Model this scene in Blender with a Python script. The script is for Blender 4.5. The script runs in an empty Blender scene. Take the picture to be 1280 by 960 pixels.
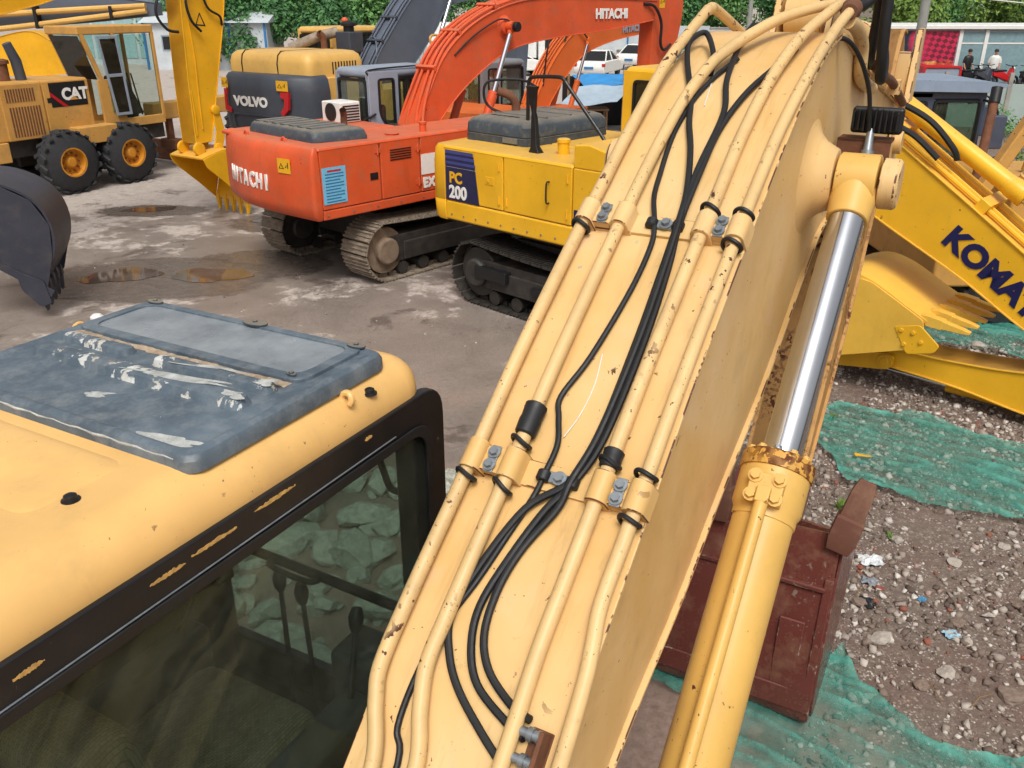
import bpy, bmesh, math, random
import numpy as np
from mathutils import Vector, Matrix, noise
random.seed(7)
R = math.radians
S = bpy.context.scene
COL = S.collection

# ---------------------------------------------------------------- camera, sky, sun, exposure
cam_d = bpy.data.cameras.new('camera')
cam = bpy.data.objects.new('camera', cam_d)
COL.objects.link(cam)
cam.location = (0, 0, 3.9)
cam.rotation_euler = (R(90 - 23.9), 0, 0)
cam_d.sensor_width = 36.0
cam_d.lens = 36.0 * 1080 / 1280
cam_d.clip_start = 0.05
cam_d.clip_end = 2000
S.camera = cam
W = bpy.data.worlds.new('World')
S.world = W
W.use_nodes = True
wn, wl = W.node_tree.nodes, W.node_tree.links
bg = wn['Background']
sky = wn.new('ShaderNodeTexSky')
sky.sky_type = 'NISHITA'
sky.sun_disc = False
SUN_EL, SUN_AZ = 56, 177          # degrees; azimuth clockwise from +Y (behind the camera)
sky.sun_elevation = R(SUN_EL)
sky.sun_rotation = R(SUN_AZ)
sky.air_density = 1.0
sky.dust_density = 6.0
sky.ozone_density = 1.0
hs = wn.new('ShaderNodeHueSaturation')    # overcast: the blue is washed out of the sky
hs.inputs['Saturation'].default_value = 0.12
wl.new(sky.outputs[0], hs.inputs['Color'])
wl.new(hs.outputs[0], bg.inputs[0])
bg.inputs[1].default_value = 0.098
sun_d = bpy.data.lights.new('sun', 'SUN')
sun_d.energy = 1.5
sun_d.angle = R(22)
sun_d.color = (1.0, 0.95, 0.87)
sun = bpy.data.objects.new('sun', sun_d)
COL.objects.link(sun)
sd = Vector((math.sin(R(SUN_AZ)) * math.cos(R(SUN_EL)), math.cos(R(SUN_AZ)) * math.cos(R(SUN_EL)), math.sin(R(SUN_EL))))
sun.rotation_euler = sd.to_track_quat('Z', 'Y').to_euler()
S.view_settings.view_transform = 'Standard'
S.view_settings.look = 'None'
S.view_settings.exposure = 0.40
S.view_settings.gamma = 1.0
S.render.engine = 'CYCLES'
S.cycles.max_bounces = 8
S.cycles.transparent_max_bounces = 16
S.cycles.use_denoising = True

# ---------------------------------------------------------------- helpers: materials
def lin(h):
    h = h.lstrip('#')
    c = [int(h[i:i + 2], 16) / 255 for i in (0, 2, 4)]
    return tuple((x / 12.92 if x <= .04045 else ((x + .055) / 1.055) ** 2.4) for x in c) + (1,)

class NT:
    def __init__(s, name):
        s.m = bpy.data.materials.new(name)
        s.m.use_nodes = True
        s.n, s.l = s.m.node_tree.nodes, s.m.node_tree.links
        s.b = s.n['Principled BSDF']
        s.out = s.n['Material Output']
        s.tc = s.n.new('ShaderNodeTexCoord')
    def noise(s, scale, detail=4, rough=.6, coord='Object', dist=0, vec=None):
        t = s.n.new('ShaderNodeTexNoise')
        t.inputs['Scale'].default_value = scale
        t.inputs['Detail'].default_value = min(detail, 5)
        t.inputs['Roughness'].default_value = rough
        t.inputs['Distortion'].default_value = dist
        s.l.new(vec if vec is not None else s.tc.outputs[coord], t.inputs['Vector'])
        return t.outputs['Fac']
    def scale(s, v, coord='Object', rot=(0, 0, 0), loc=(0, 0, 0)):
        t = s.n.new('ShaderNodeMapping')
        t.inputs['Scale'].default_value = v
        t.inputs['Rotation'].default_value = rot
        t.inputs['Location'].default_value = loc
        s.l.new(s.tc.outputs[coord], t.inputs['Vector'])
        return t.outputs[0]
    def ramp(s, f, stops):
        t = s.n.new('ShaderNodeValToRGB')
        e = t.color_ramp.elements
        while len(e) < len(stops):
            e.new(0.5)
        for i, (p, c) in enumerate(stops):
            e[i].position = p
            e[i].color = c if isinstance(c, tuple) else (c, c, c, 1)
        s.l.new(f, t.inputs[0])
        return t.outputs[0]
    def mix(s, f, a, b, mode='MIX'):
        t = s.n.new('ShaderNodeMix')
        t.data_type = 'RGBA'
        t.blend_type = mode
        for k, v in ((0, f), (6, a), (7, b)):
            if hasattr(v, 'links') or hasattr(v, 'is_output'):
                s.l.new(v, t.inputs[k])
            else:
                t.inputs[k].default_value = v
        return t.outputs[2]
    def math(s, op, a, b=0.0):
        t = s.n.new('ShaderNodeMath')
        t.operation = op
        for k, v in ((0, a), (1, b)):
            if hasattr(v, 'is_output'):
                s.l.new(v, t.inputs[k])
            else:
                t.inputs[k].default_value = v
        return t.outputs[0]
    def set(s, k, v):
        if hasattr(v, 'is_output'):
            s.l.new(v, s.b.inputs[k])
        else:
            s.b.inputs[k].default_value = v
    def bump(s, h, strength=.2, dist=.01):
        t = s.n.new('ShaderNodeBump')
        t.inputs['Strength'].default_value = strength
        t.inputs['Distance'].default_value = dist
        s.l.new(h, t.inputs['Height'])
        s.l.new(t.outputs[0], s.b.inputs['Normal'])

RUST = lin('#5a3526')
def paint(name, col, rough=.42, chip=.0, chipcol=RUST, dirt=.25, dirtcol='#7a6a55', scale=1.0, edge=0.0, spec=.4, dust=0.0):
    """enamel paint: slow fading, grime, pinhole chips and (edge) worn corners"""
    t = NT(name)
    c = lin(col)
    fade = t.ramp(t.noise(2.3 * scale, 5), [(.3, tuple(x * .86 for x in c[:3]) + (1,)), (.7, tuple(min(1, x * 1.05 + .008) for x in c[:3]) + (1,))])
    d = t.ramp(t.noise(5.5 * scale, 8, .7), [(.5, 0.0), (.78, dirt)])
    o = t.mix(d, fade, lin(dirtcol))
    streak = t.ramp(t.noise(9 * scale, 6, .7, vec=t.scale((1, 1, .12))), [(.58, 0.0), (.8, dirt * .8)])
    o = t.mix(streak, o, lin('#5b4a38'))
    rr = t.math('ADD', t.math('MULTIPLY', d, .5), rough)
    if dust > 0:      # dry dust that has settled on whatever faces up
        gn = t.n.new('ShaderNodeNewGeometry')
        sn = t.n.new('ShaderNodeSeparateXYZ')
        t.l.new(gn.outputs['Normal'], sn.inputs[0])
        dm = t.math('MULTIPLY', t.ramp(sn.outputs['Z'], [(.55, 0.0), (.95, dust)]), t.ramp(t.noise(3.5, 5, .7), [(.3, .45), (.7, 1.0)]))
        o = t.mix(dm, o, lin('#a8977c'))
        rr = t.math('ADD', rr, t.math('MULTIPLY', dm, .4))
    if chip > 0:
        a = t.ramp(t.noise(34 * scale, 3, .55), [(.73 - .1 * chip, 0.0), (.75 - .1 * chip, 1.0)])
        b = t.ramp(t.noise(3.2 * scale, 4, .6), [(.5, 0.0), (.6, 1.0)])
        a2 = t.ramp(t.noise(95 * scale, 2, .5), [(.735 - .05 * chip, 0.0), (.75 - .05 * chip, 1.0)])
        a2 = t.math('MULTIPLY', a2, t.ramp(t.noise(4.5 * scale, 3, .6), [(.5, 0.0), (.6, 1.0)]))
        ch = t.math('MAXIMUM', t.math('MULTIPLY', a, b), a2)
        cc = t.mix(t.noise(40, 3), chipcol, tuple(x * .55 for x in chipcol[:3]) + (1,))
        o = t.mix(ch, o, cc)
        rr = t.math('MAXIMUM', rr, t.math('MULTIPLY', ch, .85))
    t.set('Base Color', o)
    t.set('Roughness', rr)
    t.set('Specular IOR Level', spec)
    t.bump(t.noise(160, 3), .05, .002)
    if edge > 0:
        EDGE[name] = worn_edge(name + '_edge', col, chipcol, edge)
    return t.m

EDGE = {}
def worn_edge(name, col, chipcol, amount):
    """the same paint on a bevelled corner, where it has rubbed through in places"""
    t = NT(name)
    w = t.ramp(t.noise(9, 6, .7), [(.60 - .14 * amount, 0.0), (.63 - .14 * amount, 1.0)])
    t.set('Base Color', t.mix(w, lin(col), chipcol))
    t.set('Roughness', .55)
    return t.m

def boom_paint():
    """sun-bleached cream enamel: pinkish bare patches, grease runs along the plate, rust chips in clusters, scuffs"""
    t = NT('boom_paint')
    base = t.ramp(t.noise(1.6, 5, .6), [(.3, lin('#cfa564')), (.5, lin('#d8b277')), (.7, lin('#dcbd8a'))])
    pale = t.ramp(t.noise(3.1, 5, .7, dist=.4), [(.55, 0.0), (.75, .55)])
    base = t.mix(pale, base, lin('#d9b292'))
    run = t.ramp(t.noise(26, 4, .65, vec=t.scale((.10, 1, .10))), [(.56, 0.0), (.72, .32)])
    base = t.mix(run, base, lin('#a5814c'))
    grease = t.ramp(t.noise(4.2, 5, .72, vec=t.scale((.5, 1.6, .5))), [(.62, 0.0), (.78, .5)])
    base = t.mix(grease, base, lin('#8b6f49'))
    zone = t.ramp(t.noise(1.9, 4, .6), [(.5, 0.0), (.62, 1.0)])
    c1 = t.ramp(t.noise(16, 5, .62, dist=.6), [(.655, 0.0), (.668, 1.0)])
    c2 = t.ramp(t.noise(58, 3, .55), [(.70, 0.0), (.715, 1.0)])
    ch = t.math('MAXIMUM', t.math('MULTIPLY', c1, zone), t.math('MULTIPLY', c2, t.ramp(t.noise(5, 3), [(.42, 0.0), (.6, 1.0)])))
    scuff = t.math('MULTIPLY', t.ramp(t.noise(22, 5, .7), [(.68, 0.0), (.70, .8)]), t.ramp(t.noise(2.6, 3), [(.52, 0.0), (.6, 1.0)]))
    base = t.mix(scuff, base, lin('#9a9a92'))
    o = t.mix(ch, base, t.ramp(t.noise(30, 3), [(.35, lin('#3e231c')), (.65, lin('#6d4430'))]))
    t.set('Base Color', o)
    t.set('Roughness', t.math('MAXIMUM', t.math('ADD', t.math('MULTIPLY', grease, -.25), t.ramp(t.noise(7, 4), [(.3, .38), (.7, .58)])), t.math('MULTIPLY', ch, .9)))
    t.set('Specular IOR Level', .4)
    t.bump(t.math('SUBTRACT', t.math('MULTIPLY', t.noise(120, 3), .3), t.math('MULTIPLY', ch, .8)), .12, .003)
    EDGE['boom_paint'] = worn_edge('boom_paint_edge', '#d6b279', RUST, .75)
    return t.m

def plain(name, col, rough=.6, metal=0.0, var=.15, scale=8, bump=0.0, spec=.5):
    t = NT(name)
    c = lin(col)
    t.set('Base Color', t.ramp(t.noise(scale, 6, .65), [(.3, tuple(x * (1 - var) for x in c[:3]) + (1,)), (.7, tuple(min(1, x * (1 + var)) for x in c[:3]) + (1,))]))
    t.set('Roughness', t.ramp(t.noise(scale * 2, 4), [(.3, max(0, rough - .08)), (.7, min(1, rough + .08))]))
    t.set('Metallic', metal)
    t.set('Specular IOR Level', spec)
    if bump:
        t.bump(t.noise(scale * 6, 5, .7), bump, .01)
    return t.m

def glass(name, tint, refl=.9, dirt=.08):
    """thin window pane: tinted transmission with a clear reflection and a film of dust"""
    t = NT(name)
    t.n.remove(t.b)
    tr = t.n.new('ShaderNodeBsdfTransparent')
    tr.inputs[0].default_value = lin(tint)
    gl = t.n.new('ShaderNodeBsdfGlossy')
    gl.inputs['Roughness'].default_value = .03
    fr = t.n.new('ShaderNodeFresnel')
    fr.inputs[0].default_value = 1.5
    m1 = t.n.new('ShaderNodeMixShader')
    t.l.new(t.math('MULTIPLY', fr.outputs[0], refl), m1.inputs[0])
    t.l.new(tr.outputs[0], m1.inputs[1])
    t.l.new(gl.outputs[0], m1.inputs[2])
    df = t.n.new('ShaderNodeBsdfDiffuse')
    df.inputs[0].default_value = lin('#9a9a8a')
    m2 = t.n.new('ShaderNodeMixShader')
    t.l.new(t.ramp(t.noise(6, 8, .75), [(.35, dirt * .4), (.8, dirt * 2.2)]), m2.inputs[0])
    t.l.new(m1.outputs[0], m2.inputs[1])
    t.l.new(df.outputs[0], m2.inputs[2])
    t.l.new(m2.outputs[0], t.out.inputs[0])
    return t.m

# ---------------------------------------------------------------- helpers: shapes
def catmull(P, k=6):
    P = [Vector(p) for p in P]
    if len(P) < 3:
        return P
    out = []
    for i in range(len(P) - 1):
        a, b, c, d = P[max(0, i - 1)], P[i], P[i + 1], P[min(len(P) - 1, i + 2)]
        for j in range(k):
            t = j / k
            out.append(.5 * ((2 * b) + (c - a) * t + (2 * a - 5 * b + 4 * c - d) * t * t + (3 * b - 3 * c + d - a) * t ** 3))
    out.append(P[-1])
    return out

def fil(pts, r=.1, k=5):
    """closed 2-D outline with its corners rounded; a point may carry its own radius"""
    n = len(pts)
    out = []
    for i in range(n):
        p, a, b = Vector(pts[i][:2]), Vector(pts[i - 1][:2]), Vector(pts[(i + 1) % n][:2])
        rr = pts[i][2] if len(pts[i]) > 2 else r
        d1, d2 = (a - p), (b - p)
        l = min(rr, d1.length * .48, d2.length * .48)
        if l < 1e-5:
            out.append(tuple(p))
            continue
        s, e = p + d1.normalized() * l, p + d2.normalized() * l
        for j in range(k + 1):
            t = j / k
            out.append(tuple((1 - t) ** 2 * s + 2 * t * (1 - t) * p + t * t * e))
    return out

class MB:
    def __init__(s):
        s.v, s.f = [], []
    def add(s, vs, fs):
        o = len(s.v)
        s.v += [tuple(v) for v in vs]
        s.f += [[i + o for i in f] for f in fs]
        return s
    def box(s, x0, x1, y0, y1, z0, z1, M=None):
        v = [Vector((x, y, z)) for z in (z0, z1) for y in (y0, y1) for x in (x0, x1)]
        if M is not None:
            v = [M @ p for p in v]
        return s.add(v, [[0, 2, 3, 1], [4, 5, 7, 6], [0, 1, 5, 4], [2, 6, 7, 3], [0, 4, 6, 2], [1, 3, 7, 5]])
    def prism(s, pts, lo, hi, ax='y', M=None):
        n = len(pts)
        mk = {'y': lambda p, h: (p[0], h, p[1]), 'z': lambda p, h: (p[0], p[1], h), 'x': lambda p, h: (h, p[0], p[1])}[ax]
        v = [Vector(mk(p, lo)) for p in pts] + [Vector(mk(p, hi)) for p in pts]
        if M is not None:
            v = [M @ p for p in v]
        return s.add(v, [list(range(n))[::-1], list(range(n, 2 * n))] + [[i, (i + 1) % n, n + (i + 1) % n, n + i] for i in range(n)])
    def ring(s, outer, inner, lo, hi, ax='y'):
        n = len(outer)
        mk = {'y': lambda p, h: (p[0], h, p[1]), 'z': lambda p, h: (p[0], p[1], h), 'x': lambda p, h: (h, p[0], p[1])}[ax]
        v = [mk(p, lo) for p in outer] + [mk(p, lo) for p in inner] + [mk(p, hi) for p in outer] + [mk(p, hi) for p in inner]
        f = []
        for i in range(n):
            j = (i + 1) % n
            f += [[i, j, n + j, n + i], [2 * n + i, 3 * n + i, 3 * n + j, 2 * n + j], [i, 2 * n + i, 2 * n + j, j], [n + i, n + j, 3 * n + j, 3 * n + i]]
        return s.add(v, f)
    def tube(s, P, r, n=10, caps=True):
        P = [Vector(p) for p in P]
        rr = r if isinstance(r, (list, tuple)) else [r] * len(P)
        t0 = (P[1] - P[0]).normalized()
        u = t0.orthogonal().normalized()
        vs, fs = [], []
        for i, p in enumerate(P):
            t = (P[min(i + 1, len(P) - 1)] - P[max(i - 1, 0)]).normalized()
            u = (u - t * u.dot(t)).normalized()
            w = t.cross(u)
            vs += [p + (u * math.cos(2 * math.pi * k / n) + w * math.sin(2 * math.pi * k / n)) * rr[i] for k in range(n)]
        for i in range(len(P) - 1):
            fs += [[i * n + k, i * n + (k + 1) % n, (i + 1) * n + (k + 1) % n, (i + 1) * n + k] for k in range(n)]
        if caps:
            fs += [list(range(n))[::-1], [(len(P) - 1) * n + k for k in range(n)]]
        return s.add(vs, fs)
    def cyl(s, a, b, r, r2=None, n=18):
        return s.tube([a, b], [r, r if r2 is None else r2], n)
    def lathe(s, a, d, prof, n=24, caps=True):
        a, d = Vector(a), Vector(d).normalized()
        u = d.orthogonal().normalized()
        w = d.cross(u)
        vs, fs = [], []
        for t, r in prof:
            vs += [a + d * t + (u * math.cos(2 * math.pi * k / n) + w * math.sin(2 * math.pi * k / n)) * max(r, 1e-4) for k in range(n)]
        for i in range(len(prof) - 1):
            fs += [[i * n + k, i * n + (k + 1) % n, (i + 1) * n + (k + 1) % n, (i + 1) * n + k] for k in range(n)]
        if caps:
            fs += [list(range(n))[::-1], [(len(prof) - 1) * n + k for k in range(n)]]
        return s.add(vs, fs)
    def loft(s, rings, caps=True):
        n = len(rings[0])
        vs = [p for r in rings for p in r]
        fs = []
        for i in range(len(rings) - 1):
            fs += [[i * n + k, i * n + (k + 1) % n, (i + 1) * n + (k + 1) % n, (i + 1) * n + k] for k in range(n)]
        if caps:
            fs += [list(range(n))[::-1], [(len(rings) - 1) * n + k for k in range(n)]]
        return s.add(vs, fs)
    def build(s, name, mat, parent=None, bev=0.0, seg=2, ang=32, smooth=True, fix=True):
        me = bpy.data.meshes.new(name)
        me.from_pydata(s.v, [], s.f)
        if fix:
            bm = bmesh.new()
            bm.from_mesh(me)
            bmesh.ops.recalc_face_normals(bm, faces=bm.faces)
            bm.to_mesh(me)
            bm.free()
        if smooth:
            me.polygons.foreach_set('use_smooth', [True] * len(me.polygons))
            me.set_sharp_from_angle(angle=R(ang))
        me.materials.append(mat)
        o = bpy.data.objects.new(name, me)
        COL.objects.link(o)
        if parent is not None:
            o.parent = parent
        if bev:
            m = o.modifiers.new('bevel', 'BEVEL')
            m.width = bev
            m.segments = seg
            m.limit_method = 'ANGLE'
            m.angle_limit = R(35)
            m.harden_normals = True
            if mat.name in EDGE:
                me.materials.append(EDGE[mat.name])
                m.material = 1
        return o

def cp(o, parent=None, loc=None, rot=None, scale=None, mat=None):
    c = o.copy()
    COL.objects.link(c)
    if parent is not None:
        c.parent = parent
    if loc is not None:
        c.location = loc
    if rot is not None:
        c.rotation_euler = rot
    if scale is not None:
        c.scale = scale if isinstance(scale, (tuple, list)) else (scale,) * 3
    return c

def tag(o, label, cat, group=None, kind=None):
    o['label'] = label
    o['category'] = cat
    if group:
        o['group'] = group
    if kind:
        o['kind'] = kind
    return o

def thing(name, label, cat, loc=(0, 0, 0), yaw=90, group=None):
    """an Empty at the thing's base; local x runs along the compass heading yaw (clockwise from +Y), local y to its left"""
    o = bpy.data.objects.new(name, None)
    COL.objects.link(o)
    o.location = loc if len(loc) == 3 else (loc[0], loc[1], 0)
    o.rotation_euler = (0, 0, R(90 - yaw))
    o.empty_display_size = .2
    return tag(o, label, cat, group)

def struct(o):
    o['kind'] = 'structure'
    return o

def text(s, size, mat, parent, loc, rot, name='lettering', bold=.0, sx=1.0, depth=.004, space=1.0):
    cu = bpy.data.curves.new('t', 'FONT')
    cu.body = s
    cu.size = size
    cu.extrude = depth
    cu.offset = bold
    cu.space_character = space
    cu.resolution_u = 4
    o = bpy.data.objects.new('t', cu)
    me = bpy.data.meshes.new_from_object(o)
    bpy.data.objects.remove(o)
    me.name = name
    me.materials.clear()
    me.materials.append(mat)
    x = bpy.data.objects.new(name, me)
    COL.objects.link(x)
    x.parent = parent
    x.location = loc
    x.rotation_euler = rot
    x.scale = (sx, 1, 1)
    return x

def bolt_mesh(mat, r=.011, h=.010, name='bolt'):
    m = MB()
    m.lathe((0, 0, 0), (0, 0, 1), [(0, r * 1.75), (h * .25, r * 1.75), (h * .25, r)], 6 * 3)
    m.prism([(r * 1.15 * math.cos(k * math.pi / 3), r * 1.15 * math.sin(k * math.pi / 3)) for k in range(6)], h * .2, h, 'z')
    return m.build(name, mat, None)

# ---------------------------------------------------------------- materials
M = {}
M['cream'] = boom_paint()
M['pipe'] = paint('pipe_paint', '#d8b57d', .45, 1.25, dirt=.3, scale=1.0)
M['cab_yellow'] = paint('cab_paint', '#e4b670', .36, .35, chipcol=lin('#6a5436'), dirt=.2, scale=1.0)
M['cyl_yellow'] = paint('cylinder_paint', '#d6ab5a', .42, .45, dirt=.15, edge=.3)
M['yellow'] = paint('bright_yellow_paint', '#e8aa16', .38, .2, dirt=.18, dust=.3, scale=.7)
M['yellow2'] = paint('komatsu_yellow_paint', '#efb522', .36, .2, dirt=.12, dust=.4, scale=.6)
M['ochre'] = paint('faded_ochre_paint', '#c9964c', .55, .6, dirt=.4, scale=.7)
M['straw'] = paint('straw_yellow_paint', '#d9ac5c', .45, .2, dirt=.25, scale=.6, dust=.3)
M['orange'] = paint('orange_paint', '#d4552a', .42, .35, chipcol=lin('#4a2a1c'), dirt=.42, scale=.8, dust=.3)
M['orange2'] = paint('faded_orange_paint', '#d7692a', .5, .3, dirt=.25, scale=.6)
M['dark'] = paint('charcoal_paint', '#3d424c', .5, .1, chipcol=lin('#888888'), dirt=.2, scale=.6)
M['navy'] = paint('dark_navy_paint', '#32343f', .42, .1, chipcol=lin('#77706a'), dirt=.2, scale=.8)
M['hood'] = paint('engine_cover_paint', '#3c4650', .5, .15, chipcol=lin('#7c7a70'), dirt=.45, dirtcol='#857f6a', scale=2.2, dust=.5)
M['greyboom'] = paint('grey_boom_paint', '#5a6270', .45, .1, chipcol=lin('#999999'), dirt=.15, scale=.6)
M['cabgrey'] = paint('pale_grey_cab_paint', '#8e99a8', .45, .25, chipcol=lin('#5a5a5a'), dirt=.25, scale=.7)
M['cabgrey2'] = paint('dull_grey_cab_paint', '#7b7f84', .5, .2, chipcol=lin('#5a5a5a'), dirt=.3, scale=.7)
M['black'] = plain('black_steel', '#17181a', .45, 0, .3, 10)
M['blackpaint'] = paint('black_window_frame_paint', '#121217', .38, .2, chipcol=lin('#6d6457'), dirt=.06)
M['rubber'] = plain('black_rubber', '#16171a', .55, 0, .3, 14, .1)
M['chrome'] = plain('chrome_rod', '#c9cbd0', .10, 1.0, .05, 4)
M['zinc'] = plain('zinc_plated_steel', '#878d92', .42, .6, .2, 30)
M['brown_bucket'] = paint('rust_brown_paint', '#63322a', .27, 1.2, chipcol=lin('#8d7a6c'), dirt=.75, dirtcol='#8a6a52', scale=.7, edge=.3)
M['steel'] = plain('track_steel', '#8a7c6d', .7, .1, .4, 9, .3)
M['darksteel'] = plain('greasy_dark_steel', '#35312d', .6, .1, .45, 7, .3)
M['mud'] = plain('dried_mud', '#7a6755', .9, 0, .3, 8, .4)
M['white'] = plain('white_paint', '#dcdcd8', .5, 0, .06, 5)
M['white_l'] = plain('white_lettering', '#e6e3de', .5, 0, .04, 20)
M['navy_l'] = plain('navy_lettering', '#15174a', .4, 0, .1, 20)
M['red'] = plain('red_reflector', '#b81f24', .35, 0, .1, 10)
M['sticker'] = plain('yellow_sticker', '#e2a91e', .5, 0, .1, 30)
M['sticker_ink'] = plain('black_sticker_ink', '#1b1712', .5, 0, .1, 30)
M['blue_paper'] = plain('pale_blue_notice', '#6fb4d6', .6, 0, .08, 30)
M['blue_ink'] = plain('blue_ink', '#2f6d99', .6, 0, .1, 30)
M['tyre'] = plain('tyre_rubber', '#2b2c2f', .75, 0, .25, 12, .2)
M['rim'] = paint('ochre_rim_paint', '#cf8a20', .5, .4, dirt=.3)
M['glass_green'] = glass('green_tinted_glass', '#d6e2dc', .06, .06)
M['glass_dark'] = glass('dark_window_glass', '#4e5a58', 1.0, .05)
M['glass'] = glass('window_glass', '#e8f0ed', .4, .02)
M['rust'] = plain('rusty_steel', '#6e4630', .85, 0, .35, 14, .3)
M['inside'] = plain('cab_trim', '#33373a', .7, 0, .2, 10)

def letters_on_curve(s, size, mat, parent, v_from, v_to, u_of, z, bold=.01, sx=1.0):
    """one raised letter after another round the back of a counterweight (outline u = u_of(v))"""
    n = len(s)
    for i, ch in enumerate(s):
        va = v_from + (v_to - v_from) * (i + .08) / n
        vb = v_from + (v_to - v_from) * (i + .92) / n
        A, B = Vector((u_of(va), va, 0)), Vector((u_of(vb), vb, 0))
        x = (B - A).normalized()
        nn = x.cross(Vector((0, 0, 1)))
        o = text(ch, size, mat, parent, (0, 0, 0), (0, 0, 0), bold=bold, depth=.012)
        w = max(.02, o.dimensions.x)
        k = (B - A).length / w if ch != 'I' else sx
        c = A + nn * .004 if ch != 'I' else (A + B) / 2 - x * w * .5 + nn * .004
        o.matrix_local = Matrix(((x.x * k, 0, nn.x, c.x), (x.y * k, 0, nn.y, c.y), (0, 1, 0, z), (0, 0, 0, 1)))
# ---------------------------------------------------------------- the ground
def ground_material():
    t = NT('yard_ground')
    pos = t.n.new('ShaderNodeNewGeometry').outputs['Position']
    sep = t.n.new('ShaderNodeSeparateXYZ')
    t.l.new(pos, sep.inputs[0])
    x, y = sep.outputs['X'], sep.outputs['Y']
    big = t.noise(.32, 3, .55, vec=pos, dist=.3)
    mid = t.noise(1.1, 9, .62, vec=pos, dist=.35)
    small = t.noise(4.5, 8, .7, vec=pos)
    fine = t.noise(18, 8, .7, vec=pos)
    grit = t.noise(90, 4, .7, vec=pos)
    dry = t.ramp(t.math('ADD', t.math('MULTIPLY', small, .6), t.math('MULTIPLY', fine, .4)), [(.3, lin('#988d85')), (.5, lin('#aca199')), (.7, lin('#c0b5ad'))])
    damp = t.ramp(t.math('ADD', t.math('MULTIPLY', mid, .6), t.math('MULTIPLY', fine, .4)), [(.3, lin('#6f655e')), (.7, lin('#978b82'))])
    # crisp-edged dry islands on damp concrete, as it dries; the far part of the yard is mostly dry
    far = t.math('MULTIPLY', t.math('SUBTRACT', y, 15.5), .018)
    lvl = t.math('ADD', t.math('ADD', t.math('MULTIPLY', big, .5), t.math('MULTIPLY', mid, .4)), t.math('ADD', t.math('MULTIPLY', small, .30), t.math('SUBTRACT', far, .09)))
    wet = t.ramp(lvl, [(.49, 1.0), (.515, .55), (.545, 0.0)])
    wetm = wet
    conc = t.mix(wetm, dry, damp)
    mudm = t.ramp(t.math('ADD', t.math('MULTIPLY', t.math('SUBTRACT', 9.0, y), .3), t.math('MULTIPLY', t.math('SUBTRACT', mid, .5), 3.0)), [(.2, 0.0), (.8, .8)])
    conc = t.mix(mudm, conc, t.ramp(fine, [(.3, lin('#7d6559')), (.75, lin('#a58d80'))]))
    conc = t.mix(t.ramp(t.noise(7, 5, .75, vec=pos), [(.60, 0.0), (.72, .5)]), conc, lin('#5f544c'))
    conc = t.mix(t.ramp(t.noise(11, 5, .75, vec=pos), [(.66, 0.0), (.74, .55)]), conc, lin('#d0c8c0'))
    stain = t.ramp(t.noise(.9, 6, .65, vec=pos, dist=.4), [(.60, 0.0), (.66, .6)])
    conc = t.mix(stain, conc, lin('#4a4038'))
    # bare earth and rubble to the right
    dm = t.math('ADD', t.math('SUBTRACT', x, 1.55), t.math('MULTIPLY', t.math('SUBTRACT', mid, .5), 1.6))
    dm = t.math('SUBTRACT', dm, t.math('MULTIPLY', t.math('MAXIMUM', t.math('SUBTRACT', y, 11.0), 0.0), .35))
    dmask = t.ramp(dm, [(.35, 0.0), (.6, 1.0)])
    earth = t.ramp(t.math('ADD', t.math('MULTIPLY', fine, .6), t.math('MULTIPLY', grit, .4)), [(.3, lin('#4d423b')), (.5, lin('#6c5e55')), (.62, lin('#877a6f')), (.75, lin('#ada298'))])
    earth = t.mix(t.ramp(mid, [(.45, 0.0), (.7, .75)]), earth, t.ramp(grit, [(.3, lin('#54403a')), (.7, lin('#7d6257'))]))
    vo = t.n.new('ShaderNodeTexVoronoi')
    vo.inputs['Scale'].default_value = 55
    vo.inputs['Randomness'].default_value = 1.0
    t.l.new(pos, vo.inputs['Vector'])
    vs = t.n.new('ShaderNodeSeparateColor')
    t.l.new(vo.outputs['Color'], vs.inputs[0])
    peb = t.math('MULTIPLY', t.ramp(vs.outputs[0], [(.45, 0.0), (.5, 1.0)]), t.ramp(vo.outputs['Distance'], [(.40, 1.0), (.55, 0.0)]))
    peb = t.math('MULTIPLY', peb, t.ramp(small, [(.42, .15), (.58, 1.0)]))
    earth = t.mix(peb, earth, t.ramp(vs.outputs[1], [(0.0, lin('#6e5e54')), (.5, lin('#958a80')), (.9, lin('#bfb7ae')), (1.0, lin('#8a5240'))]))
    c = t.mix(dmask, conc, earth)
    t.set('Base Color', c)
    ro = t.mix(wetm, (.82, .82, .82, 1), t.ramp(fine, [(.3, .28), (.7, .55)]))
    ro = t.mix(dmask, ro, (.92, .92, .92, 1))
    t.set('Roughness', ro)
    t.set('Specular IOR Level', .45)
    h = t.math('ADD', t.math('MULTIPLY', fine, .5), t.math('MULTIPLY', grit, .25))
    h = t.math('ADD', h, t.math('MULTIPLY', t.math('MULTIPLY', peb, dmask), .5))
    t.bump(t.math('ADD', h, t.math('MULTIPLY', mid, .7)), .4, .03)
    return t.m
g = MB()
g.add([(-400, -60, 0), (400, -60, 0), (400, 600, 0), (-400, 600, 0)], [[0, 1, 2, 3]])
struct(g.build('ground', ground_material(), None, smooth=False, fix=False))

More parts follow.
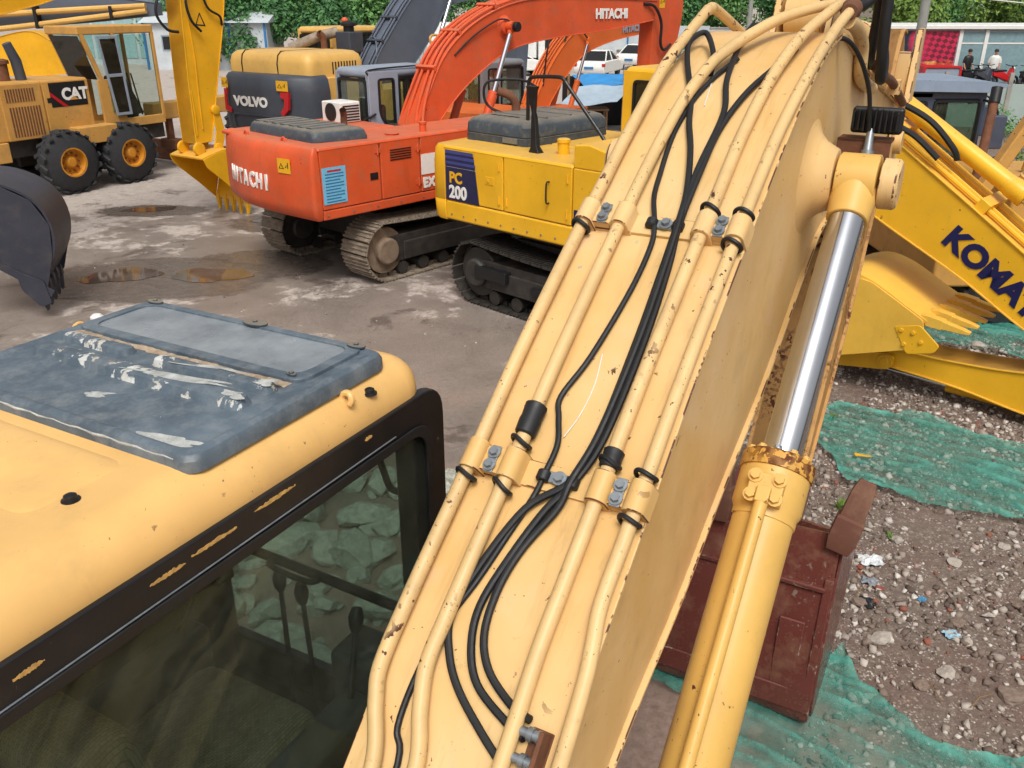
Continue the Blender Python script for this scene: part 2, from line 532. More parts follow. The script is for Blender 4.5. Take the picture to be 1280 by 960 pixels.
def blob(cx, cy, rx, ry, ang, seed, n=48, wob=.25):
    rnd = random.Random(seed)
    ph = [rnd.uniform(0, 6.28) for _ in range(5)]
    out = []
    for i in range(n):
        a = 2 * math.pi * i / n
        r = 1 + wob * (.5 * math.sin(2 * a + ph[0]) + .35 * math.sin(3 * a + ph[1]) + .25 * math.sin(5 * a + ph[2]) + .15 * math.sin(9 * a + ph[3]))
        x, y = rx * r * math.cos(a), ry * r * math.sin(a)
        out.append((cx + x * math.cos(ang) - y * math.sin(ang), cy + x * math.sin(ang) + y * math.cos(ang)))
    return out
wp = NT('damp_halo')
wp.set('Base Color', wp.ramp(wp.noise(14, 5, .7), [(.3, lin('#5d544d')), (.7, lin('#7a6f67'))]))
wp.set('Roughness', wp.ramp(wp.noise(6, 5), [(.3, .15), (.7, .45)]))
gr_ = wp.n.new('ShaderNodeTexGradient')
gr_.gradient_type = 'SPHERICAL'
wp.l.new(wp.scale((1, 1, 1)), gr_.inputs['Vector'])
wp.set('Alpha', wp.ramp(wp.math('ADD', gr_.outputs['Fac'], wp.math('MULTIPLY', wp.math('SUBTRACT', wp.noise(2.6, 5, .7), .5), .7)), [(.16, 0.0), (.30, .85)]))
for cx, cy, rx, ry in ((-5.5, 12.8, 2.3, 1.5), (-4.1, 13.6, 1.5, 1.1), (-3.9, 16.5, 1.9, 1.2), (-7.3, 17.5, 1.4, .7)):
    m = MB()
    m.add([(-1, -1, 0), (1, -1, 0), (1, 1, 0), (-1, 1, 0)], [[0, 1, 2, 3]])
    o = struct(m.build('damp_patch', wp.m, None, smooth=False, fix=False))
    o.location = (cx, cy, .004 + .0015 * cx / -5)
    o.scale = (rx, ry, 1)
pm = NT('puddle_water')
pm.set('Base Color', pm.ramp(pm.noise(1.5, 4), [(.35, lin('#4f3b2c')), (.65, lin('#6b6057'))]))
pm.set('Roughness', .05)
pm.set('Specular IOR Level', .6)
for k, (cx, cy, rx, ry, an) in enumerate([(-6.05, 12.95, .52, .42, .3), (-4.68, 12.95, .55, .40, -.05), (-4.3, 16.6, .7, .35, .1), (-7.4, 17.6, .6, .2, .2)]):
    m = MB()
    pts = blob(cx, cy, rx, ry, an, k + 3)
    m.add([(p[0], p[1], .012) for p in pts], [list(range(len(pts)))])
    struct(m.build('puddle', pm.m, None, smooth=False, fix=False))

# ---------------------------------------------------------------- machine helpers
def hyd(parent, A, B, rb, rr, split, mb, name='hydraulic_cylinder', eye=.0, w=.1, headr=1.13):
    """cylinder from barrel foot A to rod eye B (machine coordinates); the barrel takes the first 'split' metres"""
    A, B = Vector(A), Vector(B)
    d = (B - A).normalized()
    L = (B - A).length
    hl = min(.22, split * .3)
    m = MB()
    m.lathe(A, d, [(0, rb * .9), (.02, rb), (split - hl, rb), (split - hl, rb * 1.05), (split - hl + .03, rb * 1.05), (split - hl + .05, rb * headr), (split - .05, rb * headr), (split - .045, rb * headr * 1.04), (split, rb * headr * 1.04), (split + .005, rr * 1.15)], 28)
    e = eye or rb
    m.cyl(A - Vector((0, w, 0)), A + Vector((0, w, 0)), e, n=24)
    o = m.build(name, mb, parent, .004)
    r = MB()
    r.cyl(A + d * (split - .02), B - d * e * .9, rr, n=28)
    r.build('rod', M['chrome'], o)
    y = MB()
    y.cyl(B - Vector((0, w, 0)), B + Vector((0, w, 0)), e, n=28)
    y.cyl(B - d * e * 1.75, B - d * e * .5, rr * 1.15, rr * 1.35, n=28)
    y.build('rod_eye', mb, o, .006)
    return o, d

def tooth_mesh(mat, L=.2, w=.09, h=.09, name='tooth', bev=.008):
    m = MB()
    def ring(x, ww, hh, zo=0):
        return [(x, -ww / 2, -hh / 2 + zo), (x, ww / 2, -hh / 2 + zo), (x, ww / 2, hh / 2 + zo), (x, -ww / 2, hh / 2 + zo)]
    m.loft([ring(-.08, w * .8, h * .75), ring(0, w, h), ring(L * .35, w * .98, h * .9), ring(L * .36, w * .85, h * .72), ring(L * .8, w * .78, h * .45), ring(L, w * .6, h * .22)])
    return m.build(name, mat, None, bev, 4 if bev > .01 else 2)

def bucket(parent, shell, side, v0, w, mat, teeth, tdir, tL=.22, th=.025, name='bucket', tooth_mat=None, tw=.09, inset=.06, lean=0.0, dent=0.0, tbev=.008):
    """shell: outer (u,z) polyline from lip to hinge; side: closed (u,z) outline of the cheek plates"""
    P = [Vector(p) for p in catmull([(a, 0, b) for a, b in shell], 4)]
    cen = sum(P, Vector()) / len(P)
    inn = []
    for i, p in enumerate(P):
        t = (P[min(i + 1, len(P) - 1)] - P[max(i - 1, 0)]).normalized()
        nn = Vector((-t.z, 0, t.x))
        if nn.dot(cen - p) < 0:
            nn = -nn
        inn.append(p + nn * th)
    m = MB()
    n = len(P)
    K = 14 if dent else 1
    def row(Q, j):
        out = []
        for p in Q:
            y = v0 - w / 2 + w * j / K
            e = dent * (noise.noise(Vector((p.x * 3, y * 3.5, p.z * 3))) + .6 * noise.noise(Vector((p.x * 8, y * 9, p.z * 8))))
            nn = (p - cen).normalized()
            sag = -.6 * dent * (1 - abs(2 * j / K - 1)) if Q is P or Q is inn else 0
            out.append((p.x + nn.x * (e + sag), y, p.z + nn.z * (e + sag) - (.8 * dent * abs(noise.noise(Vector((y * 4, 2, 7)))) if p is Q[0] else 0)))
        return out
    vs, fs = [], []
    for j in range(K + 1):
        vs += row(P, j) + row(inn, j)
    S2 = 2 * n
    for j in range(K):
        a, b = j * S2, (j + 1) * S2
        for i in range(n - 1):
            fs += [[a + i, a + i + 1, b + i + 1, b + i], [a + n + i, b + n + i, b + n + i + 1, a + n + i + 1]]
        fs += [[a, b, b + n, a + n], [a + n - 1, a + S2 - 1, b + S2 - 1, b + n - 1]]
    for i in range(n - 1):
        e = K * S2
        fs += [[i, n + i, n + i + 1, i + 1], [e + i, e + i + 1, e + n + i + 1, e + n + i]]
    m.add(vs, fs)
    o = m.build(name, mat, parent)
    for s in (-1, 1):
        q = MB()
        y = v0 + s * (w / 2 + .002)
        q.prism(side, y - .015 if s < 0 else y, y if s < 0 else y + .015, 'y')
        q.build('cheek_plate', mat, o, .004)
    d = Vector((tdir[0], 0, tdir[1])).normalized()
    a = math.atan2(d.z, d.x)
    tm = tooth_mesh(tooth_mat or mat, tL, tw, tw, bev=tbev)
    for k in range(teeth):
        f = k / (teeth - 1)
        y = v0 - w / 2 + inset + (w - 2 * inset) * f
        c = tm if k == 0 else cp(tm)
        c.parent = o
        c.location = (P[0].x, y, P[0].z)
        c.rotation_mode = 'QUATERNION'
        c.rotation_quaternion = (Matrix.Rotation(lean * (1 - 2 * f), 3, 'X') @ Matrix.Rotation(-a, 3, 'Y')).to_quaternion()
    return o

def track(parent, v0, w, L, H, mat_shoe, mat_frame, pitch=.19, sag=.06, u0=0.0, shoes=True, wear=None):
    rr = H / 2 - .03
    pts = []
    nseg = 120
    uL = L / 2 - H / 2
    per = [(-uL + 2 * uL * i / 40, .03) for i in range(40)]
    per += [(uL + rr * math.sin(math.pi * i / 16), H / 2 - rr * math.cos(math.pi * i / 16)) for i in range(16)]
    per += [(uL - 2 * uL * i / 40, H - .03 - sag * math.sin(math.pi * i / 40)) for i in range(40)]
    per += [(-uL - rr * math.sin(math.pi * i / 16), H / 2 + rr * math.cos(math.pi * i / 16)) for i in range(16)]
    V = [Vector(p) for p in per]
    cum = [0]
    for i in range(len(V)):
        cum.append(cum[-1] + (V[(i + 1) % len(V)] - V[i]).length)
    tot = cum[-1]
    f = MB()
    f.prism(fil([(-uL + .1, H * .28), (uL - .1, H * .28), (uL + .15, H * .5), (uL - .05, H * .72), (-uL + .05, H * .72), (-uL - .15, H * .5)], .08), v0 - w * .36, v0 + w * .36, 'y')
    f.box(-uL * .8, uL * .8, v0 - w * .42, v0 + w * .42, H * .3, H * .6)
    fr = f.build('track', mat_frame, parent, .015)
    fr.location = (u0, 0, 0)
    for u, rad, nm in ((-uL, rr * .82, 'sprocket'), (uL, rr * .86, 'idler')):
        m = MB()
        m.lathe((u, v0 - w * .3, H / 2), (0, 1, 0), [(0, rad * .45), (0, rad), (w * .6, rad), (w * .6, rad * .45)], 26)
        m.lathe((u, v0 - w * .49, H / 2), (0, 1, 0), [(0, rad * .5), (.03, rad * .58), (.2, rad * .58)], 22)
        m.build(nm, mat_frame if wear is None else wear, fr, .01)
    rm = None
    for i in range(7):
        u = -uL * .8 + 1.6 * uL * i / 6
        if rm is None:
            m = MB()
            m.lathe((0, v0 - w * .34, .14), (0, 1, 0), [(0, .05), (0, .1), (w * .68, .1), (w * .68, .05)], 16)
            rm = m.build('roller', mat_frame, fr)
            rm.location = (u, 0, 0)
        else:
            cp(rm, fr, (u, 0, 0))
    if not shoes:
        m = MB()
        n = len(V)
        inn = [Vector((p.x * .985, (p.y - H / 2) * .94 + H / 2)) for p in V]
        m.ring([tuple(p) for p in V], [tuple(p) for p in inn], v0 - w / 2, v0 + w / 2, 'y')
        m.build('shoe_belt', mat_shoe, fr)
        return fr
    sm = MB()
    sm.box(-pitch * .46, pitch * .46, -w / 2, w / 2, -.012, .006)
    for x in (-.36, -.02, .32):
        sm.box(pitch * x, pitch * (x + .1), -w / 2, w / 2, -.034, -.012)
    sm.box(-pitch * .4, pitch * .4, -w * .17, -w * .09, .006, .06)
    sm.box(-pitch * .4, pitch * .4, w * .09, w * .17, .006, .06)
    proto = None
    cnt = int(tot / pitch)
    for k in range(cnt):
        t = tot * k / cnt
        i = max(j for j in range(len(V)) if cum[j] <= t)
        a, b = V[i], V[(i + 1) % len(V)]
        q = (t - cum[i]) / max(1e-6, (b - a).length)
        p = a.lerp(b, q)
        ang = math.atan2((b - a).y, (b - a).x)
        if proto is None:
            proto = sm.build('shoe', mat_shoe, fr)
            o = proto
        else:
            o = cp(proto, fr)
        o.location = (p.x, v0, p.y)
        o.rotation_euler = (0, -ang, 0)
    return fr

def boomplate(parent, top, bot, v, hw, mat, name='boom', lip=.018, bev=.004):
    """box-section boom: side plates from the (u,z) outline, with top and bottom cover plates standing proud"""
    T = [(p.x, p.z) for p in catmull([(a, 0, b) for a, b in top], 6)]
    B = [(p.x, p.z) for p in catmull([(a, 0, b) for a, b in bot], 6)]
    m = MB()
    m.prism(T + B[::-1], v - hw, v + hw, 'y')
    def strip(Q, s):
        vs, fs = [], []
        for i, (a, b) in enumerate(Q):
            t = (Vector(Q[min(i + 1, len(Q) - 1)]) - Vector(Q[max(i - 1, 0)])).normalized()
            nx, nz = -t.y * s, t.x * s
            vs += [(a, v - hw - lip, b), (a, v + hw + lip, b), (a + nx * .016, v + hw + lip, b + nz * .016), (a + nx * .016, v - hw - lip, b + nz * .016)]
        for i in range(len(Q) - 1):
            fs += [[i * 4 + k, i * 4 + (k + 1) % 4, i * 4 + 4 + (k + 1) % 4, i * 4 + 4 + k] for k in range(4)]
        e = (len(Q) - 1) * 4
        fs += [[0, 1, 2, 3], [e, e + 1, e + 2, e + 3]]
        m.add(vs, fs)
    if lip:
        strip(T, 1)
        strip(B, -1)
    return m.build(name, mat, parent, bev)
# ---------------------------------------------------------------- the cream-yellow excavator we stand on
FG = thing('excavator', 'cream yellow excavator in the foreground with chipped boom pipes and blue roof hatch', 'excavator', (-.117, 1.56, 0), 28.7)
TOP = [(-1.2, 1.15), (-.6, 1.72), (-.1, 2.2), (.14, 2.43), (.5, 2.71), (.82, 2.96), (1.27, 3.27), (1.7, 3.54), (2.05, 3.70), (2.35, 3.77), (2.6, 3.74), (3.36, 3.56), (5.1, 3.26)]
BOT = [(-1.1, .95), (-.5, 1.42), (.34, 1.97), (.87, 2.18), (1.23, 2.36), (1.79, 2.60), (2.32, 2.91), (2.62, 3.02), (3.1, 3.0), (5.1, 2.86)]
TS = [(p.x, p.z) for p in catmull([(a, 0, b) for a, b in TOP], 6)]
def topz(u):
    for (a, b), (c, d) in zip(TS, TS[1:]):
        if a <= u <= c:
            return b + (d - b) * (u - a) / (c - a) + .016
    return TS[-1][1]
def slope(u):
    return math.atan2(topz(u + .03) - topz(u - .03), .06)
def TP(u, v, h):
    """point h above the boom's top plate"""
    a = slope(u)
    return (u - math.sin(a) * h, v, topz(u) + math.cos(a) * h)
def TM(u, v=0.0, h=0.0):
    a = slope(u)
    c = Vector(TP(u, v, h))
    m = Matrix(((math.cos(a), 0, -math.sin(a), c.x), (0, 1, 0, c.y), (math.sin(a), 0, math.cos(a), c.z), (0, 0, 0, 1)))
    return m
boom = boomplate(FG, TOP, BOT, 0, .245, M['cream'])
def tube_part(name, pts, r, mat, parent, n=12, k=6):
    m = MB()
    m.tube(catmull(pts, k) if k else pts, r, n)
    return m.build(name, mat, parent)
PH = .036
def rail(us, v, h=PH):
    return [TP(u, v, h) for u in us]
US = [.16 + i * .12 for i in range(11)]
pr = .0205
tube_part('pipe', [(-.6, .16, topz(-.6) + .05)] + [TP(-.3, .17, PH), TP(-.12, .17, PH), TP(-.02, .225, PH), TP(.04, .25, PH)] + rail(US, .25) + [TP(1.5, .252, PH), (1.62, .25, 3.555), (1.85, .245, 3.70), (2.22, .24, 3.852), (2.29, .24, 3.868), (2.40, .24, 3.865), (2.95, .22, 3.72)], pr, M['pipe'], boom)
tube_part('pipe', [TP(-.5, .06, PH), TP(-.3, .06, PH), TP(-.1, .06, PH), TP(.0, .105, PH), TP(.07, .13, PH)] + rail(US, .13) + [TP(1.52, .128, PH), TP(1.7, .118, PH + .005), TP(1.87, .095, PH + .012), TP(1.97, .06, PH + .022), TP(2.10, .01, .062), (2.25, -.06, 3.845), (2.5, -.16, 3.885), (2.75, -.24, 3.90)], pr, M['pipe'], boom)
tube_part('pipe', [TP(-.5, -.13, PH), TP(-.2, -.135, PH), TP(0, -.135, PH)] + rail(US, -.13) + [TP(1.55, -.128, PH), TP(1.75, -.132, PH), TP(1.9, -.142, PH + .006), TP(2.05, -.158, .05), (2.2, -.175, 3.815), (2.5, -.205, 3.885), (2.75, -.215, 3.93), (2.95, -.22, 3.94)], pr, M['pipe'], boom)
tube_part('pipe', [TP(-.5, -.27, PH), TP(-.1, -.268, PH), TP(.12, -.262, PH), TP(.2, -.25, PH)] + rail(US[1:], -.235) + [TP(1.6, -.238, PH), TP(1.9, -.25, PH), TP(2.15, -.255, PH), (2.3, -.258, 3.83), (2.42, -.262, 3.86)], pr * .95, M['pipe'], boom)
BOLT = bolt_mesh(M['zinc'], .0105, .014)
BOLT.parent = boom
used_bolt = [False]
BOLTY = bolt_mesh(M['cyl_yellow'], .0105, .014)
ybolt = [False]
def bolt(Mx, parent, s=1.0, yellow=False):
    if yellow:
        o = cp(BOLTY) if ybolt[0] else BOLTY
        ybolt[0] = True
    elif not used_bolt[0]:
        used_bolt[0] = True
        o = BOLT
    else:
        o = cp(BOLT)
    o.parent = parent
    o.matrix_local = Mx @ Matrix.Scale(s, 4)
    return o
def saddle(u, v, parent, ln=.088):
    out = [(v - .038, -.002)] + [(v + .031 * math.cos(a) * -1, PH + .031 * math.sin(a)) for a in [math.pi * i / 10 for i in range(11)]] + [(v + .038, -.002)]
    m = MB()
    m.prism(out, -ln / 2, ln / 2, 'x', TM(u))
    return m.build('pipe_clamp', M['cream'], parent, .003)
def rubber_ring(u, v, parent, tilt=0.0):
    m = MB()
    Mx = TM(u, v, PH)
    P = [Mx @ Vector((.003 * math.sin(a * 2) + tilt * math.cos(a), .0285 * math.cos(a), .0285 * math.sin(a))) for a in [2 * math.pi * i / 20 for i in range(20)]]
    P += [P[0]]
    m.tube(P, .0065, 8)
    return m.build('rubber_ring', M['rubber'], parent)
for cu, cv in ((.502, (.245, .13, -.13, -.232)), (1.222, (.25, .13, -.13, -.232))):
    bar = MB()
    bar.box(-.038, .038, -.25, .262, 0, .014, TM(cu))
    bar.box(-.036, .036, .135, .24, .014, .040, TM(cu))
    bar.box(-.036, .036, -.225, -.135, .014, .040, TM(cu))
    cb = bar.build('clamp_base', M['cream'], boom, .003)
    for v in cv:
        saddle(cu, v, boom)
    for va, vb in ((cv[0], cv[1]), (cv[2], cv[3])):
        c = (va + vb) / 2
        m = MB()
        m.box(-.04, .04, c - .014, c + .014, .040, .046, TM(cu))
        m.build('washer_plate', M['zinc'], cb, .002)
        for s in (-.019, .019):
            bolt(TM(cu + s * math.cos(slope(cu)), c, .047), cb)
    m = MB()
    m.box(-.016, .016, -.055, .045, .014, .026, TM(cu))
    m.build('hose_strap', M['zinc'], cb, .003)
    bolt(TM(cu, -.01, .027), cb, 1.1)
    for v in (.036, -.048):
        m = MB()
        m.lathe(TP(cu - .014, v, .024), Vector((math.cos(slope(cu)), 0, math.sin(slope(cu)))), [(0, .016), (.003, .019), (.027, .019), (.03, .016)], 16)
        m.build('hose_loop', M['rubber'], cb)
    for s, v, tl in ((-.05, cv[0], .006), (-.052, cv[3], .003), (.05, cv[3], .002)):
        rubber_ring(cu + s, v, boom, tl)
rubber_ring(.448, .13, boom, .012)
rubber_ring(.556, .13, boom, .008)
rubber_ring(.56, -.13, boom, .006)
rubber_ring(1.275, -.13, boom, .006)
def sleeve(u0, u1, v, parent, r=.027):
    m = MB()
    A, B = Vector(TP(u0, v, PH)), Vector(TP(u1, v, PH))
    L = (B - A).length
    m.lathe(A, B - A, [(0, r * .9), (.004, r), (L * .45, r * 1.06), (L * .55, r * 1.0), (L - .004, r * 1.08), (L, r * .92)], 14)
    return m.build('rubber_sleeve', M['rubber'], parent)
sleeve(.575, .65, .13, boom, .030)
sleeve(.548, .59, -.13, boom, .027)
hz = .016
def hose(pts, r=.0105, mat='rubber', h=hz, name='hose', parent=None, lift=None):
    P = [TP(p[0], p[1], p[2] if len(p) > 2 else h) for p in pts]
    return tube_part(name, P, r, M[mat], parent or boom, 10, 6)
hose([(-.04, -.150), (.0, -.060), (.05, .035), (.10, .092), (.169, .128), (.278, .108), (.421, .049, .022), (.502, -.040, .024), (.60, -.066, .02), (.87, -.066, .018), (1.09, -.053, .02), (1.222, -.045, .026), (1.42, -.034, .03), (1.668, -.030, .022), (1.85, .02, .02), (2.10, .05, .03), (2.24, .045, .05)], .0105)
hose([(.02, -.165, .03), (.03, -.112), (.069, -.007), (.127, .045), (.204, .064), (.315, .039), (.43, -.005, .022), (.502, -.052, .026), (.62, -.084, .02), (.87, -.088, .018), (1.09, -.07, .02), (1.222, -.052, .03), (1.40, -.045, .03), (1.60, -.040, .018), (1.78, -.07, .018), (1.957, -.119, .012), (2.1, -.15, .01)], .0105)
hose([(.05, -.165, .03), (.06, -.104), (.1, -.02), (.16, .026), (.25, .035), (.34, .015), (.44, -.035, .022), (.502, -.048, .038), (.62, -.072, .036), (.87, -.076, .032), (1.09, -.062, .034), (1.222, -.050, .038), (1.34, -.03, .03), (1.5, .02, .022), (1.62, .07, .02), (1.742, .11, .02), (1.95, .2, .03), (2.05, .225, .05), (2.12, .19, .055), (2.0, .12, .03), (1.88, .09, .018)], .0105)
hose([(-.3, .1, .012), (-.096, .122, .012), (-.043, .157, .012), (.051, .157, .012), (.153, .136, .012), (.25, .1, .012), (.36, .07, .012), (.45, .045, .014), (.502, .036, .024), (.577, .036, .018), (.64, .065, .014), (.69, .083, .014), (.803, .045), (1.003, .014), (1.15, .01, .02), (1.222, .028, .026), (1.32, .07, .02), (1.42, .088, .016), (1.5, .1, .014), (1.6, .108, .012), (1.74, .10, .012), (1.88, .07, .012), (2.0, .03, .012)], .0085, name='ribbed_conduit')
tube_part('thin_wire', [TP(.60, .03, .012), TP(.66, .012, .006), TP(.74, .006, .005), TP(.82, .02, .006)], .0016, M['white'], boom, 6)
tube_part('thin_wire', [TP(1.72, .055, .006), TP(1.85, .075, .006), TP(1.98, .1, .006), TP(2.08, .115, .02)], .002, M['white'], boom, 6)
# hose unions and their bracket near the boom foot
for u, v in ((.03, -.165), (-.012, -.165)):
    m = MB()
    A = Vector(TP(u, v + .015, .032))
    m.lathe(A, (0, -1, 0), [(0, .012), (.022, .012), (.022, .017), (.036, .017), (.036, .013), (.046, .013), (.046, .016), (.062, .016)], 12)
    m.build('hose_union', M['zinc'], boom)
m = MB()
m.box(-.045, .06, -.222, -.210, 0, .075, TM(0.0))
m.box(-.045, .06, -.225, -.17, 0, .008, TM(0.0))
m.build('union_bracket', M['rust'], boom, .003)
# cylinder boss on the boom's side and the boom cylinders
PIN = (2.16, 3.285)
M['rusty_yellow'] = paint('rusted_flange_paint', '#c9963f', .5, 2.6, chipcol=lin('#6b3a1e'), dirt=.4)
for s in (-1, 1):
    m = MB()
    m.lathe((PIN[0], s * .24, PIN[1]), (0, s, 0), [(0, .235), (.008, .20), (.025, .165), (.05, .138), (.098, .112), (.10, .1)], 40)
    m.build('pin_boss', M['cream'], boom, ang=60)
    b, d = hyd(FG, (.15, s * .42, 1.39), (PIN[0], s * .42, PIN[1]), .098, .064, 1.62, M['cyl_yellow'], 'boom_cylinder', .102, .072, 1.15)
    m = MB()
    m.lathe((PIN[0], s * .502, PIN[1]), (0, s, 0), [(0, .092), (.055, .092), (.066, .08)], 28)
    m.build('pin_collar', M['cream'], b, .004)
    # feed pipe along the barrel, with its bolted flange near the head
    A = Vector((.15, s * .42, 1.39))
    up = Vector((0, -s, 0)).cross(d)
    up = up if up.z > 0 else -up
    off = up * .125 + Vector((0, s * .03, 0)) * 0
    tube_part('feed_pipe', [A + d * .1 + off * 1.05, A + d * .9 + off * 1.05, A + d * 1.30 + off * 1.05, A + d * 1.40 + off * 1.06, A + d * 1.46 + off * 1.0], .022, M['cyl_yellow'], b)
    X = d
    Zv = up
    Yv = Zv.cross(X)
    c0 = A + d * 1.48 + up * .108
    MX = Matrix(((X.x, Yv.x, Zv.x, c0.x), (X.y, Yv.y, Zv.y, c0.y), (X.z, Yv.z, Zv.z, c0.z), (0, 0, 0, 1)))
    m = MB()
    m.box(-.05, .05, -.055, .055, -.02, .022, MX)
    m.box(-.055, -.0, -.022, .022, .0, .045, MX)
    fl = m.build('feed_flange', M['cyl_yellow'], b, .006)
    for i in (-1, 1):
        for j in (-1, 1):
            bolt(MX @ Matrix.Translation((i * .032, j * .038, .022)), fl, 1.3, True)
    hf = MB()
    hf.lathe(A + d * 1.565, d, [(0, .100), (0, .1185), (.05, .120), (.058, .116), (.058, .07)], 32, False)
    hf.build('head_flange', M['rusty_yellow'], b, .003)
    for k in range(12):
        a = 2 * math.pi * k / 12
        r = (Vector((0, 1, 0)) * math.cos(a) + up * math.sin(a)) * .1
        c = A + d * 1.622 + r
        q = d.to_track_quat('Z', 'Y').to_matrix().to_4x4()
        bolt(Matrix.Translation(c) @ q, b, 1.0, k % 3 > 0)
# lamp on its bracket beside the cylinder pin
lm = MB()
lm.box(2.62, 2.66, -.50, -.30, 3.40, 3.505)
lamp = lm.build('work_lamp', M['black'], FG, .014, 3)
m = MB()
for k in range(9):
    y = -.485 + .021 * k
    h = .035 + .012 * math.sin(math.pi * k / 8)
    m.box(2.585, 2.62, y, y + .008, 3.455 - h, 3.455 + h)
m.build('cooling_fins', M['black'], lamp, .002)
tube_part('lamp_cable', [(2.28, -.2, 3.76), (2.36, -.27, 3.77), (2.46, -.32, 3.70), (2.54, -.36, 3.58), (2.575, -.375, 3.47), (2.585, -.38, 3.42)], .009, M['rubber'], lamp)
m = MB()
m.cyl((2.60, -.385, 3.42), (2.56, -.39, 3.33), .014, .02, 12)
m.cyl((2.56, -.39, 3.34), (2.55, -.39, 3.31), .026, n=12)
m.build('lamp_stem', M['zinc'], lamp)
m = MB()
m.box(2.60, 2.72, -.47, -.26, 3.365, 3.38)
m.box(2.60, 2.615, -.47, -.26, 3.30, 3.38)
m.build('lamp_bracket', M['rust'], lamp, .003)
# the arm cylinder lying along the top of the boom, its bracket, and the hose loop over the elbow
ac, d = hyd(FG, (2.95, .0, 3.84), (5.05, .0, 3.62), .105, .06, 1.7, M['cream'], 'arm_cylinder', .09, .08)
m = MB()
for y in (-.13, .10):
    m.prism([(2.75, 3.62), (3.2, 3.55), (3.12, 3.90), (3.02, 3.95), (2.92, 3.93)], y, y + .03, 'y')
m.build('cylinder_bracket', M['cream'], boom, .005)
tube_part('thick_hose', [(2.62, -.22, 3.87), (2.72, -.27, 3.89), (2.78, -.31, 3.95), (2.86, -.325, 4.02), (2.92, -.33, 3.95), (2.93, -.335, 3.8), (2.96, -.34, 3.66), (3.02, -.34, 3.585), (3.10, -.335, 3.60), (3.16, -.32, 3.68), (3.22, -.29, 3.72)], .024, M['rubber'], boom)
tube_part('thick_hose', [(2.66, -.12, 3.90), (2.76, -.2, 3.96), (2.84, -.27, 4.05), (2.93, -.29, 4.02), (3.0, -.29, 3.85), (3.04, -.28, 3.7), (3.2, -.26, 3.63)], .022, M['rubber'], boom)
m = MB()
m.lathe((2.42, -.262, 3.862), (.22, .02, .02), [(0, .03), (.06, .034), (.08, .04), (.13, .04), (.14, .032), (.20, .032)], 14)
m.lathe((2.78, -.215, 3.925), (-.2, .0, -.02), [(0, .03), (.06, .034), (.08, .028), (.15, .028)], 14)
m.build('pipe_union', M['rust'], boom)
tube_part('elbow_pipe', [(2.44, -.26, 3.83), (2.62, -.27, 3.80), (2.78, -.275, 3.73), (2.84, -.275, 3.63), (2.95, -.275, 3.58), (3.3, -.275, 3.52)], .028, M['pipe'], boom)
tube_part('elbow_pipe', [(3.2, -.285, 3.63), (3.6, -.285, 3.56), (4.0, -.285, 3.50), (4.4, -.29, 3.40), (4.7, -.29, 3.33)], .024, M['rust'], boom)
for u in (3.35, 4.1):
    m = MB()
    m.box(u, u + .06, -.32, -.25, topz(u) - .02, topz(u) + .06)
    m.build('pipe_bracket', M['cream'], boom, .004)
# stick, folded in under the boom, and the bucket on the ground
M['stick_rust'] = paint('rust_bitten_stick_paint', '#b98a4c', .55, 2.2, chipcol=lin('#5a2f1c'), dirt=.55, dirtcol='#6b4630')
st = boomplate(FG, [(5.35, 3.72), (5.1, 3.70), (4.9, 3.3), (4.62, 2.6), (4.2, 1.9), (3.55, 1.02)], [(5.55, 3.55), (5.45, 3.0), (5.2, 2.5), (4.7, 1.8), (3.75, .92)], 0, .17, M['stick_rust'], 'stick', .02)
m = MB()
for s in (-1, 1):
    m.prism(fil([(4.55, 3.0), (4.8, 2.85), (5.1, 2.95), (5.0, 3.25), (4.65, 3.3)], .1), s * .255, s * .275, 'y')
m.build('tip_plate', M['cream'], boom, .004)
m = MB()
m.cyl((4.8, -.32, 3.08), (4.8, .32, 3.08), .07, n=20)
m.build('stick_pin', M['cream'], st, .004)
m = MB()
m.prism([(4.98, 3.3), (5.2, 3.3), (5.3, 3.74), (5.12, 3.74)], -.30, -.265, 'y')
m.prism([(4.98, 3.3), (5.2, 3.3), (5.3, 3.74), (5.12, 3.74)], .265, .30, 'y')
m.box(5.06, 5.24, -.262, .262, 3.20, 3.60)
m.build('stick_ear', M['cream'], st, .006)
hyd(FG, (5.42, 0, 3.1), (3.98, 0, .98), .07, .045, 1.6, M['cyl_yellow'], 'bucket_cylinder', .07, .07)
M['tooth_mud'] = paint('muddy_tooth_steel', '#6a4233', .7, .6, chipcol=lin('#8d7a6c'), dirt=.8, dirtcol='#8a6f5a')
bk = bucket(FG, [(3.02, 1.24), (2.93, .95), (2.84, .55), (2.80, .2), (2.86, .05), (3.05, .012), (3.4, .02), (3.72, .16), (3.92, .45), (3.95, .72)],
            fil([(3.04, 1.24), (2.86, .55), (2.83, .2), (2.9, .05), (3.1, .02), (3.4, .03), (3.72, .18), (3.92, .5), (3.9, .9), (3.6, 1.05), (3.35, 1.0)], .05), -.02, 1.02, M['brown_bucket'], 4, (.22, 1.0), .34, .03, tw=.15, inset=-.0, lean=R(12), dent=.022, tbev=.026, tooth_mat=M['tooth_mud'])
m = MB()
for v in (-.36, -.02, .32):
    m.prism([(2.815, .12), (2.795, .2), (2.835, .55), (2.87, .72), (2.885, .72), (2.86, .5), (2.825, .2)], v - .07, v + .07, 'y')
m.box(2.905, 2.935, -.50, .46, .92, .95)
m.prism([(2.79, .16), (2.80, .3), (2.83, .3), (2.82, .16)], -.53, .49, 'y')
for v in (-.535, .45):
    m.prism([(2.80, .1), (2.82, .55), (2.93, 1.0), (2.98, 1.0), (2.9, .6), (2.87, .1)], v, v + .05, 'y')
m.build('wear_strip', M['brown_bucket'], bk, .008)
m = MB()
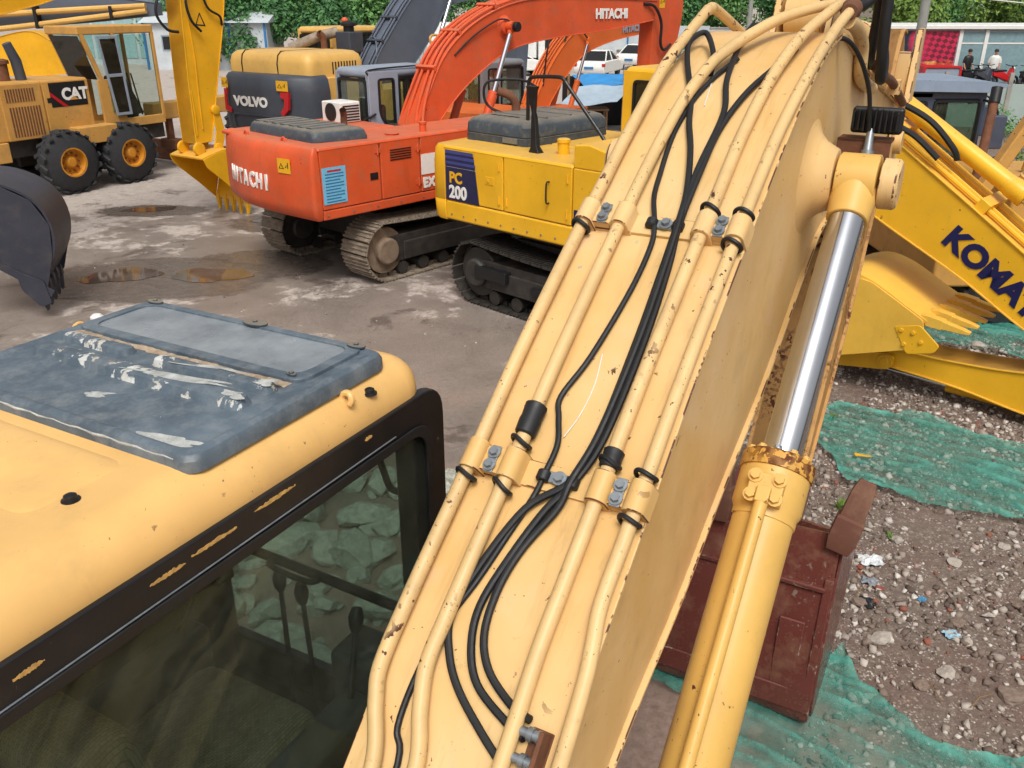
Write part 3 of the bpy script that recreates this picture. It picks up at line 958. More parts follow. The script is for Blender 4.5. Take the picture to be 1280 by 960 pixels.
for y in (-.2, .17):
    m.prism(fil([(3.3, .95), (3.85, .7), (4.1, .9), (3.95, 1.15), (3.55, 1.18)], .1), y, y + .04, 'y')
m.build('bucket_ear', M['brown_bucket'], bk, .006)
# ------------------------------------------------ the cab
def rr4(x0, x1, y0, y1, r, k=6):
    return fil([(x0, y0, r), (x1, y0, r), (x1, y1, r), (x0, y1, r)], r, k)
V0, V1, U0, U1 = .470, 1.47, -1.08, .60
m = MB()
m.box(U0, U1, V0 - .004, V1 + .004, 2.70, 2.985)
cab = m.build('cab', M['cab_yellow'], FG, .105, 6)
m = MB()
ZB = 1.25
for (u, v) in ((.50, V0), (.50, V1 - .07), (-.42, V1 - .06), (-1.06, V0), (-1.06, V1 - .07)):
    m.box(u, u + .085, v, v + .07, ZB + .62, 2.74)
m.box(-1.06, .585, V1 - .05, V1, ZB + .2, 1.95)
m.box(-1.06, .585, V0, V0 + .05, ZB + .2, 1.62)
m.box(.55, .60, V0, V1, ZB + .2, 1.62)
m.box(-1.07, -1.03, V0, V1, ZB + .2, 2.0)
m.box(-1.06, .60, V0, V1, ZB, ZB + .2)
m.build('cab_frame', M['blackpaint'], cab, .012)
fr = MB()
fr.ring(rr4(-1.02, .645, 1.5, 2.872, .10), rr4(-.93, .555, 1.62, 2.772, .085), V0 - .016, V0 + .02, 'y')
frame = fr.build('window_frame', M['blackpaint'], cab, .006)
gs = MB()
gs.ring(rr4(-.945, .57, 1.605, 2.787, .09), rr4(-.915, .54, 1.635, 2.757, .075), V0 - .024, V0 - .017, 'y')
gs.build('window_seal', M['rubber'], frame, .003)
m = MB()
m.tube([(-1.0, V0 - .018, 2.788), (.40, V0 - .018, 2.797)], .0022, 6)
m.build('seal_edge', M['zinc'], frame)
m = MB()
m.prism(rr4(-.935, .56, 1.615, 2.777, .085), V0 - .004, V0 + .001, 'y')
m.build('window_pane', M['glass_green'], frame)
# worn-through patches on the black band
wm = plain('worn_yellow_patch', '#c39a58', .6, 0, .35, 60, .2)
for i, (a, b, z) in enumerate(((-.715, -.655, 2.832), (-.425, -.335, 2.838), (-.318, -.19, 2.842), (-.135, .0, 2.850), (.268, .298, 2.846))):
    rnd = random.Random(i)
    n = 26
    hh = lambda k: .0058 * max(.12, math.sin(math.pi * k / n)) ** .45
    pts = [(a + (b - a) * k / n, z + hh(k) + rnd.uniform(-.0028, .0014)) for k in range(n + 1)] + [(b - (b - a) * k / n, z - hh(k) * .9 + rnd.uniform(-.0012, .0018)) for k in range(n + 1)]
    q = MB()
    q.prism(pts, V0 - .0175, V0 - .0165, 'y')
    q.build('worn_patch', wm, frame, smooth=False)
# other panes of the cab
for nm, args in (('windscreen', ('x', .575, .58, [(V0 + .05, 1.64), (V1 - .05, 1.64), (V1 - .05, 2.74), (V0 + .05, 2.74)])), ('door_pane', ('y', V1 - .03, V1 - .025, [(-.34, 1.95), (.5, 1.95), (.5, 2.74), (-.34, 2.74)])), ('side_pane', ('y', V1 - .03, V1 - .025, [(-.98, 1.95), (-.42, 1.95), (-.42, 2.74), (-.98, 2.74)])), ('rear_pane', ('x', -1.05, -1.045, [(V0 + .05, 2.0), (V1 - .05, 2.0), (V1 - .05, 2.74), (V0 + .05, 2.74)]))):
    q = MB()
    q.prism(args[3], args[1], args[2], args[0])
    q.build(nm, M['glass'], cab)
# roof hatch
def hatch_paint(name, th):
    hm = NT(name)
    blue = hm.ramp(hm.noise(4, 5, .7), [(.3, lin('#404b55')), (.7, lin('#5f6d79'))])
    dust = hm.ramp(hm.noise(14, 5, .75), [(.45, 0.0), (.75, .55)])
    blue = hm.mix(dust, blue, lin('#8d9293'))
    pe = hm.ramp(hm.noise(7.5, 5, .75, dist=.3), [(th, 0.0), (th + .015, 1.0)])
    bare = hm.ramp(hm.noise(12, 4), [(.35, lin('#a79b86')), (.6, lin('#c9cbc9'))])
    hm.set('Base Color', hm.mix(pe, blue, bare))
    hm.set('Roughness', .5)
    hm.bump(hm.math('ADD', hm.noise(60, 5), hm.math('MULTIPLY', pe, -.5)), .2, .004)
    return hm
hm = hatch_paint('hatch_paint', .70)
hm2 = hatch_paint('hatch_rib_paint', .55)
def hrow(z, i):
    return [(x, y, z) for x, y in rr4(-.240 + i, .462 - i, .508 + i, 1.458 - i, .05, 5)]
m = MB()
m.loft([hrow(2.978, .012), hrow(2.976, 0), hrow(3.004, 0), hrow(3.016, .006), hrow(3.021, .018), hrow(3.019, .03), hrow(3.012, .04), hrow(3.012, .06)])
hatch = m.build('roof_hatch', hm.m, cab)
def rib(u, va, vb, w, h, name='hatch_rib', mat=None):
    q = MB()
    o = [(x, y, 3.011) for x, y in rr4(u - w, u + w, va, vb, w, 5)]
    i1 = [(x, y, 3.011 + h * .85) for x, y in rr4(u - w * .72, u + w * .72, va + w * .28, vb - w * .28, w * .7, 5)]
    i2 = [(x, y, 3.011 + h) for x, y in rr4(u - w * .3, u + w * .3, va + w * .8, vb - w * .8, w * .3, 5)]
    q.loft([o, i1, i2])
    return q.build(name, mat or hm2.m, hatch)
rib(.02, .60, 1.38, .034, .026)
rib(.115, .60, 1.02, .026, .022)
rib(.12, 1.12, 1.40, .026, .02)
bp = plain('bare_white_primer', '#a9aba8', .75, 0, .35, 26, .3)
for k, (u, v, ru, rv, sd) in enumerate(((-.19, .62, .024, .08, 3), (-.10, .98, .014, .035, 4), (.03, .84, .012, .17, 5), (.02, .64, .018, .03, 6), (.115, .63, .016, .03, 7), (.122, .82, .007, .09, 8))):
    q = MB()
    pts = blob(0, 0, ru, rv, .15, sd + 40, 60, .55)
    pts = [(u + a + .004 * math.sin(31 * b + sd), v + b + .006 * math.sin(190 * a)) for a, b in pts]
    z = 3.0125 if k < 2 else (3.0375 if k in (2, 3) else 3.0335)
    q.prism(pts, z, z + .0006, 'z')
    q.build('bare_patch', bp, hatch, smooth=False)
q = MB()
q.tube([(-.238, .56 + .85 * i / 30, 3.006 + .002 * math.sin(i * 1.9)) for i in range(31)], [.0015 + .0028 * abs(math.sin(i * .9) * math.sin(i * .23)) for i in range(31)], 6)
q.build('worn_lid_edge', bp, hatch)
pn = NT('hatch_pane_plastic')
pn.set('Base Color', pn.ramp(pn.noise(7, 7, .7), [(.3, lin('#6a7076')), (.7, lin('#8f959a'))]))
pn.set('Roughness', pn.ramp(pn.noise(9, 5), [(.3, .22), (.7, .5)]))
q = MB()
q.ring(rr4(.18, .455, .575, 1.44, .05, 5), rr4(.215, .43, .61, 1.41, .05, 5), 3.009, 3.023, 'z')
q.build('pane_surround', hm.m, hatch, .003)
q = MB()
q.prism(rr4(.205, .44, .60, 1.42, .05, 5), 3.010, 3.0165, 'z')
q.build('hatch_pane', pn.m, hatch)
for u, v, rx in ((.445, .98, .045), (.44, .60, .03), (.2, .62, .015), (.44, 1.40, .03)):
    q = MB()
    q.prism([(u + rx * .55 * math.cos(a), v + rx * math.sin(a)) for a in [2 * math.pi * i / 18 for i in range(18)]], 3.0235, 3.030, 'z')
    q.lathe((u, v, 3.029), (0, 0, 1), [(0, .008), (.006, .007)], 10)
    q.build('pane_clip', M['hood'], hatch, .002)
sm_ = plain('flaking_sealant', '#a5917a', .85, 0, .45, 30, .5)
q = MB()
rnd = random.Random(5)
P = [(.163 + .003 * math.sin(i * .37) + rnd.uniform(-.002, .002), .60 + .83 * i / 60) for i in range(61)]
q.prism([(a - .012 - rnd.uniform(0, .005), b) for a, b in P] + [(a + .010 + rnd.uniform(0, .005), b) for a, b in P[::-1]], 3.0125, 3.0140, 'z')
q.build('old_sealant', sm_, hatch)
# raised panel pressed in the roof behind the hatch
q = MB()
q.loft([[(x, y, 2.983) for x, y in rr4(-.52, -.27, .66, 1.36, .05)], [(x, y, 2.992) for x, y in rr4(-.50, -.29, .68, 1.34, .05)]])
q.build('roof_pressing', M['cab_yellow'], cab)
q = MB()
q.loft([[(x, y, 2.983) for x, y in rr4(-.95, -.58, .66, 1.36, .05)], [(x, y, 2.992) for x, y in rr4(-.93, -.60, .68, 1.34, .05)]])
q.build('roof_pressing', M['cab_yellow'], cab)
for u, v in ((-.43, .64), (.345, .488), (-.43, 1.40)):
    q = MB()
    z = 2.982 if u < 0 else 2.942
    q.lathe((u, v, z), (0, 0, 1), [(0, .020), (.005, .019), (.006, .014), (.014, .013), (.017, .008)], 16)
    q.build('roof_bolt', M['black'], cab)
q = MB()
c = Vector((.255, .492, 2.962))
q.tube([c + Vector((.004 * math.sin(a), .016 * math.cos(a), .016 * math.sin(a))) for a in [math.pi * (-.25 + 1.5 * i / 14) for i in range(15)]], .009, 8)
q.build('lifting_eye', M['cab_yellow'], cab)
q = MB()
q.lathe((.33, 1.55, 2.94), (0, 0, 1), [(0, .012), (.03, .012), (.033, .020), (.045, .020), (.052, .012)], 16)
q.build('roof_cap', M['white'], cab)
q = MB()
q.tube([(.27 + .024 * math.cos(a), 1.56, 2.955 + .024 * math.sin(a)) for a in [2 * math.pi * i / 18 for i in range(19)]], .006, 8)
q.build('lifting_eye', M['cab_yellow'], cab)
# cab interior
seatm = NT('plaid_seat_fabric')
bx = seatm.n.new('ShaderNodeTexBrick')
seatm.l.new(seatm.scale((28, 28, 28)), bx.inputs['Vector'])
bx.inputs['Color1'].default_value = lin('#8f7f66')
bx.inputs['Color2'].default_value = lin('#75674f')
bx.inputs['Mortar'].default_value = lin('#4a4336')
bx.inputs['Scale'].default_value = 1.0
seatm.set('Base Color', bx.outputs[0])
seatm.set('Roughness', .95)
q = MB()
q.box(-.30, .28, .72, 1.24, 1.62, 1.80)
seat = q.build('seat', seatm.m, cab, .07, 4)
q = MB()
q.box(-.10, .10, .72, 1.24, 0, .62, Matrix.Translation((-.30, 0, 1.66)) @ Matrix.Rotation(R(-14), 4, 'Y'))
q.build('backrest', seatm.m, seat, .075, 4)
q = MB()
q.box(-.15, .35, .55, .68, 1.55, 1.86)
q.box(-.15, .35, 1.29, 1.40, 1.55, 1.86)
q.box(.36, .54, .56, .76, 1.45, 1.95)
q.box(-.25, .2, .75, 1.2, 1.45, 1.62)
q.build('control_console', M['inside'], cab, .03, 3)
for a, b in (((.30, .62, 1.86), (.40, .66, 2.06)), ((.26, 1.34, 1.86), (.36, 1.30, 2.05)), ((.42, .88, 1.5), (.50, .98, 1.98)), ((.44, 1.02, 1.5), (.52, 1.10, 1.98))):
    q = MB()
    q.cyl(a, b, .011, .009, 10)
    q.lathe(Vector(b), Vector(b) - Vector(a), [(-.02, .012), (0, .022), (.03, .026), (.06, .016)], 14)
    q.build('control_lever', M['black'], cab)
tube_part('grab_rail', [(.54, .50, 2.06), (.545, .9, 2.065), (.545, 1.15, 2.07), (.54, 1.44, 2.08)], .018, M['black'], cab, 12)
tube_part('grab_rail', [(.55, 1.13, 2.07), (.50, 1.12, 2.08), (.485, 1.02, 2.08), (.50, .93, 2.07), (.55, .92, 2.065)], .011, M['black'], cab, 10)
tube_part('grab_handle', [(.56, .62, 2.66), (.53, .62, 2.64), (.525, .60, 2.58), (.53, .585, 2.53), (.56, .58, 2.50)], .011, M['black'], cab, 10)
q = MB()
q.box(-.1, .05, V0 - .0065, V0 - .0045, 1.90, 1.96, Matrix.Translation((-.02, 0, .12)) @ Matrix.Rotation(R(-22), 4, 'Y') @ Matrix.Translation((.02, 0, -.05)))
q.build('green_tape', plain('green_tape', '#3c8f68', .6), frame)
# deck, counterweight and undercarriage below the cab
q = MB()
q.box(-3.3, .66, -1.3, 1.47, 1.05, 1.23)
q.box(-3.2, -.3, -1.28, -.62, 1.23, 1.85)
q.box(-3.2, -1.15, -.55, 1.4, 1.23, 2.05)
q.build('deck', M['cream'], FG, .03)
q = MB()
q.prism(fil([(-3.95, -.7, .3), (-3.95, .85, .3), (-3.55, 1.42, .3), (-3.31, 1.42, .02), (-3.31, -1.3, .02), (-3.6, -1.3, .3)], .3), 1.0, 2.1, 'z')
q.build('counterweight', M['cream'], FG, .06, 3)
for v in (-1.12, 1.12):
    track(FG, v, .6, 4.2, .95, M['darksteel'], M['darksteel'], u0=-1.15, shoes=False)
q = MB()
q.box(-2.0, -.2, -.85, .85, .45, .95)
q.cyl((-1.15, 0, .95), (-1.15, 0, 1.06), .6, n=28)
q.build('car_body', M['darksteel'], FG, .02)
# ---------------------------------------------------------------- the row of machines in the yard
def panel(parent, name, mat, u0, u1, v0, v1, z0, z1, bev=.012, seg=3):
    m = MB()
    m.box(u0, u1, v0, v1, z0, z1)
    return m.build(name, mat, parent, bev, seg)
def pane_on_y(parent, pts, v, mat, frame_mat, name='window', r=.06, t=.02, w=.035, sgn=-1):
    """a window with its frame on a side wall (plane v); pts is the (u,z) outline"""
    o = fil(pts, r, 4)
    cx, cz = sum(p[0] for p in o) / len(o), sum(p[1] for p in o) / len(o)
    def sh(d):
        out = []
        for i in range(len(o)):
            a, b = Vector(o[i - 1]), Vector(o[(i + 1) % len(o)])
            tt = (b - a).normalized()
            nn = Vector((-tt.y, tt.x))
            if nn.dot(Vector((cx, cz)) - Vector(o[i])) < 0:
                nn = -nn
            out.append(tuple(Vector(o[i]) + nn * d))
        return out
    m = MB()
    m.ring(o, sh(w), v - t, v + t, 'y')
    f = m.build(name, frame_mat, parent)
    m = MB()
    m.prism(sh(w * .5), v - .003, v + .003, 'y')
    m.build('pane', mat, f)
    return f
def pane_on_x(parent, pts, u, mat, frame_mat, name='window', r=.06, t=.02, w=.035):
    o = fil(pts, r, 4)
    cx, cz = sum(p[0] for p in o) / len(o), sum(p[1] for p in o) / len(o)
    inn = [(cx + (p[0] - cx) * (1 - w * 3), cz + (p[1] - cz) * (1 - w * 3)) for p in o]
    m = MB()
    m.ring(o, inn, u - t, u + t, 'x')
    f = m.build(name, frame_mat, parent)
    m = MB()
    m.prism(inn, u - .003, u + .003, 'x')
    m.build('pane', mat, f)
    return f
def cab_box(parent, u0, u1, v0, v1, z0, z1, mat, side=True, rear=True, split=None, bev=.09, name='cab', gl='glass_dark'):
    """operator's cab: hollow shell of roof, posts and lower walls, with framed panes on every side"""
    zs = z0 + (z1 - z0) * .42
    m = MB()
    m.box(u0, u1, v0, v1, z1 - .16, z1)
    c = m.build(name, mat, parent, bev, 5)
    m = MB()
    p = .09
    sp = split if split is not None else u0 + (u1 - u0) * .38
    for v in (v0, v1 - .05):
        m.box(u0, u1, v, v + .05, z0, zs)
        for u in (u0, sp - .05, u1 - p):
            m.box(u, u + p, v + .001, v + .049, zs - .02, z1 - .05)
    m.box(u0 + .002, u0 + .05, v0 + .04, v1 - .04, z0, zs)
    m.box(u1 - .05, u1 - .002, v0 + .04, v1 - .04, z0, zs - .3)
    for u in (u0 + .002, u1 - .07):
        for v in (v0 + .03, v1 - .1):
            m.box(u, u + .06, v, v + .07, zs - .35, z1 - .06)
    for v in (v0, v1 - .04):
        if side:
            m.ring(fil([(u0 + .001, zs + .5, .001), (u0 + .001, zs - .3, .001), (sp, zs - .3, .001), (sp, z1 - .05, .001), (u0 + .001, z1 - .05, .001)], .001, 4), fil([(u0 + .19, zs + .30, .05), (u0 + .25, zs + .16, .05), (sp - .07, zs - .04, .05), (sp - .07, z1 - .17, .06), (u0 + .19, z1 - .17, .06)], .06, 4), v, v + .04, 'y')
    m.build('cab_wall', mat, c, .012, 2)
    for v in (v0, v1):
        pane_on_y(c, [(u0 + .175, zs + .29), (u0 + .235, zs + .15), (sp - .055, zs - .05), (sp - .055, z1 - .155), (u0 + .175, z1 - .155)] if side else [(u0 + .06, zs), (sp, zs), (sp, z1 - .15), (u0 + .06, z1 - .15)], v + (.0 if v == v0 else 0), M[gl], M['black'], 'side_window', .07)
        pane_on_y(c, [(sp + .03, zs - .02), (u1 - .06, zs - .02), (u1 - .06, z1 - .15), (sp + .03, z1 - .15)], v, M[gl], M['black'], 'door_window', .07)
    pane_on_x(c, [(v0 + .07, zs), (v1 - .07, zs), (v1 - .07, z1 - .16), (v0 + .07, z1 - .16)], u0, M[gl], M['black'], 'rear_window')
    pane_on_x(c, [(v0 + .07, zs - .3), (v1 - .07, zs - .3), (v1 - .07, z1 - .16), (v0 + .07, z1 - .16)], u1, M[gl], M['black'], 'windscreen')
    m = MB()
    um = (u0 + u1) / 2
    vm = (v0 + v1) / 2
    m.box(um - .3, um + .15, vm - .22, vm + .22, z0, z0 + .5)
    m.box(um - .4, um - .26, vm - .22, vm + .22, z0 + .4, z0 + 1.1)
    m.build('operator_seat', M['inside'], c, .05, 3)
    return c
def vlouvre(parent, n, u0, u1, v, z0, z1, mat, horiz=False, name='vent_slot', lean=0):
    for k in range(n):
        m = MB()
        if horiz:
            z = z0 + (z1 - z0) * k / n
            m.box(u0, u1, v - .006, v + .006, z, z + (z1 - z0) / n * .5)
        else:
            u = u0 + (u1 - u0) * k / n
            m.box(u, u + (u1 - u0) / n * .5, v - .006, v + .006, z0, z1)
        m.build(name, mat, parent)
def sticker(parent, M4, w=.22, h=.18):
    """yellow warning sticker: hazard triangle, machine and striding figure drawn in black"""
    m = MB()
    m.box(-w / 2, w / 2, -h / 2, h / 2, 0, .002)
    o = m.build('warning_sticker', M['sticker'], parent)
    o.matrix_local = M4
    q = MB()
    q.ring([(-.09 * w / .22, -.04), (-.0 * w, -.04), (-.045 * w / .22, .04)], [(-.075 * w / .22, -.032), (-.015 * w / .22, -.032), (-.045 * w / .22, .024)], .002, .004, 'z')
    q.box(-.048, -.042, -.012, .008, .002, .004)
    q.box(.02, .05, -.02, -.005, .002, .004)
    q.box(.04, .07, .002, .012, .002, .004)
    q.box(.072, .088, -.03, .03, .002, .004)
    q.cyl((.08, .04, .002), (.08, .04, .004), .01, n=10)
    q.build('sticker_print', M['sticker_ink'], o)
    return o
def RY(px, py, pz, rz=0.0, tilt=0.0):
    """frame for flat marks on a right-hand (v = const, facing -v) side: x along u, y up"""
    return Matrix.Translation((px, py, pz)) @ Matrix.Rotation(R(90), 4, 'X') @ Matrix.Rotation(rz, 4, 'Z')
def pipes(parent, pts_list, r, mat):
    for P in pts_list:
        tube_part('pipe', P, r, mat, parent, 8, 5)

# ---- orange excavator, its counterweight towards us
EX = thing('excavator', 'orange excavator with grey engine cover, HITACHI counterweight and blue notice on its side', 'excavator', (-1.765, 14.77), 43)
EXR = -1.35
cw = MB()
def cwrow(z, gr):
    return [(x, y, z) for x, y in fil([(-2.68, EXR + gr * .3, .01), (-2.40, 1.35 - gr * .3, .01), (-2.55 + gr * .4, 1.35 - gr * .3, .2), (-2.90 + gr, .45, .5), (-2.94 + gr, -.45, .5), (-2.82 + gr * .6, EXR + gr * .3, .13)], .3, 7)]
cw.loft([cwrow(1.10, .12), cwrow(1.16, .03), cwrow(1.30, .0), cwrow(1.75, .02), cwrow(1.98, .06), cwrow(2.07, .11), cwrow(2.10, .18)])
cwt = cw.build('counterweight', M['orange'], EX, ang=50)
def side_doors(parent, v, seams, z0, z1, mat, tilt=0, t=.06, gap=.010, bev=.014):
    out = []
    for a, b in zip(seams, seams[1:]):
        out.append(panel(parent, 'side_door', mat, a + gap, b - gap, v, v + t, z0, z1, bev, 3))
    return out
doors = side_doors(EX, EXR + .005, [-2.68, -1.63, -.87, .35, 1.45], 1.245, 2.06, M['orange'])
panel(EX, 'lower_skirt', M['orange'], -2.67, 2.0, EXR + .01, EXR + .12, 1.10, 1.235, .02)
q = MB()
q.box(-2.45, 1.9, EXR + .07, 1.28, 1.12, 1.2)
q.box(-2.45, .3, EXR + .07, 1.26, 1.2, 2.02)
q.box(-2.66, 1.45, EXR + .05, -.32, 1.2, 2.02)
q.build('machinery_deck', M['darksteel'], EX, .01)
q = MB()
q.box(-2.69, 1.46, EXR + .0, -.3, 2.03, 2.09)
q.box(-2.60, -.45, -.295, 1.30, 2.03, 2.095)
q.build('top_cover', M['orange'], EX, .03, 3)
# ribbed engine cover
q = MB()
def cvr(z, i, c=.1):
    return [(x, y, z) for x, y in fil([(-2.48 + i, -.95 + i), (-1.62 - i, -1.12 + i), (-1.55 - i, .9 - i), (-2.40 + i, .85 - i)], c, 4)]
q.loft([cvr(2.06, 0), cvr(2.14, 0), cvr(2.22, .03), cvr(2.25, .07)])
ec = q.build('engine_cover', M['hood'], EX, ang=40)
for k in range(7):
    q = MB()
    v = -.75 + k * .22
    q.prism([(v, 2.245), (v + .02, 2.268), (v + .13, 2.268), (v + .15, 2.245)], -2.34, -1.72, 'x')
    q.build('cover_rib', M['hood'], ec, .004)
q = MB()
q.tube(catmull([(-1.45, -.30, 2.1), (-1.45, -.30, 2.24), (-1.46, -.32, 2.34), (-1.50, -.36, 2.42)], 5), .05, 14, caps=False)
q.tube(catmull([(-1.45, -.30, 2.12), (-1.45, -.30, 2.24), (-1.46, -.32, 2.34), (-1.497, -.357, 2.415)], 5), .044, 14, caps=False)
q.build('exhaust_pipe', M['rust'], EX)
q = MB()
q.prism([(-1.45 + .16 * math.cos(a), -.30 + .11 * math.sin(a)) for a in [2 * math.pi * i / 20 for i in range(20)]], 2.09, 2.115, 'z')
q.build('exhaust_collar', M['black'], EX, .004)
for u, v, r, h, mt in ((-.60, -1.12, .055, .14, 'orange'), (-1.15, -1.05, .10, .03, 'orange')):
    q = MB()
    q.lathe((u, v, 2.085), (0, 0, 1), [(0, r), (h * .85, r), (h * .85, r * 1.12), (h * 1.05, r * 1.12), (h * 1.1, r * .8)], 18)
    q.build('filler_cap', M[mt], EX)
# air-conditioner unit standing behind the cab
q = MB()
q.box(-.95, -.55, .45, .95, 2.10, 2.42)
acu = q.build('air_conditioner', M['white'], EX, .02)
vlouvre(acu, 6, -.90, -.58, .448, 2.13, 2.39, M['black'], True)
q = MB()
q.cyl((-.952, .70, 2.26), (-.97, .70, 2.26), .14, n=22)
q.build('fan_grille', M['black'], acu)
ecab = cab_box(EX, -.38, 1.2, .40, 1.30, 1.2, 2.9, M['cabgrey'], split=.2, gl='glass')
tube_part('roof_trim', [(-.37, .42, 2.80), (-.36, .41, 2.88), (.4, .40, 2.905), (1.15, .41, 2.90)], .013, M['rubber'], ecab, 8)
tube_part('grab_rail', [(-.52, .5, 2.05), (-.45, .46, 2.12), (-.4, .39, 2.16), (-.30, .37, 2.2)], .02, M['black'], ecab, 8)
eb = boomplate(EX, [(-.05, 1.85), (.3, 2.5), (.74, 3.13), (1.5, 3.61), (2.59, 3.90), (4.2, 3.95), (6.7, 3.90)], [(.35, 1.75), (.55, 2.1), (1.27, 2.66), (2.27, 3.13), (3.56, 3.30), (5.02, 3.39), (6.6, 3.55)], -.05, .22, M['orange'])
BT = [(-.05, 1.85), (.3, 2.5), (.74, 3.13), (1.5, 3.61), (2.59, 3.90), (4.2, 3.95)]
for v in (-.22, -.12, .02, .12):
    tube_part('pipe', [(.02, v * 1.8, 1.95), (.22, v * 1.3, 2.45)] + [(u - .045, v, z + .05) for u, z in BT[2:]], .025, M['orange'], eb, 8, 5)
for u, z in ((.52, 2.86), (1.1, 3.40), (1.95, 3.79)):
    q = MB()
    q.box(-.03, .03, -.27, .17, .0, .09, Matrix.Translation((u - .03, 0, z)) @ Matrix.Rotation(-math.atan2(.35, .5), 4, 'Y'))
    q.build('pipe_clamp', M['orange'], eb, .005)
q = MB()
q.lathe((2.11, -.26, 3.5), (0, -1, 0), [(0, .2), (.03, .15), (.09, .13), (.10, .09), (.24, .09)], 24)
q.build('pin_boss', M['orange'], eb)
for v in (-.44, .34):
    c, d = hyd(EX, (1.12, v, 1.3), (2.11, v, 3.5), .075, .043, 1.28, M['orange'], 'boom_cylinder', .075, .05)
q = MB()
q.cyl((2.11, -.52, 3.5), (2.11, -.60, 3.5), .08, n=18)
q.build('pin_cap', M['black'], eb, .01)
tube_part('hose', [(.9, -.28, 3.08), (1.3, -.30, 3.35), (1.8, -.32, 3.58), (2.0, -.36, 3.62), (2.1, -.42, 3.58)], .014, M['rubber'], eb, 8)
text('HITACHI', .235, M['white_l'], eb, (4.62, -.291, 3.60), (R(90), 0, R(0)), bold=.012, sx=1.12)
es = boomplate(EX, [(6.45, 4.35), (6.65, 3.6), (6.65, 2.4), (6.95, .9)], [(7.65, 4.3), (7.75, 3.7), (7.5, 2.6), (7.3, .9)], -.05, .17, M['orange'], 'stick', 0)
tube_part('hose', [(6.2, -.28, 3.85), (6.5, -.34, 3.8), (6.75, -.36, 3.5), (6.8, -.34, 3.1), (7.0, -.3, 2.95), (7.3, -.26, 3.05)], .03, M['rubber'], es, 8)
sticker(es, RY(6.95, -.222, 3.9), .2, .26)
# marks on the side and the counterweight
q = MB()
q.box(-.20, .20, -.25, .25, 0, .003)
po = q.build('notice_board', M['blue_paper'], EX)
po.matrix_local = RY(-2.46, EXR - .001, 1.57)
for k in range(11):
    q = MB()
    z = .2 - k * .042
    q.box(-.15 if k else -.11, (.16 if k % 3 else .1) if k else .12, z - (.008 if k else .014), z + (.008 if k else .012), .003, .005)
    q.build('notice_line', M['blue_ink'] if k else M['red'], po)
def rear_u(row):
    def f(v):
        best = None
        for i in range(len(row)):
            a, b = row[i], row[(i + 1) % len(row)]
            if (a[1] - v) * (b[1] - v) <= 0 and a[1] != b[1]:
                u = a[0] + (b[0] - a[0]) * (v - a[1]) / (b[1] - a[1])
                best = u if best is None else min(best, u)
        return best
    return f
letters_on_curve('HITACHI', .30, M['white_l'], cwt, .84, -.44, rear_u(cwrow(1.55, .01)), 1.44, .010)
sticker(cwt, Matrix(((.13, 0, -.99, -2.885), (-.99, 0, -.13, -.80), (0, 1, 0, 1.82), (0, 0, 0, 1))), .26, .2)
q = MB()
q.box(-.86, -.32, EXR - .0045, EXR + .004, 1.50, 1.80)
q.build('pale_stripe', M['white_l'], EX)
text('EX200', .2, M['white_l'], EX, (-.84, EXR - .005, 1.31), (R(90), 0, 0), bold=.012)
for u, z in ((-1.76, 1.60),):
    q = MB()
    q.box(u - .07, u + .07, EXR - .004, EXR + .01, z - .05, z + .05)
    q.box(u - .04, u + .02, EXR - .012, EXR - .003, z - .02, z + .02)
    q.build('door_latch', M['black'], EX, .003)
for v in (-1.1, 1.1):
    track(EX, v, .6, 4.1, .92, M['steel'], M['darksteel'], .19, .05, wear=M['mud'] if v < 0 else None)
q = MB()
q.box(-1.3, 1.3, -.85, .85, .42, .9)
q.cyl((0, 0, .9), (0, 0, 1.09), .62, n=28)
q.build('car_body', M['darksteel'], EX, .02)

for u, z in ((-1.68, 1.95), (-.92, 1.4), (-.92, 1.9)):
    q = MB()
    q.cyl((u, EXR - .006, z - .06), (u, EXR - .006, z + .06), .014, n=10)
    q.box(u - .05, u + .05, EXR - .005, EXR + .004, z - .035, z + .035)
    q.build('door_hinge', M['orange'], EX, .003)
for u, v in ((-2.66, -.5), (-2.64, .5)):
    q = MB()
    q.tube([(u, v + .05 * math.cos(a), 2.09 + .06 * math.sin(a)) for a in [math.pi * i / 10 for i in range(11)]], .016, 8)
    q.build('lifting_eye', M['orange'], cwt)
for k in range(5):
    q = MB()
    q.box(-1.45 + k * .0, -1.05, EXR - .004, EXR + .004, 1.78 + k * .035, 1.795 + k * .035)
    q.build('vent_slot', M['black'], EX)
for k in range(9):
    q = MB()
    q.lathe((-2.6 + k * .44, EXR + .005, 1.165), (0, -1, 0), [(0, .014), (.008, .014), (.009, .009)], 8)
    q.build('skirt_bolt', M['zinc'], EX)
# ---- bright yellow excavator parked across the row, facing right
PC = thing('excavator', 'bright yellow excavator with navy PC 200 panel and dark engine cover', 'excavator', (1.585, 11.45), 134.5)
PR = -1.36
pcw = MB()
def prow(z, gr):
    return [(x, y, z) for x, y in fil([(-2.18, PR + gr * .3, .02), (-2.18, 1.36 - gr * .3, .02), (-2.42 + gr * .6, 1.36 - gr * .3, .2), (-2.62 + gr, .6, .5), (-2.62 + gr, -.6, .5), (-2.46 + gr * .6, PR + gr * .3, .2)], .2, 7)]
pcw.loft([prow(1.10, .10), prow(1.14, .03), prow(1.375, .0), prow(1.383, .02), prow(1.39, .0), prow(1.9, .01), prow(2.07, .05), prow(2.12, .12)])
pcwt = pcw.build('counterweight', M['yellow2'], PC, ang=50)
pd = side_doors(PC, PR + .004, [-2.18, -1.05, .12, 1.3], 1.395, 2.09, M['yellow2'])
panel(PC, 'lower_skirt', M['yellow2'], -2.175, 1.9, PR + .0, PR + .12, 1.12, 1.385, .03, 4)
q = MB()
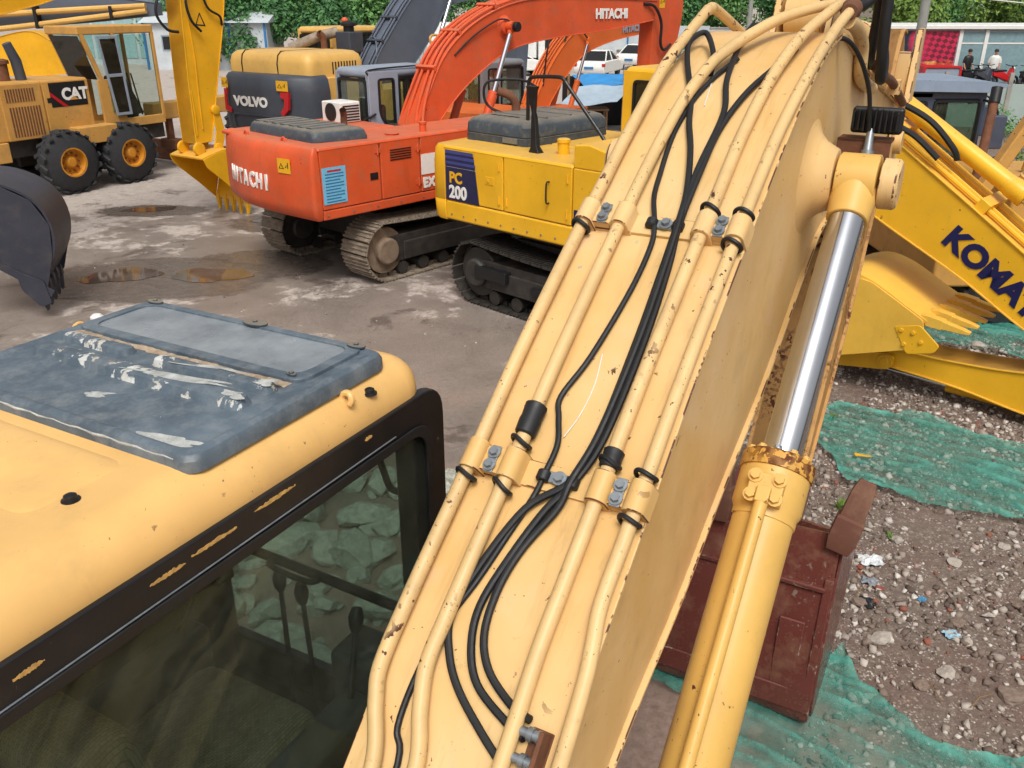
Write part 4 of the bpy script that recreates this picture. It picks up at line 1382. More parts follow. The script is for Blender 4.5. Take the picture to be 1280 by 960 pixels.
q.box(-2.2, 1.8, PR + .08, 1.30, 1.08, 1.3)
q.box(-2.2, .3, PR + .08, 1.28, 1.3, 2.03)
q.box(-2.2, 1.3, PR + .06, -.35, 1.3, 2.04)
q.build('machinery_deck', M['darksteel'], PC, .01)
q = MB()
q.box(-2.2, .12, PR + .0, -.30, 2.065, 2.125)
q.box(-2.2, -.5, -.295, 1.3, 2.065, 2.13)
q.build('top_cover', M['yellow2'], PC, .03, 3)
q = MB()
q.prism([(.125, 2.09), (1.28, 2.09), (1.28, 2.18), (.35, 2.38), (.125, 2.36)], PR + .01, -.4, 'y')
q.build('front_box', M['yellow2'], PC, .02, 3)
q = MB()
def pcv(z, i, c=.12):
    return [(x, y, z) for x, y in fil([(-2.40 + i, -.78 + i), (-1.18 - i, -.78 + i), (-1.18 - i, .95 - i), (-2.40 + i, .95 - i)], c, 5)]
q.loft([pcv(2.12, 0), pcv(2.22, 0), pcv(2.225, .012), pcv(2.235, .012), pcv(2.24, 0), pcv(2.36, .012), pcv(2.42, .06), pcv(2.45, .13)])
pec = q.build('engine_cover', M['hood'], PC, ang=35)
for v in (-.3, .2, .6):
    q = MB()
    q.prism([(v, 2.445), (v + .015, 2.462), (v + .05, 2.462), (v + .065, 2.445)], -2.28, -1.3, 'x')
    q.build('cover_rib', M['hood'], pec, .004)
for i in range(5):
    for j in range(2):
        q = MB()
        u = -2.12 + i * .11
        v = -.60 + j * .075
        q.box(u, u + .075, v, v + .055, 2.43 if j else 2.40, 2.458 if j else 2.447)
        q.build('vent_hole', M['black'], pec, .008)
q = MB()
q.box(-1.62, -1.35, -.80, -.775, 2.15, 2.22)
q.build('cover_latch', M['zinc'], pec, .004)
q = MB()
q.tube(catmull([(-2.25, .1, 2.4), (-2.25, .1, 2.55), (-2.30, .02, 2.66), (-2.42, -.1, 2.72)], 5), .062, 14, caps=False)
q.tube(catmull([(-2.25, .1, 2.4), (-2.25, .1, 2.55), (-2.30, .02, 2.66), (-2.415, -.095, 2.717)], 5), .055, 14, caps=False)
q.build('exhaust_pipe', M['rust'], PC)
tube_part('hand_rail', [(-1.05, -.80, 2.10), (-1.28, -.66, 2.105), (-1.33, -.62, 2.14), (-1.34, -.60, 2.25), (-1.33, -.60, 2.85), (-1.31, -.60, 2.96), (-1.22, -.60, 3.0), (-.80, -.60, 3.02), (-.70, -.60, 2.98), (-.62, -.6, 2.9), (-.1, -.55, 2.35), (.0, -.55, 2.2)], .025, M['black'], PC, 10, 5)
tube_part('hand_rail', [(-2.3, -.1, 2.42), (-2.5, -.15, 2.48), (-2.58, -.2, 2.6), (-2.58, -.2, 2.78), (-2.5, -.1, 2.86), (-2.2, .2, 2.86), (-2.05, .35, 2.75)], .02, M['black'], PC, 8, 5)
q = MB()
q.loft([[(-.82 - a, -.98 - b, 2.10) for a, b in ((-.1, -.06), (.1, -.06), (.1, .06), (-.1, .06))], [(-.84 - a, -.98 - b, 2.2) for a, b in ((-.05, -.04), (.05, -.04), (.05, .04), (-.05, .04))], [(-.86 - a, -.98 - b, 2.55) for a, b in ((-.035, -.03), (.035, -.03), (.035, .03), (-.035, .03))], [(-.87 - a, -.98 - b, 2.62) for a, b in ((-.02, -.03), (.02, -.03), (.02, .03), (-.02, .03))], [(-.9 - a, -.98 - b, 2.88) for a, b in ((-.07, -.03), (.07, -.03), (.07, .03), (-.07, .03))], [(-.9 - a, -.98 - b, 2.93) for a, b in ((-.08, -.05), (.08, -.05), (.08, .05), (-.08, .05))]])
q.build('mirror_post', M['black'], PC, .008)
q = MB()
q.lathe((-.5, -.82, 2.11), (0, 0, 1), [(0, .075), (.16, .075), (.16, .085), (.2, .085), (.21, .06)], 18)
q.build('filler_cap', M['yellow2'], PC)
tube_part('hand_rail', [(.02, -1.1, 2.12), (.0, -1.1, 2.27), (.04, -1.1, 2.32), (.5, -1.08, 2.34), (.75, -1.06, 2.32)], .02, M['black'], PC, 8, 5)
pcab = cab_box(PC, -.50, 1.15, .34, 1.30, 1.2, 3.12, M['yellow2'], split=.15, bev=.11)
q = MB()
PT = [(.1, 2.0), (.6, 2.65), (1.2, 3.0), (1.9, 3.2), (2.6, 3.08), (3.2, 2.75), (3.63, 2.48), (4.79, 1.72), (5.9, .95)]
PBt = [(.45, 1.75), (.9, 2.1), (1.6, 2.35), (2.3, 2.38), (2.9, 2.1), (3.46, 1.80), (4.28, 1.40), (4.95, 1.02), (5.9, .58)]
pb = boomplate(PC, PT, PBt, 0, .27, M['yellow2'])
al = math.atan2(1.72 - 2.48, 4.79 - 3.63)
kt = text('KOMATSU', .30, M['navy_l'], pb, (0, 0, 0), (0, 0, 0), bold=.015, sx=1.05)
kt.matrix_local = Matrix.Translation((4.03, -.2745, 1.725)) @ Matrix.Rotation(-al, 4, 'Y') @ Matrix.Rotation(R(90), 4, 'X') @ Matrix.Scale(1.05, 4, (1, 0, 0))
for v in (-.2, -.1, .1, .2):
    tube_part('pipe', [(2.6, v, 3.14), (3.2, v, 2.82), (3.63, v, 2.55), (4.79, v, 1.79), (5.6, v, 1.22)], .024, M['yellow2'], pb, 8, 3)
for u, z in ((3.35, 2.68), (4.3, 2.06)):
    q = MB()
    q.box(-.06, .06, -.26, .26, 0, .11, Matrix.Translation((u, 0, z)) @ Matrix.Rotation(-al, 4, 'Y'))
    q.build('pipe_clamp', M['yellow2'], pb, .008)
hyd(PC, (2.9, 0, 3.22), (5.95, 0, 1.4), .09, .06, 2.0, M['yellow2'], 'arm_cylinder', .09, .09)
tube_part('hose', [(3.0, -.25, 3.05), (3.3, -.3, 3.02), (3.7, -.3, 2.86), (3.95, -.25, 2.62), (4.0, -.2, 2.5)], .03, M['rubber'], pb, 8)
tube_part('hose', [(2.9, -.28, 2.98), (3.3, -.32, 2.82), (3.6, -.32, 2.7), (3.85, -.28, 2.5)], .03, M['rubber'], pb, 8)
for v in (-.42, .42):
    hyd(PC, (1.0, v, 1.3), (2.05, v, 2.8), .08, .05, 1.0, M['yellow2'], 'boom_cylinder', .08, .05)
ps = boomplate(PC, [(6.35, .95), (5.9, .80), (5.04, .58), (4.3, .50), (3.72, .48), (3.45, .42), (3.2, .30)], [(6.2, .25), (5.9, .12), (5.16, .14), (4.5, .22), (3.95, .25), (3.6, .25), (3.2, .17)], 0, .2, M['yellow2'], 'stick', .02)
q = MB()
for s in (-1, 1):
    q.prism(fil([(3.1, .12, .1), (3.75, .24, .1), (3.80, .40, .08), (3.68, .42, .08), (3.1, .30, .1)], .1), s * .225, s * .26, 'y')
    q.lathe((3.70, s * .225, .325), (0, s, 0), [(0, .085), (.05, .085), (.05, .045), (.06, .045)], 20)
q.build('link_arm', M['yellow2'], ps, .006)
hyd(PC, (5.9, 0, .11), (3.35, 0, .16), .055, .03, 1.6, M['yellow2'], 'bucket_cylinder', .06, .06)
M['yellow3'] = paint('sky_sheen_yellow_paint', '#e9b746', .4, .25, dirt=.1, scale=.8)  # bucket's yellow made paler: the sky's reflection is put into the base colour
pbk = bucket(PC, [(4.15, .98), (3.9, 1.10), (3.55, 1.27), (3.25, 1.32), (2.95, 1.18), (2.82, .9), (2.85, .6), (3.0, .38)], fil([(4.12, .98), (3.9, 1.09), (3.55, 1.26), (3.25, 1.30), (2.97, 1.17), (2.84, .9), (2.87, .6), (3.02, .38), (3.3, .38), (4.18, .70)], .04), -.05, 1.06, M['yellow3'], 5, (1, -.10), .40, .03, tw=.105)
for s in (-1, 1):
    q = MB()
    y = -.05 + s * .535
    q.prism(fil([(3.85, .86), (4.1, .93), (4.32, .76), (4.28, .68), (4.02, .60)], .03), y - .02 if s < 0 else y, y if s < 0 else y + .02, 'y')
    for u, z in ((3.93, .84), (4.05, .84), (3.98, .7), (4.14, .76)):
        q.cyl((u, y + s * .018, z), (u, y + s * .036, z), .022, n=10)
    q.build('side_cutter', M['yellow2'], pbk, .004)
for u, z in ((-1.12, 1.52), (-1.12, 1.95), (-.98, 1.52), (.05, 1.52), (.05, 1.95)):
    q = MB()
    q.cyl((u, PR - .006, z - .05), (u, PR - .006, z + .05), .012, n=10)
    q.build('door_hinge', M['yellow2'], PC)
for k in range(10):
    q = MB()
    q.lathe((-2.05 + k * .24, PR - .002, 1.20), (0, -1, 0), [(0, .013), (.008, .013), (.009, .008)], 8)
    q.build('skirt_bolt', M['zinc'], PC)
tube_part('grab_handle', [(-.25, PR, 1.62), (-.25, PR - .05, 1.64), (-.25, PR - .05, 1.86), (-.25, PR, 1.88)], .011, M['black'], PC, 8)
# side panel with the model number
q = MB()
q.prism([(-2.16, 2.02), (-1.60, 2.02), (-1.50, 1.38 + .02), (-2.16, 1.38 + .02)], PR - .0035, PR + .003, 'y')
dc = q.build('model_panel', M['navy_l'], pd[0])
M['navy_panel'] = plain('navy_panel', '#23284a', .4, 0, .1, 10)
dc.data.materials[0] = M['navy_panel']
for k, z in enumerate((2.045, 1.975, 1.905, 1.85)):
    q = MB()
    q.box(-2.155, -1.605 + .02 * k, PR - .0055, PR - .0036, z - (.022 if k < 3 else .005), z + (.022 if k < 3 else .005) - .004 * k)
    q.build('panel_stripe', plain('stripe', '#3c4684' if k < 3 else '#c7cad6', .5), dc)
text('PC', .20, M['sticker'], dc, (-2.08, PR - .006, 1.64), (R(90), 0, 0), bold=.007, sx=1.05)
text('200', .235, M['white_l'], dc, (-2.09, PR - .006, 1.435), (R(90), 0, 0), bold=.008, sx=1.0)
for u in (-1.30, .95):
    q = MB()
    q.box(u - .08, u + .08, PR - .003, PR + .01, 1.70, 1.80)
    q.box(u - .04, u + .0, PR - .012, PR - .002, 1.73, 1.77)
    q.build('door_latch', M['yellow2'], PC, .003)
q = MB()
q.box(.16, .3, PR - .002, PR + .01, 1.5, 1.6)
q.build('small_label', M['navy_l'], PC)
for v in (-1.1, 1.1):
    track(PC, v, .6, 4.1, .90, M['darksteel'], M['darksteel'], .19, .09)
q = MB()
q.box(-1.3, 1.3, -.85, .85, .42, .9)
q.cyl((0, 0, .9), (0, 0, 1.09), .62, n=28)
q.build('car_body', M['darksteel'], PC, .02)
q = MB()
q.box(-1.55, -.95, -1.43, -.8, .42, .58)
q.box(-.5, .2, -1.42, -.8, .40, .48)
q.build('track_step', M['black'], PC, .01)
# ---- charcoal and straw-yellow excavator behind the orange one, its counterweight towards us
VO = thing('excavator', 'straw yellow excavator with charcoal VOLVO counterweight and grey boom', 'excavator', (-3.7, 21.5), 34)
q = MB()
def vrow(z, gr):
    return [(x, y, z) for x, y in fil([(-2.2, -1.42 + gr, .02), (-2.2, 1.42 - gr, .02), (-2.6 + gr * .5, 1.42 - gr, .3), (-3.02 + gr, .95, .45), (-3.06 + gr, 0, .6), (-3.02 + gr, -.95, .45), (-2.6 + gr * .5, -1.42 + gr, .3)], .3, 6)]
q.loft([vrow(1.12, .14), vrow(1.2, .04), vrow(1.35, 0), vrow(2.2, .02), vrow(2.42, .06), vrow(2.49, .12), vrow(2.51, .2)])
vcw = q.build('counterweight', M['dark'], VO, ang=50)
vt = text('VOLVO', .26, M['white_l'], vcw, (0, 0, 0), (0, 0, 0), bold=.014)
vt.matrix_local = Matrix(((.03, 0, -1, -3.062), (-1.15, 0, -.03, .62), (0, 1, 0, 1.88), (0, 0, 0, 1)))
ser = MB()
for s in (1.02, -1.02):
    q = MB()
    if s > 0:
        q.prism([(.90, 2.2), (.80, 2.2), (.80, 2.1), (.84, 2.08), (.84, 1.85), (.72, 1.80), (.74, 1.72), (.92, 1.76)], -3.075, -3.05, 'x')
    else:
        q.prism([(-.82, 2.2), (-1.06, 2.2), (-1.02, 1.86), (-.84, 1.72), (-.78, 1.8), (-.9, 1.92), (-.92, 2.06), (-.82, 2.1)], -3.06, -3.0, 'x')
    q.build('reflector', M['red'], vcw)
    sticker(vcw, Matrix(((0, 0, -1, -3.055 if s > 0 else -3.045), (-1, 0, 0, .88 if s > 0 else -.88), (0, 1, 0, 2.32), (0, 0, 0, 1))), .2 if s > 0 else .34, .2)
q = MB()
q.ring(fil([(.68, 1.35), (-.68, 1.35), (-.72, 1.72), (.72, 1.72)], .1, 5), fil([(.65, 1.38), (-.65, 1.38), (-.69, 1.69), (.69, 1.69)], .1, 5), -3.066, -3.05, 'x')
q.build('pressed_panel', M['dark'], vcw)
q = MB()
def vh(z, i):
    return [(x, y, z) for x, y in fil([(-2.62 + i, -1.25 + i), (-.95 - i, -1.25 + i), (-.95 - i, 1.25 - i), (-2.62 + i, 1.25 - i)], .2, 5)]
q.loft([vh(2.45, 0), vh(2.72, 0), vh(2.86, .04), vh(2.93, .12), vh(2.95, .25)])
vhd = q.build('engine_hood', M['straw'], VO, ang=45)
for k in range(9):
    m = MB()
    u = -1.95 + k * .085
    m.box(u, u + .03, -1.257, -1.245, 2.50, 2.74)
    m.build('vent_slot', M['black'], vhd)
for v in (-.35, .75):
    m = MB()
    m.prism([(-2.63, 2.45), (-2.645, 2.7), (-2.60, 2.87), (-2.5, 2.955), (-.97, 2.957), (-.97, 2.94), (-2.48, 2.94), (-2.58, 2.86), (-2.615, 2.7), (-2.61, 2.45)], v, v + .015, 'y')
    m.build('hood_seam', M['black'], vhd)
q = MB()
q.tube(catmull([(-1.0, -.10, 2.9), (-1.0, -.10, 3.05), (-1.03, -.10, 3.18), (-1.12, -.08, 3.26)], 5), .075, 14, caps=False)
q.tube(catmull([(-1.0, -.10, 2.9), (-1.0, -.10, 3.05), (-1.03, -.10, 3.18), (-1.117, -.08, 3.256)], 5), .066, 14, caps=False)
q.build('exhaust_pipe', M['rust'], VO)
q = MB()
q.tube([(-1.35, .62, 2.93), (-.95, .12, 3.18), (-.6, -.15, 3.27)], .11, 16)
q.build('intake_duct', M['steel'], VO)
q = MB()
q.box(-.72, -.28, -.62, -.18, 2.85, 3.28)
q.build('air_cleaner', M['dark'], VO, .03, 3)
q = MB()
q.lathe((-.5, -.4, 3.27), (0, 0, 1), [(0, .12), (.12, .12), (.13, .18), (.18, .18), (.22, .13), (.23, .05)], 18)
q.build('precleaner', M['black'], VO)
q = MB()
q.lathe((-.35, -.15, 3.42), (0, 0, 1), [(0, .08), (.02, .085), (.1, .08), (.14, .05), (.15, .01)], 14)
q.build('beacon', M['orange'], VO)
vcab = cab_box(VO, -.45, 1.35, .20, 1.30, 1.3, 3.36, M['straw'], bev=.13)
q = MB()
q.box(-2.2, 2.0, -1.38, 1.38, 1.10, 1.3)
q.box(-2.2, -.55, -1.36, 1.36, 1.3, 2.45)
q.box(-.55, 1.5, -1.36, -.35, 1.3, 2.1)
q.build('house_body', M['straw'], VO, .02)
vb = boomplate(VO, [(.1, 2.0), (.52, 2.67), (.96, 3.13), (1.84, 3.93), (2.6, 4.35), (4.5, 4.65), (6.8, 4.3)], [(.9, 2.0), (1.6, 2.35), (2.0, 2.6), (2.75, 3.25), (3.3, 3.78), (4.6, 3.95), (6.8, 3.9)], -.02, .26, M['greyboom'])
for v in (-.24, -.14, .1, .2):
    tube_part('pipe', [(.25, v, 2.45), (.48, v, 2.72), (.92, v, 3.19), (1.8, v, 3.99), (2.56, v, 4.41)], .026, M['greyboom'], vb, 8, 4)
tube_part('pipe', [(.45, .26, 2.6), (.7, .3, 2.95), (.8, .05, 3.12), (.6, -.2, 2.9), (.5, -.25, 2.7)], .024, M['greyboom'], vb, 8, 4)
for u, z in ((.8, 3.0), (1.35, 3.5)):
    m = MB()
    m.box(-.03, .03, -.28, .24, 0, .09, Matrix.Translation((u - .03, 0, z)) @ Matrix.Rotation(-math.atan2(.8, .88), 4, 'Y'))
    m.build('pipe_clamp', M['dark'], vb, .005)
for v in (-.42, .40):
    hyd(VO, (1.85, v, 1.5), (3.3, v, 4.1), .085, .05, 1.75, M['dark'], 'boom_cylinder', .09, .06)
tube_part('loop_pipe', [(2.2, -.7, 2.6), (2.05, -.66, 3.0), (2.15, -.62, 3.12), (2.45, -.6, 3.1), (2.6, -.58, 2.85), (3.1, -.6, 2.7)], .03, M['ochre'], vb, 8)
vs = boomplate(VO, [(6.5, 4.7), (6.5, 3.9), (6.6, 1.5)], [(7.2, 4.6), (7.3, 3.9), (7.0, 1.5)], -.02, .2, M['greyboom'], 'stick', 0)
for v in (-1.15, 1.15):
    track(VO, v, .6, 4.6, 1.0, M['darksteel'], M['darksteel'], shoes=False)

# ---- second, smaller orange excavator further back
H2 = thing('excavator', 'faded orange excavator with dull grey cab behind the first orange boom', 'excavator', (.05, 20.1), 43)
cab_box(H2, -.75, .62, .25, 1.15, 1.1, 2.72, M['cabgrey2'], split=-.2, gl='glass')
q = MB()
q.prism(fil([(-1.7, -1.15, .02), (-1.7, 1.15, .02), (-2.0, 1.15, .25), (-2.25, .3, .4), (-2.25, -.3, .4), (-2.0, -1.15, .25)], .3), .95, 1.85, 'z')
q.build('counterweight', M['orange2'], H2, .06, 3)
q = MB()
q.box(-1.7, 1.5, -1.15, 1.15, .95, 1.08)
q.box(-1.7, -.5, -1.14, 1.14, 1.08, 1.85)
q.box(-.5, 1.2, -1.14, -.3, 1.08, 1.75)
q.build('house_body', M['orange2'], H2, .03, 3)
text('ZX 120', .22, M['cabgrey2'], H2, (.2, -1.143, 1.35), (R(90), 0, 0), bold=.01)
h2first = set(bpy.data.objects)
hb = boomplate(H2, [(-.05, 1.7), (.25, 2.2), (.7, 2.75), (1.25, 3.2), (1.9, 3.42), (3.0, 3.5), (4.9, 3.55)], [(.35, 1.55), (.6, 1.9), (1.05, 2.35), (1.6, 2.75), (2.2, 2.95), (3.2, 3.12), (4.8, 3.25)], -.1, .18, M['orange2'])
for v in (-.22, -.14, -.04, .04):
    tube_part('pipe', [(.0, v * 1.6, 1.85), (.2, v, 2.25), (.65, v, 2.8), (1.21, v, 3.25), (1.86, v, 3.47), (2.6, v, 3.52)], .02, M['orange2'], hb, 8, 4)
text('HITACHI', .19, M['cabgrey'], hb, (3.1, -.30, 3.22), (R(90), R(-3), 0), bold=.01, sx=1.1)
for v in (-.36, .16):
    hyd(H2, (.95, v, 1.2), (1.75, v, 3.1), .06, .035, 1.15, M['orange2'], 'boom_cylinder', .06, .04)
tube_part('hose', [(1.0, -.28, 3.1), (1.2, -.32, 3.42), (1.5, -.34, 3.3), (1.7, -.36, 3.15)], .018, M['rubber'], hb, 8)
tube_part('hose', [(.3, -.28, 2.2), (.35, -.34, 2.9), (.5, -.34, 3.3), (.75, -.30, 3.42), (1.0, -.28, 3.3)], .018, M['rubber'], hb, 8)
for o in set(bpy.data.objects) - h2first:
    if o.parent == H2:
        o.location.y -= .30
q = MB()
q.prism([(4.6, 3.7), (5.1, 3.7), (5.2, 1.0), (4.9, 1.0)], -.24, .04, 'y')
q.build('stick', M['orange2'], H2, .01)
for v in (-.95, .95):
    track(H2, v, .5, 3.5, .8, M['darksteel'], M['darksteel'], shoes=False)

# ---- motor grader on the left
GR = thing('motor_grader', 'faded ochre motor grader with tandem wheels and CAT badge', 'motor grader', (-9.57, 19.21), 31)
def wheel(parent, u, v, z, rad, w, face, rim_mat=None, name='wheel', lug=18):
    rr = rad * .46
    m = MB()
    s = -1 if face < 0 else 1
    m.lathe((u, v - w / 2, z), (0, 1, 0), [(0, rr), (.01, rr + .02), (w * .08, rad * .82), (w * .22, rad * .94), (w * .78, rad * .94), (w * .92, rad * .82), (w - .01, rr + .02), (w, rr), (w * .9, rr * .92), (w * .1, rr * .92), (0, rr)], 40, False)
    t = m.build(name, M['tyre'], parent)
    lg = MB()
    for sd in (-1, 1):
        lg.prism([(-.055, 0), (.055, 0), (.04, .04), (-.04, .04)], 0, w * .50, 'y', Matrix.Translation((0, -w * .46 if sd < 0 else -.02, rad * .925)) @ Matrix.Rotation(R(28 * sd), 4, 'Z'))
        break
    lug1 = lg.build('tread_lug', M['tyre'], t)
    lug1.location = (u, v, z)
    lg = MB()
    lg.prism([(-.055, 0), (.055, 0), (.04, .04), (-.04, .04)], 0, w * .50, 'y', Matrix.Translation((.04, -.02, rad * .925)) @ Matrix.Rotation(R(28), 4, 'Z'))
    lug2 = lg.build('tread_lug', M['tyre'], t)
    lug2.location = (u, v, z)
    for k in range(1, lug):
        cp(lug1, t, rot=(0, 2 * math.pi * k / lug, 0))
        cp(lug2, t, rot=(0, 2 * math.pi * (k + .5) / lug, 0))
    m = MB()
    y0 = v + s * w / 2
    m.lathe((u, y0 - s * .005, z), (0, -s, 0), [(0, rr * .90), (0, rr * 1.02), (.02, rr * 1.02), (.03, rr * .90), (.14, rr * .84), (.15, rr * .80), (.155, rr * .5), (.10, rr * .42), (.06, rr * .30), (.055, rr * .28), (.05, .001)], 32, False)
    rm = m.build('rim', rim_mat or M['rim'], t, ang=25)
    nb = None
    for k in range(10):
        a = 2 * math.pi * k / 10
        c = (u + rr * .62 * math.cos(a), y0 - s * .145, z + rr * .62 * math.sin(a))
        if nb is None:
            b = MB()
            b.cyl((0, 0, 0), (0, s * .03, 0), .022, n=8)
            nb = b.build('wheel_nut', M['rust'], rm)
            nb.location = c
        else:
            cp(nb, rm, c)
    return t
for v, f in ((0.0 - .0, -1), (2.05, 1)):
    wheel(GR, 0, v + .18 * (1 if f < 0 else -1), .68, .69, .42, f)
    wheel(GR, 1.52, v + .18 * (1 if f < 0 else -1), .68, .69, .42, f)
q = MB()
q.box(-.35, 1.9, .45, .6, .5, .85)
q.box(-.35, 1.9, 1.45, 1.6, .5, .85)
q.box(-1.6, 2.9, .55, 1.5, .85, 1.25)
q.build('chassis', M['darksteel'], GR, .02)
GV = .42
q = MB()
q.box(-1.45, .98, GV + .02, 1.62, 1.20, 2.36)
gh = q.build('engine_hood', M['ochre'], GR, .035, 3)
panel(GR, 'side_door', M['ochre'], -1.05, -.16, GV - .02, GV + .03, 1.22, 2.33, .01)
panel(GR, 'side_door', M['ochre'], -.12, .96, GV - .02, GV + .03, 1.22, 2.33, .01)
panel(GR, 'rear_guard', M['ochre'], -1.6, -1.1, GV - .04, 1.66, .8, 1.2, .02)
panel(GR, 'tool_box', M['ochre'], .32, 1.28, GV - .35, GV + .05, 1.0, 1.36, .02)
vlouvre(GR, 11, -.95, -.30, GV - .024, 1.98, 2.24, M['rust'])
vlouvre(GR, 11, -.92, -.22, GV - .024, 1.28, 1.88, M['rust'])
q = MB()
q.box(.02, .88, GV - .0265, GV - .0215, 1.80, 2.30)
bd = q.build('badge_panel', M['black'], GR)
q = MB()
q.prism([(.02, 2.12), (.40, 1.80), (.30, 1.80), (.02, 2.04)], GV - .0305, GV - .0275, 'y')
q.build('badge_stripe', M['red'], bd)
text('CAT', .33, M['white_l'], bd, (.29, GV - .029, 1.94), (R(90), 0, 0), bold=.016, sx=.95)
q = MB()
q.prism([(.44, 1.925), (.68, 1.925), (.56, 2.0)], GV - .034, GV - .0335, 'y')
q.build('badge_triangle', M['ochre'], bd)
q = MB()
q.box(-.06, .04, GV - .028, GV - .021, 1.90, 2.0)
q.build('door_latch', M['black'], GR)
for (u, z0, z1, r, mt) in ((-.55, 2.36, 2.75, .12, 'rust'), (-.25, 2.3, 2.95, .10, 'dark')):
    q = MB()
    if mt == 'rust':
        q.lathe((u, 1.0, z0 - .05), (0, 0, 1), [(0, r), (z1 - z0, r), (z1 - z0, r * 1.35), (z1 - z0 + .07, r * 1.35), (z1 - z0 + .1, r * .6)], 18)
        q.build('precleaner', M['rust'], GR)
    else:
        q.tube([(u + .02, .9, 2.3), (u - .02, .9, 2.75), (u - .14, .9, 3.1)], [.11, .11, .09], 14)
        q.build('exhaust_stack', M['dark'], GR)
gc = MB()
gc.box(.95, 2.92, GV + .02, 1.62, 3.22, 3.40)
gcab = gc.build('cab', M['ochre'], GR, .03, 3)
q = MB()
for v in (GV + .02, 1.55):
    q.box(2.84, 2.92, v, v + .07, 1.3, 3.24)
    q.box(1.78, 1.85, v, v + .07, 1.3, 3.24)
    q.prism([(1.00, 3.24), (1.10, 3.24), (1.42, 2.25), (1.32, 2.25)], v, v + .07, 'y')
    q.box(1.25, 1.80, v, v + .06, 1.25, 2.28)
    q.box(1.80, 2.9, v, v + .06, 1.25, 1.40)
q.box(1.25, 2.9, GV + .02, 1.62, 1.2, 1.27)
q.build('cab_frame', M['ochre'], gcab, .012)
M['curtain'] = plain('olive_curtain', '#6b6f45', .9, 0, .25, 6)
M['greenc'] = plain('teal_curtain', '#2f6a66', .9, 0, .25, 6)
q = MB()
door = [(1.08, 3.20), (1.84, 3.20), (1.94, 1.46), (1.40, 1.46)]
inn1 = [(1.15, 3.13), (1.77, 3.13), (1.80, 2.40), (1.33, 2.40)]
q.ring([(1.36, 3.20), (1.88, 3.20), (1.96, 1.48), (1.55, 1.48)], [(1.42, 3.14), (1.82, 3.14), (1.90, 1.54), (1.60, 1.54)], GV - .05, GV - .02, 'y')
q.box(1.49, 1.88, GV - .052, GV - .018, 2.32, 2.39)
gd = q.build('cab_door', M['cabgrey'], gcab, .008)
for nm, pts in (('upper_pane', [(1.43, 3.13), (1.82, 3.13), (1.86, 2.39), (1.51, 2.39)]), ('lower_pane', [(1.52, 2.32), (1.86, 2.32), (1.89, 1.55), (1.60, 1.55)])):
    m = MB()
    m.prism(pts, GV - .037, GV - .033, 'y')
    m.build(nm, M['glass_dark'], gd)
for k in range(6):
    m = MB()
    u = 1.50 + k * .06
    m.box(u, u + .05, GV + .01 + .012 * (k % 2), GV + .022 + .012 * (k % 2), 1.56, 3.1)
    m.build('curtain', M['curtain'] if k < 3 else M['greenc'], gcab)
for nm, pts, v in (('rear_quarter_pane', [(1.12, 3.20), (1.78, 3.20), (1.78, 2.28), (1.42, 2.28)], 1.58), ('front_pane', [(1.86, 3.2), (2.84, 3.2), (2.84, 1.40), (1.86, 1.40)], GV + .05), ('side_pane', [(1.86, 3.2), (2.84, 3.2), (2.84, 1.40), (1.86, 1.40)], 1.58)):
    m = MB()
    m.prism(pts, v, v + .005, 'y')
    m.build(nm, M['glass'], gcab)
m = MB()
m.prism([(.995, 3.2), (1.0, 3.2), (1.30, 2.28), (1.295, 2.28)], GV + .1, 1.55, 'y')
m.build('rear_pane', M['glass_dark'], gcab)
m = MB()
m.box(2.0, 2.45, .8, 1.25, 1.3, 1.75)
m.box(1.95, 2.1, .8, 1.25, 1.7, 2.3)
m.prism([(2.15, 2.35), (2.35, 2.2), (2.7, 1.4), (2.5, 1.4)], .9, 1.1, 'y')
m.build('operator_seat', M['inside'], gcab, .05, 3)
for k in range(4):
    m = MB()
    m.cyl((2.5 + k * .04, .75 + k * .2, 1.4), (2.35 + k * .04, .75 + k * .2, 2.35), .018, n=8)
    m.build('control_lever', M['black'], gcab)
q = MB()
q.box(2.9, 7.5, .85, 1.25, 1.2, 1.6)
q.box(6.6, 6.9, .0, 2.05, .55, .75)
q.build('front_frame', M['ochre'], GR, .03)
wheel(GR, 6.75, .18, .68, .69, .38, -1)
wheel(GR, 6.75, 1.87, .68, .69, .38, 1)
q = MB()
q.prism([(3.6, .1), (3.72, .1), (3.85, .35), (3.75, .6), (3.62, .6)], -.6, 2.65, 'y')
q.box(3.3, 3.6, .75, 1.3, .45, .7)
q.box(3.35, 3.5, .95, 1.1, .6, 1.22)
q.build('blade', M['rust'], GR, .02)

# ---- bright yellow excavator reaching in from the left: boom overhead, stick upright, bucket on the ground
YL = thing('excavator', 'bright yellow excavator arm reaching in from the left, bucket teeth on the concrete', 'excavator', (-5.95, 16.95), 35)
ys = boomplate(YL, [(-.02, 4.9), (-.13, 4.2), (-.22, 2.6), (-.24, 1.45)], [(.85, 4.9), (.82, 4.0), (.45, 2.6), (.12, 1.45)], 0, .2, M['yellow'], 'stick', .015)
yb = boomplate(YL, [(-6.5, 2.1), (-5.6, 3.6), (-4.2, 4.45), (-2.4, 4.95), (.1, 5.2)], [(-5.9, 1.9), (-5.0, 2.9), (-4.0, 3.55), (-2.4, 3.95), (-.2, 4.75)], 0, .25, M['yellow'])
ybk = bucket(YL, [(.58, .25), (.72, .7), (.62, 1.1), (.30, 1.32), (-.05, 1.30), (-.36, 1.22)], fil([(.55, .25), (.70, .7), (.60, 1.09), (.30, 1.30), (-.05, 1.29), (-.36, 1.2), (-.30, 1.05), (.25, .55)], .03), 0, 1.0, M['yellow'], 5, (-.05, -1), .25, .03)
q = MB()
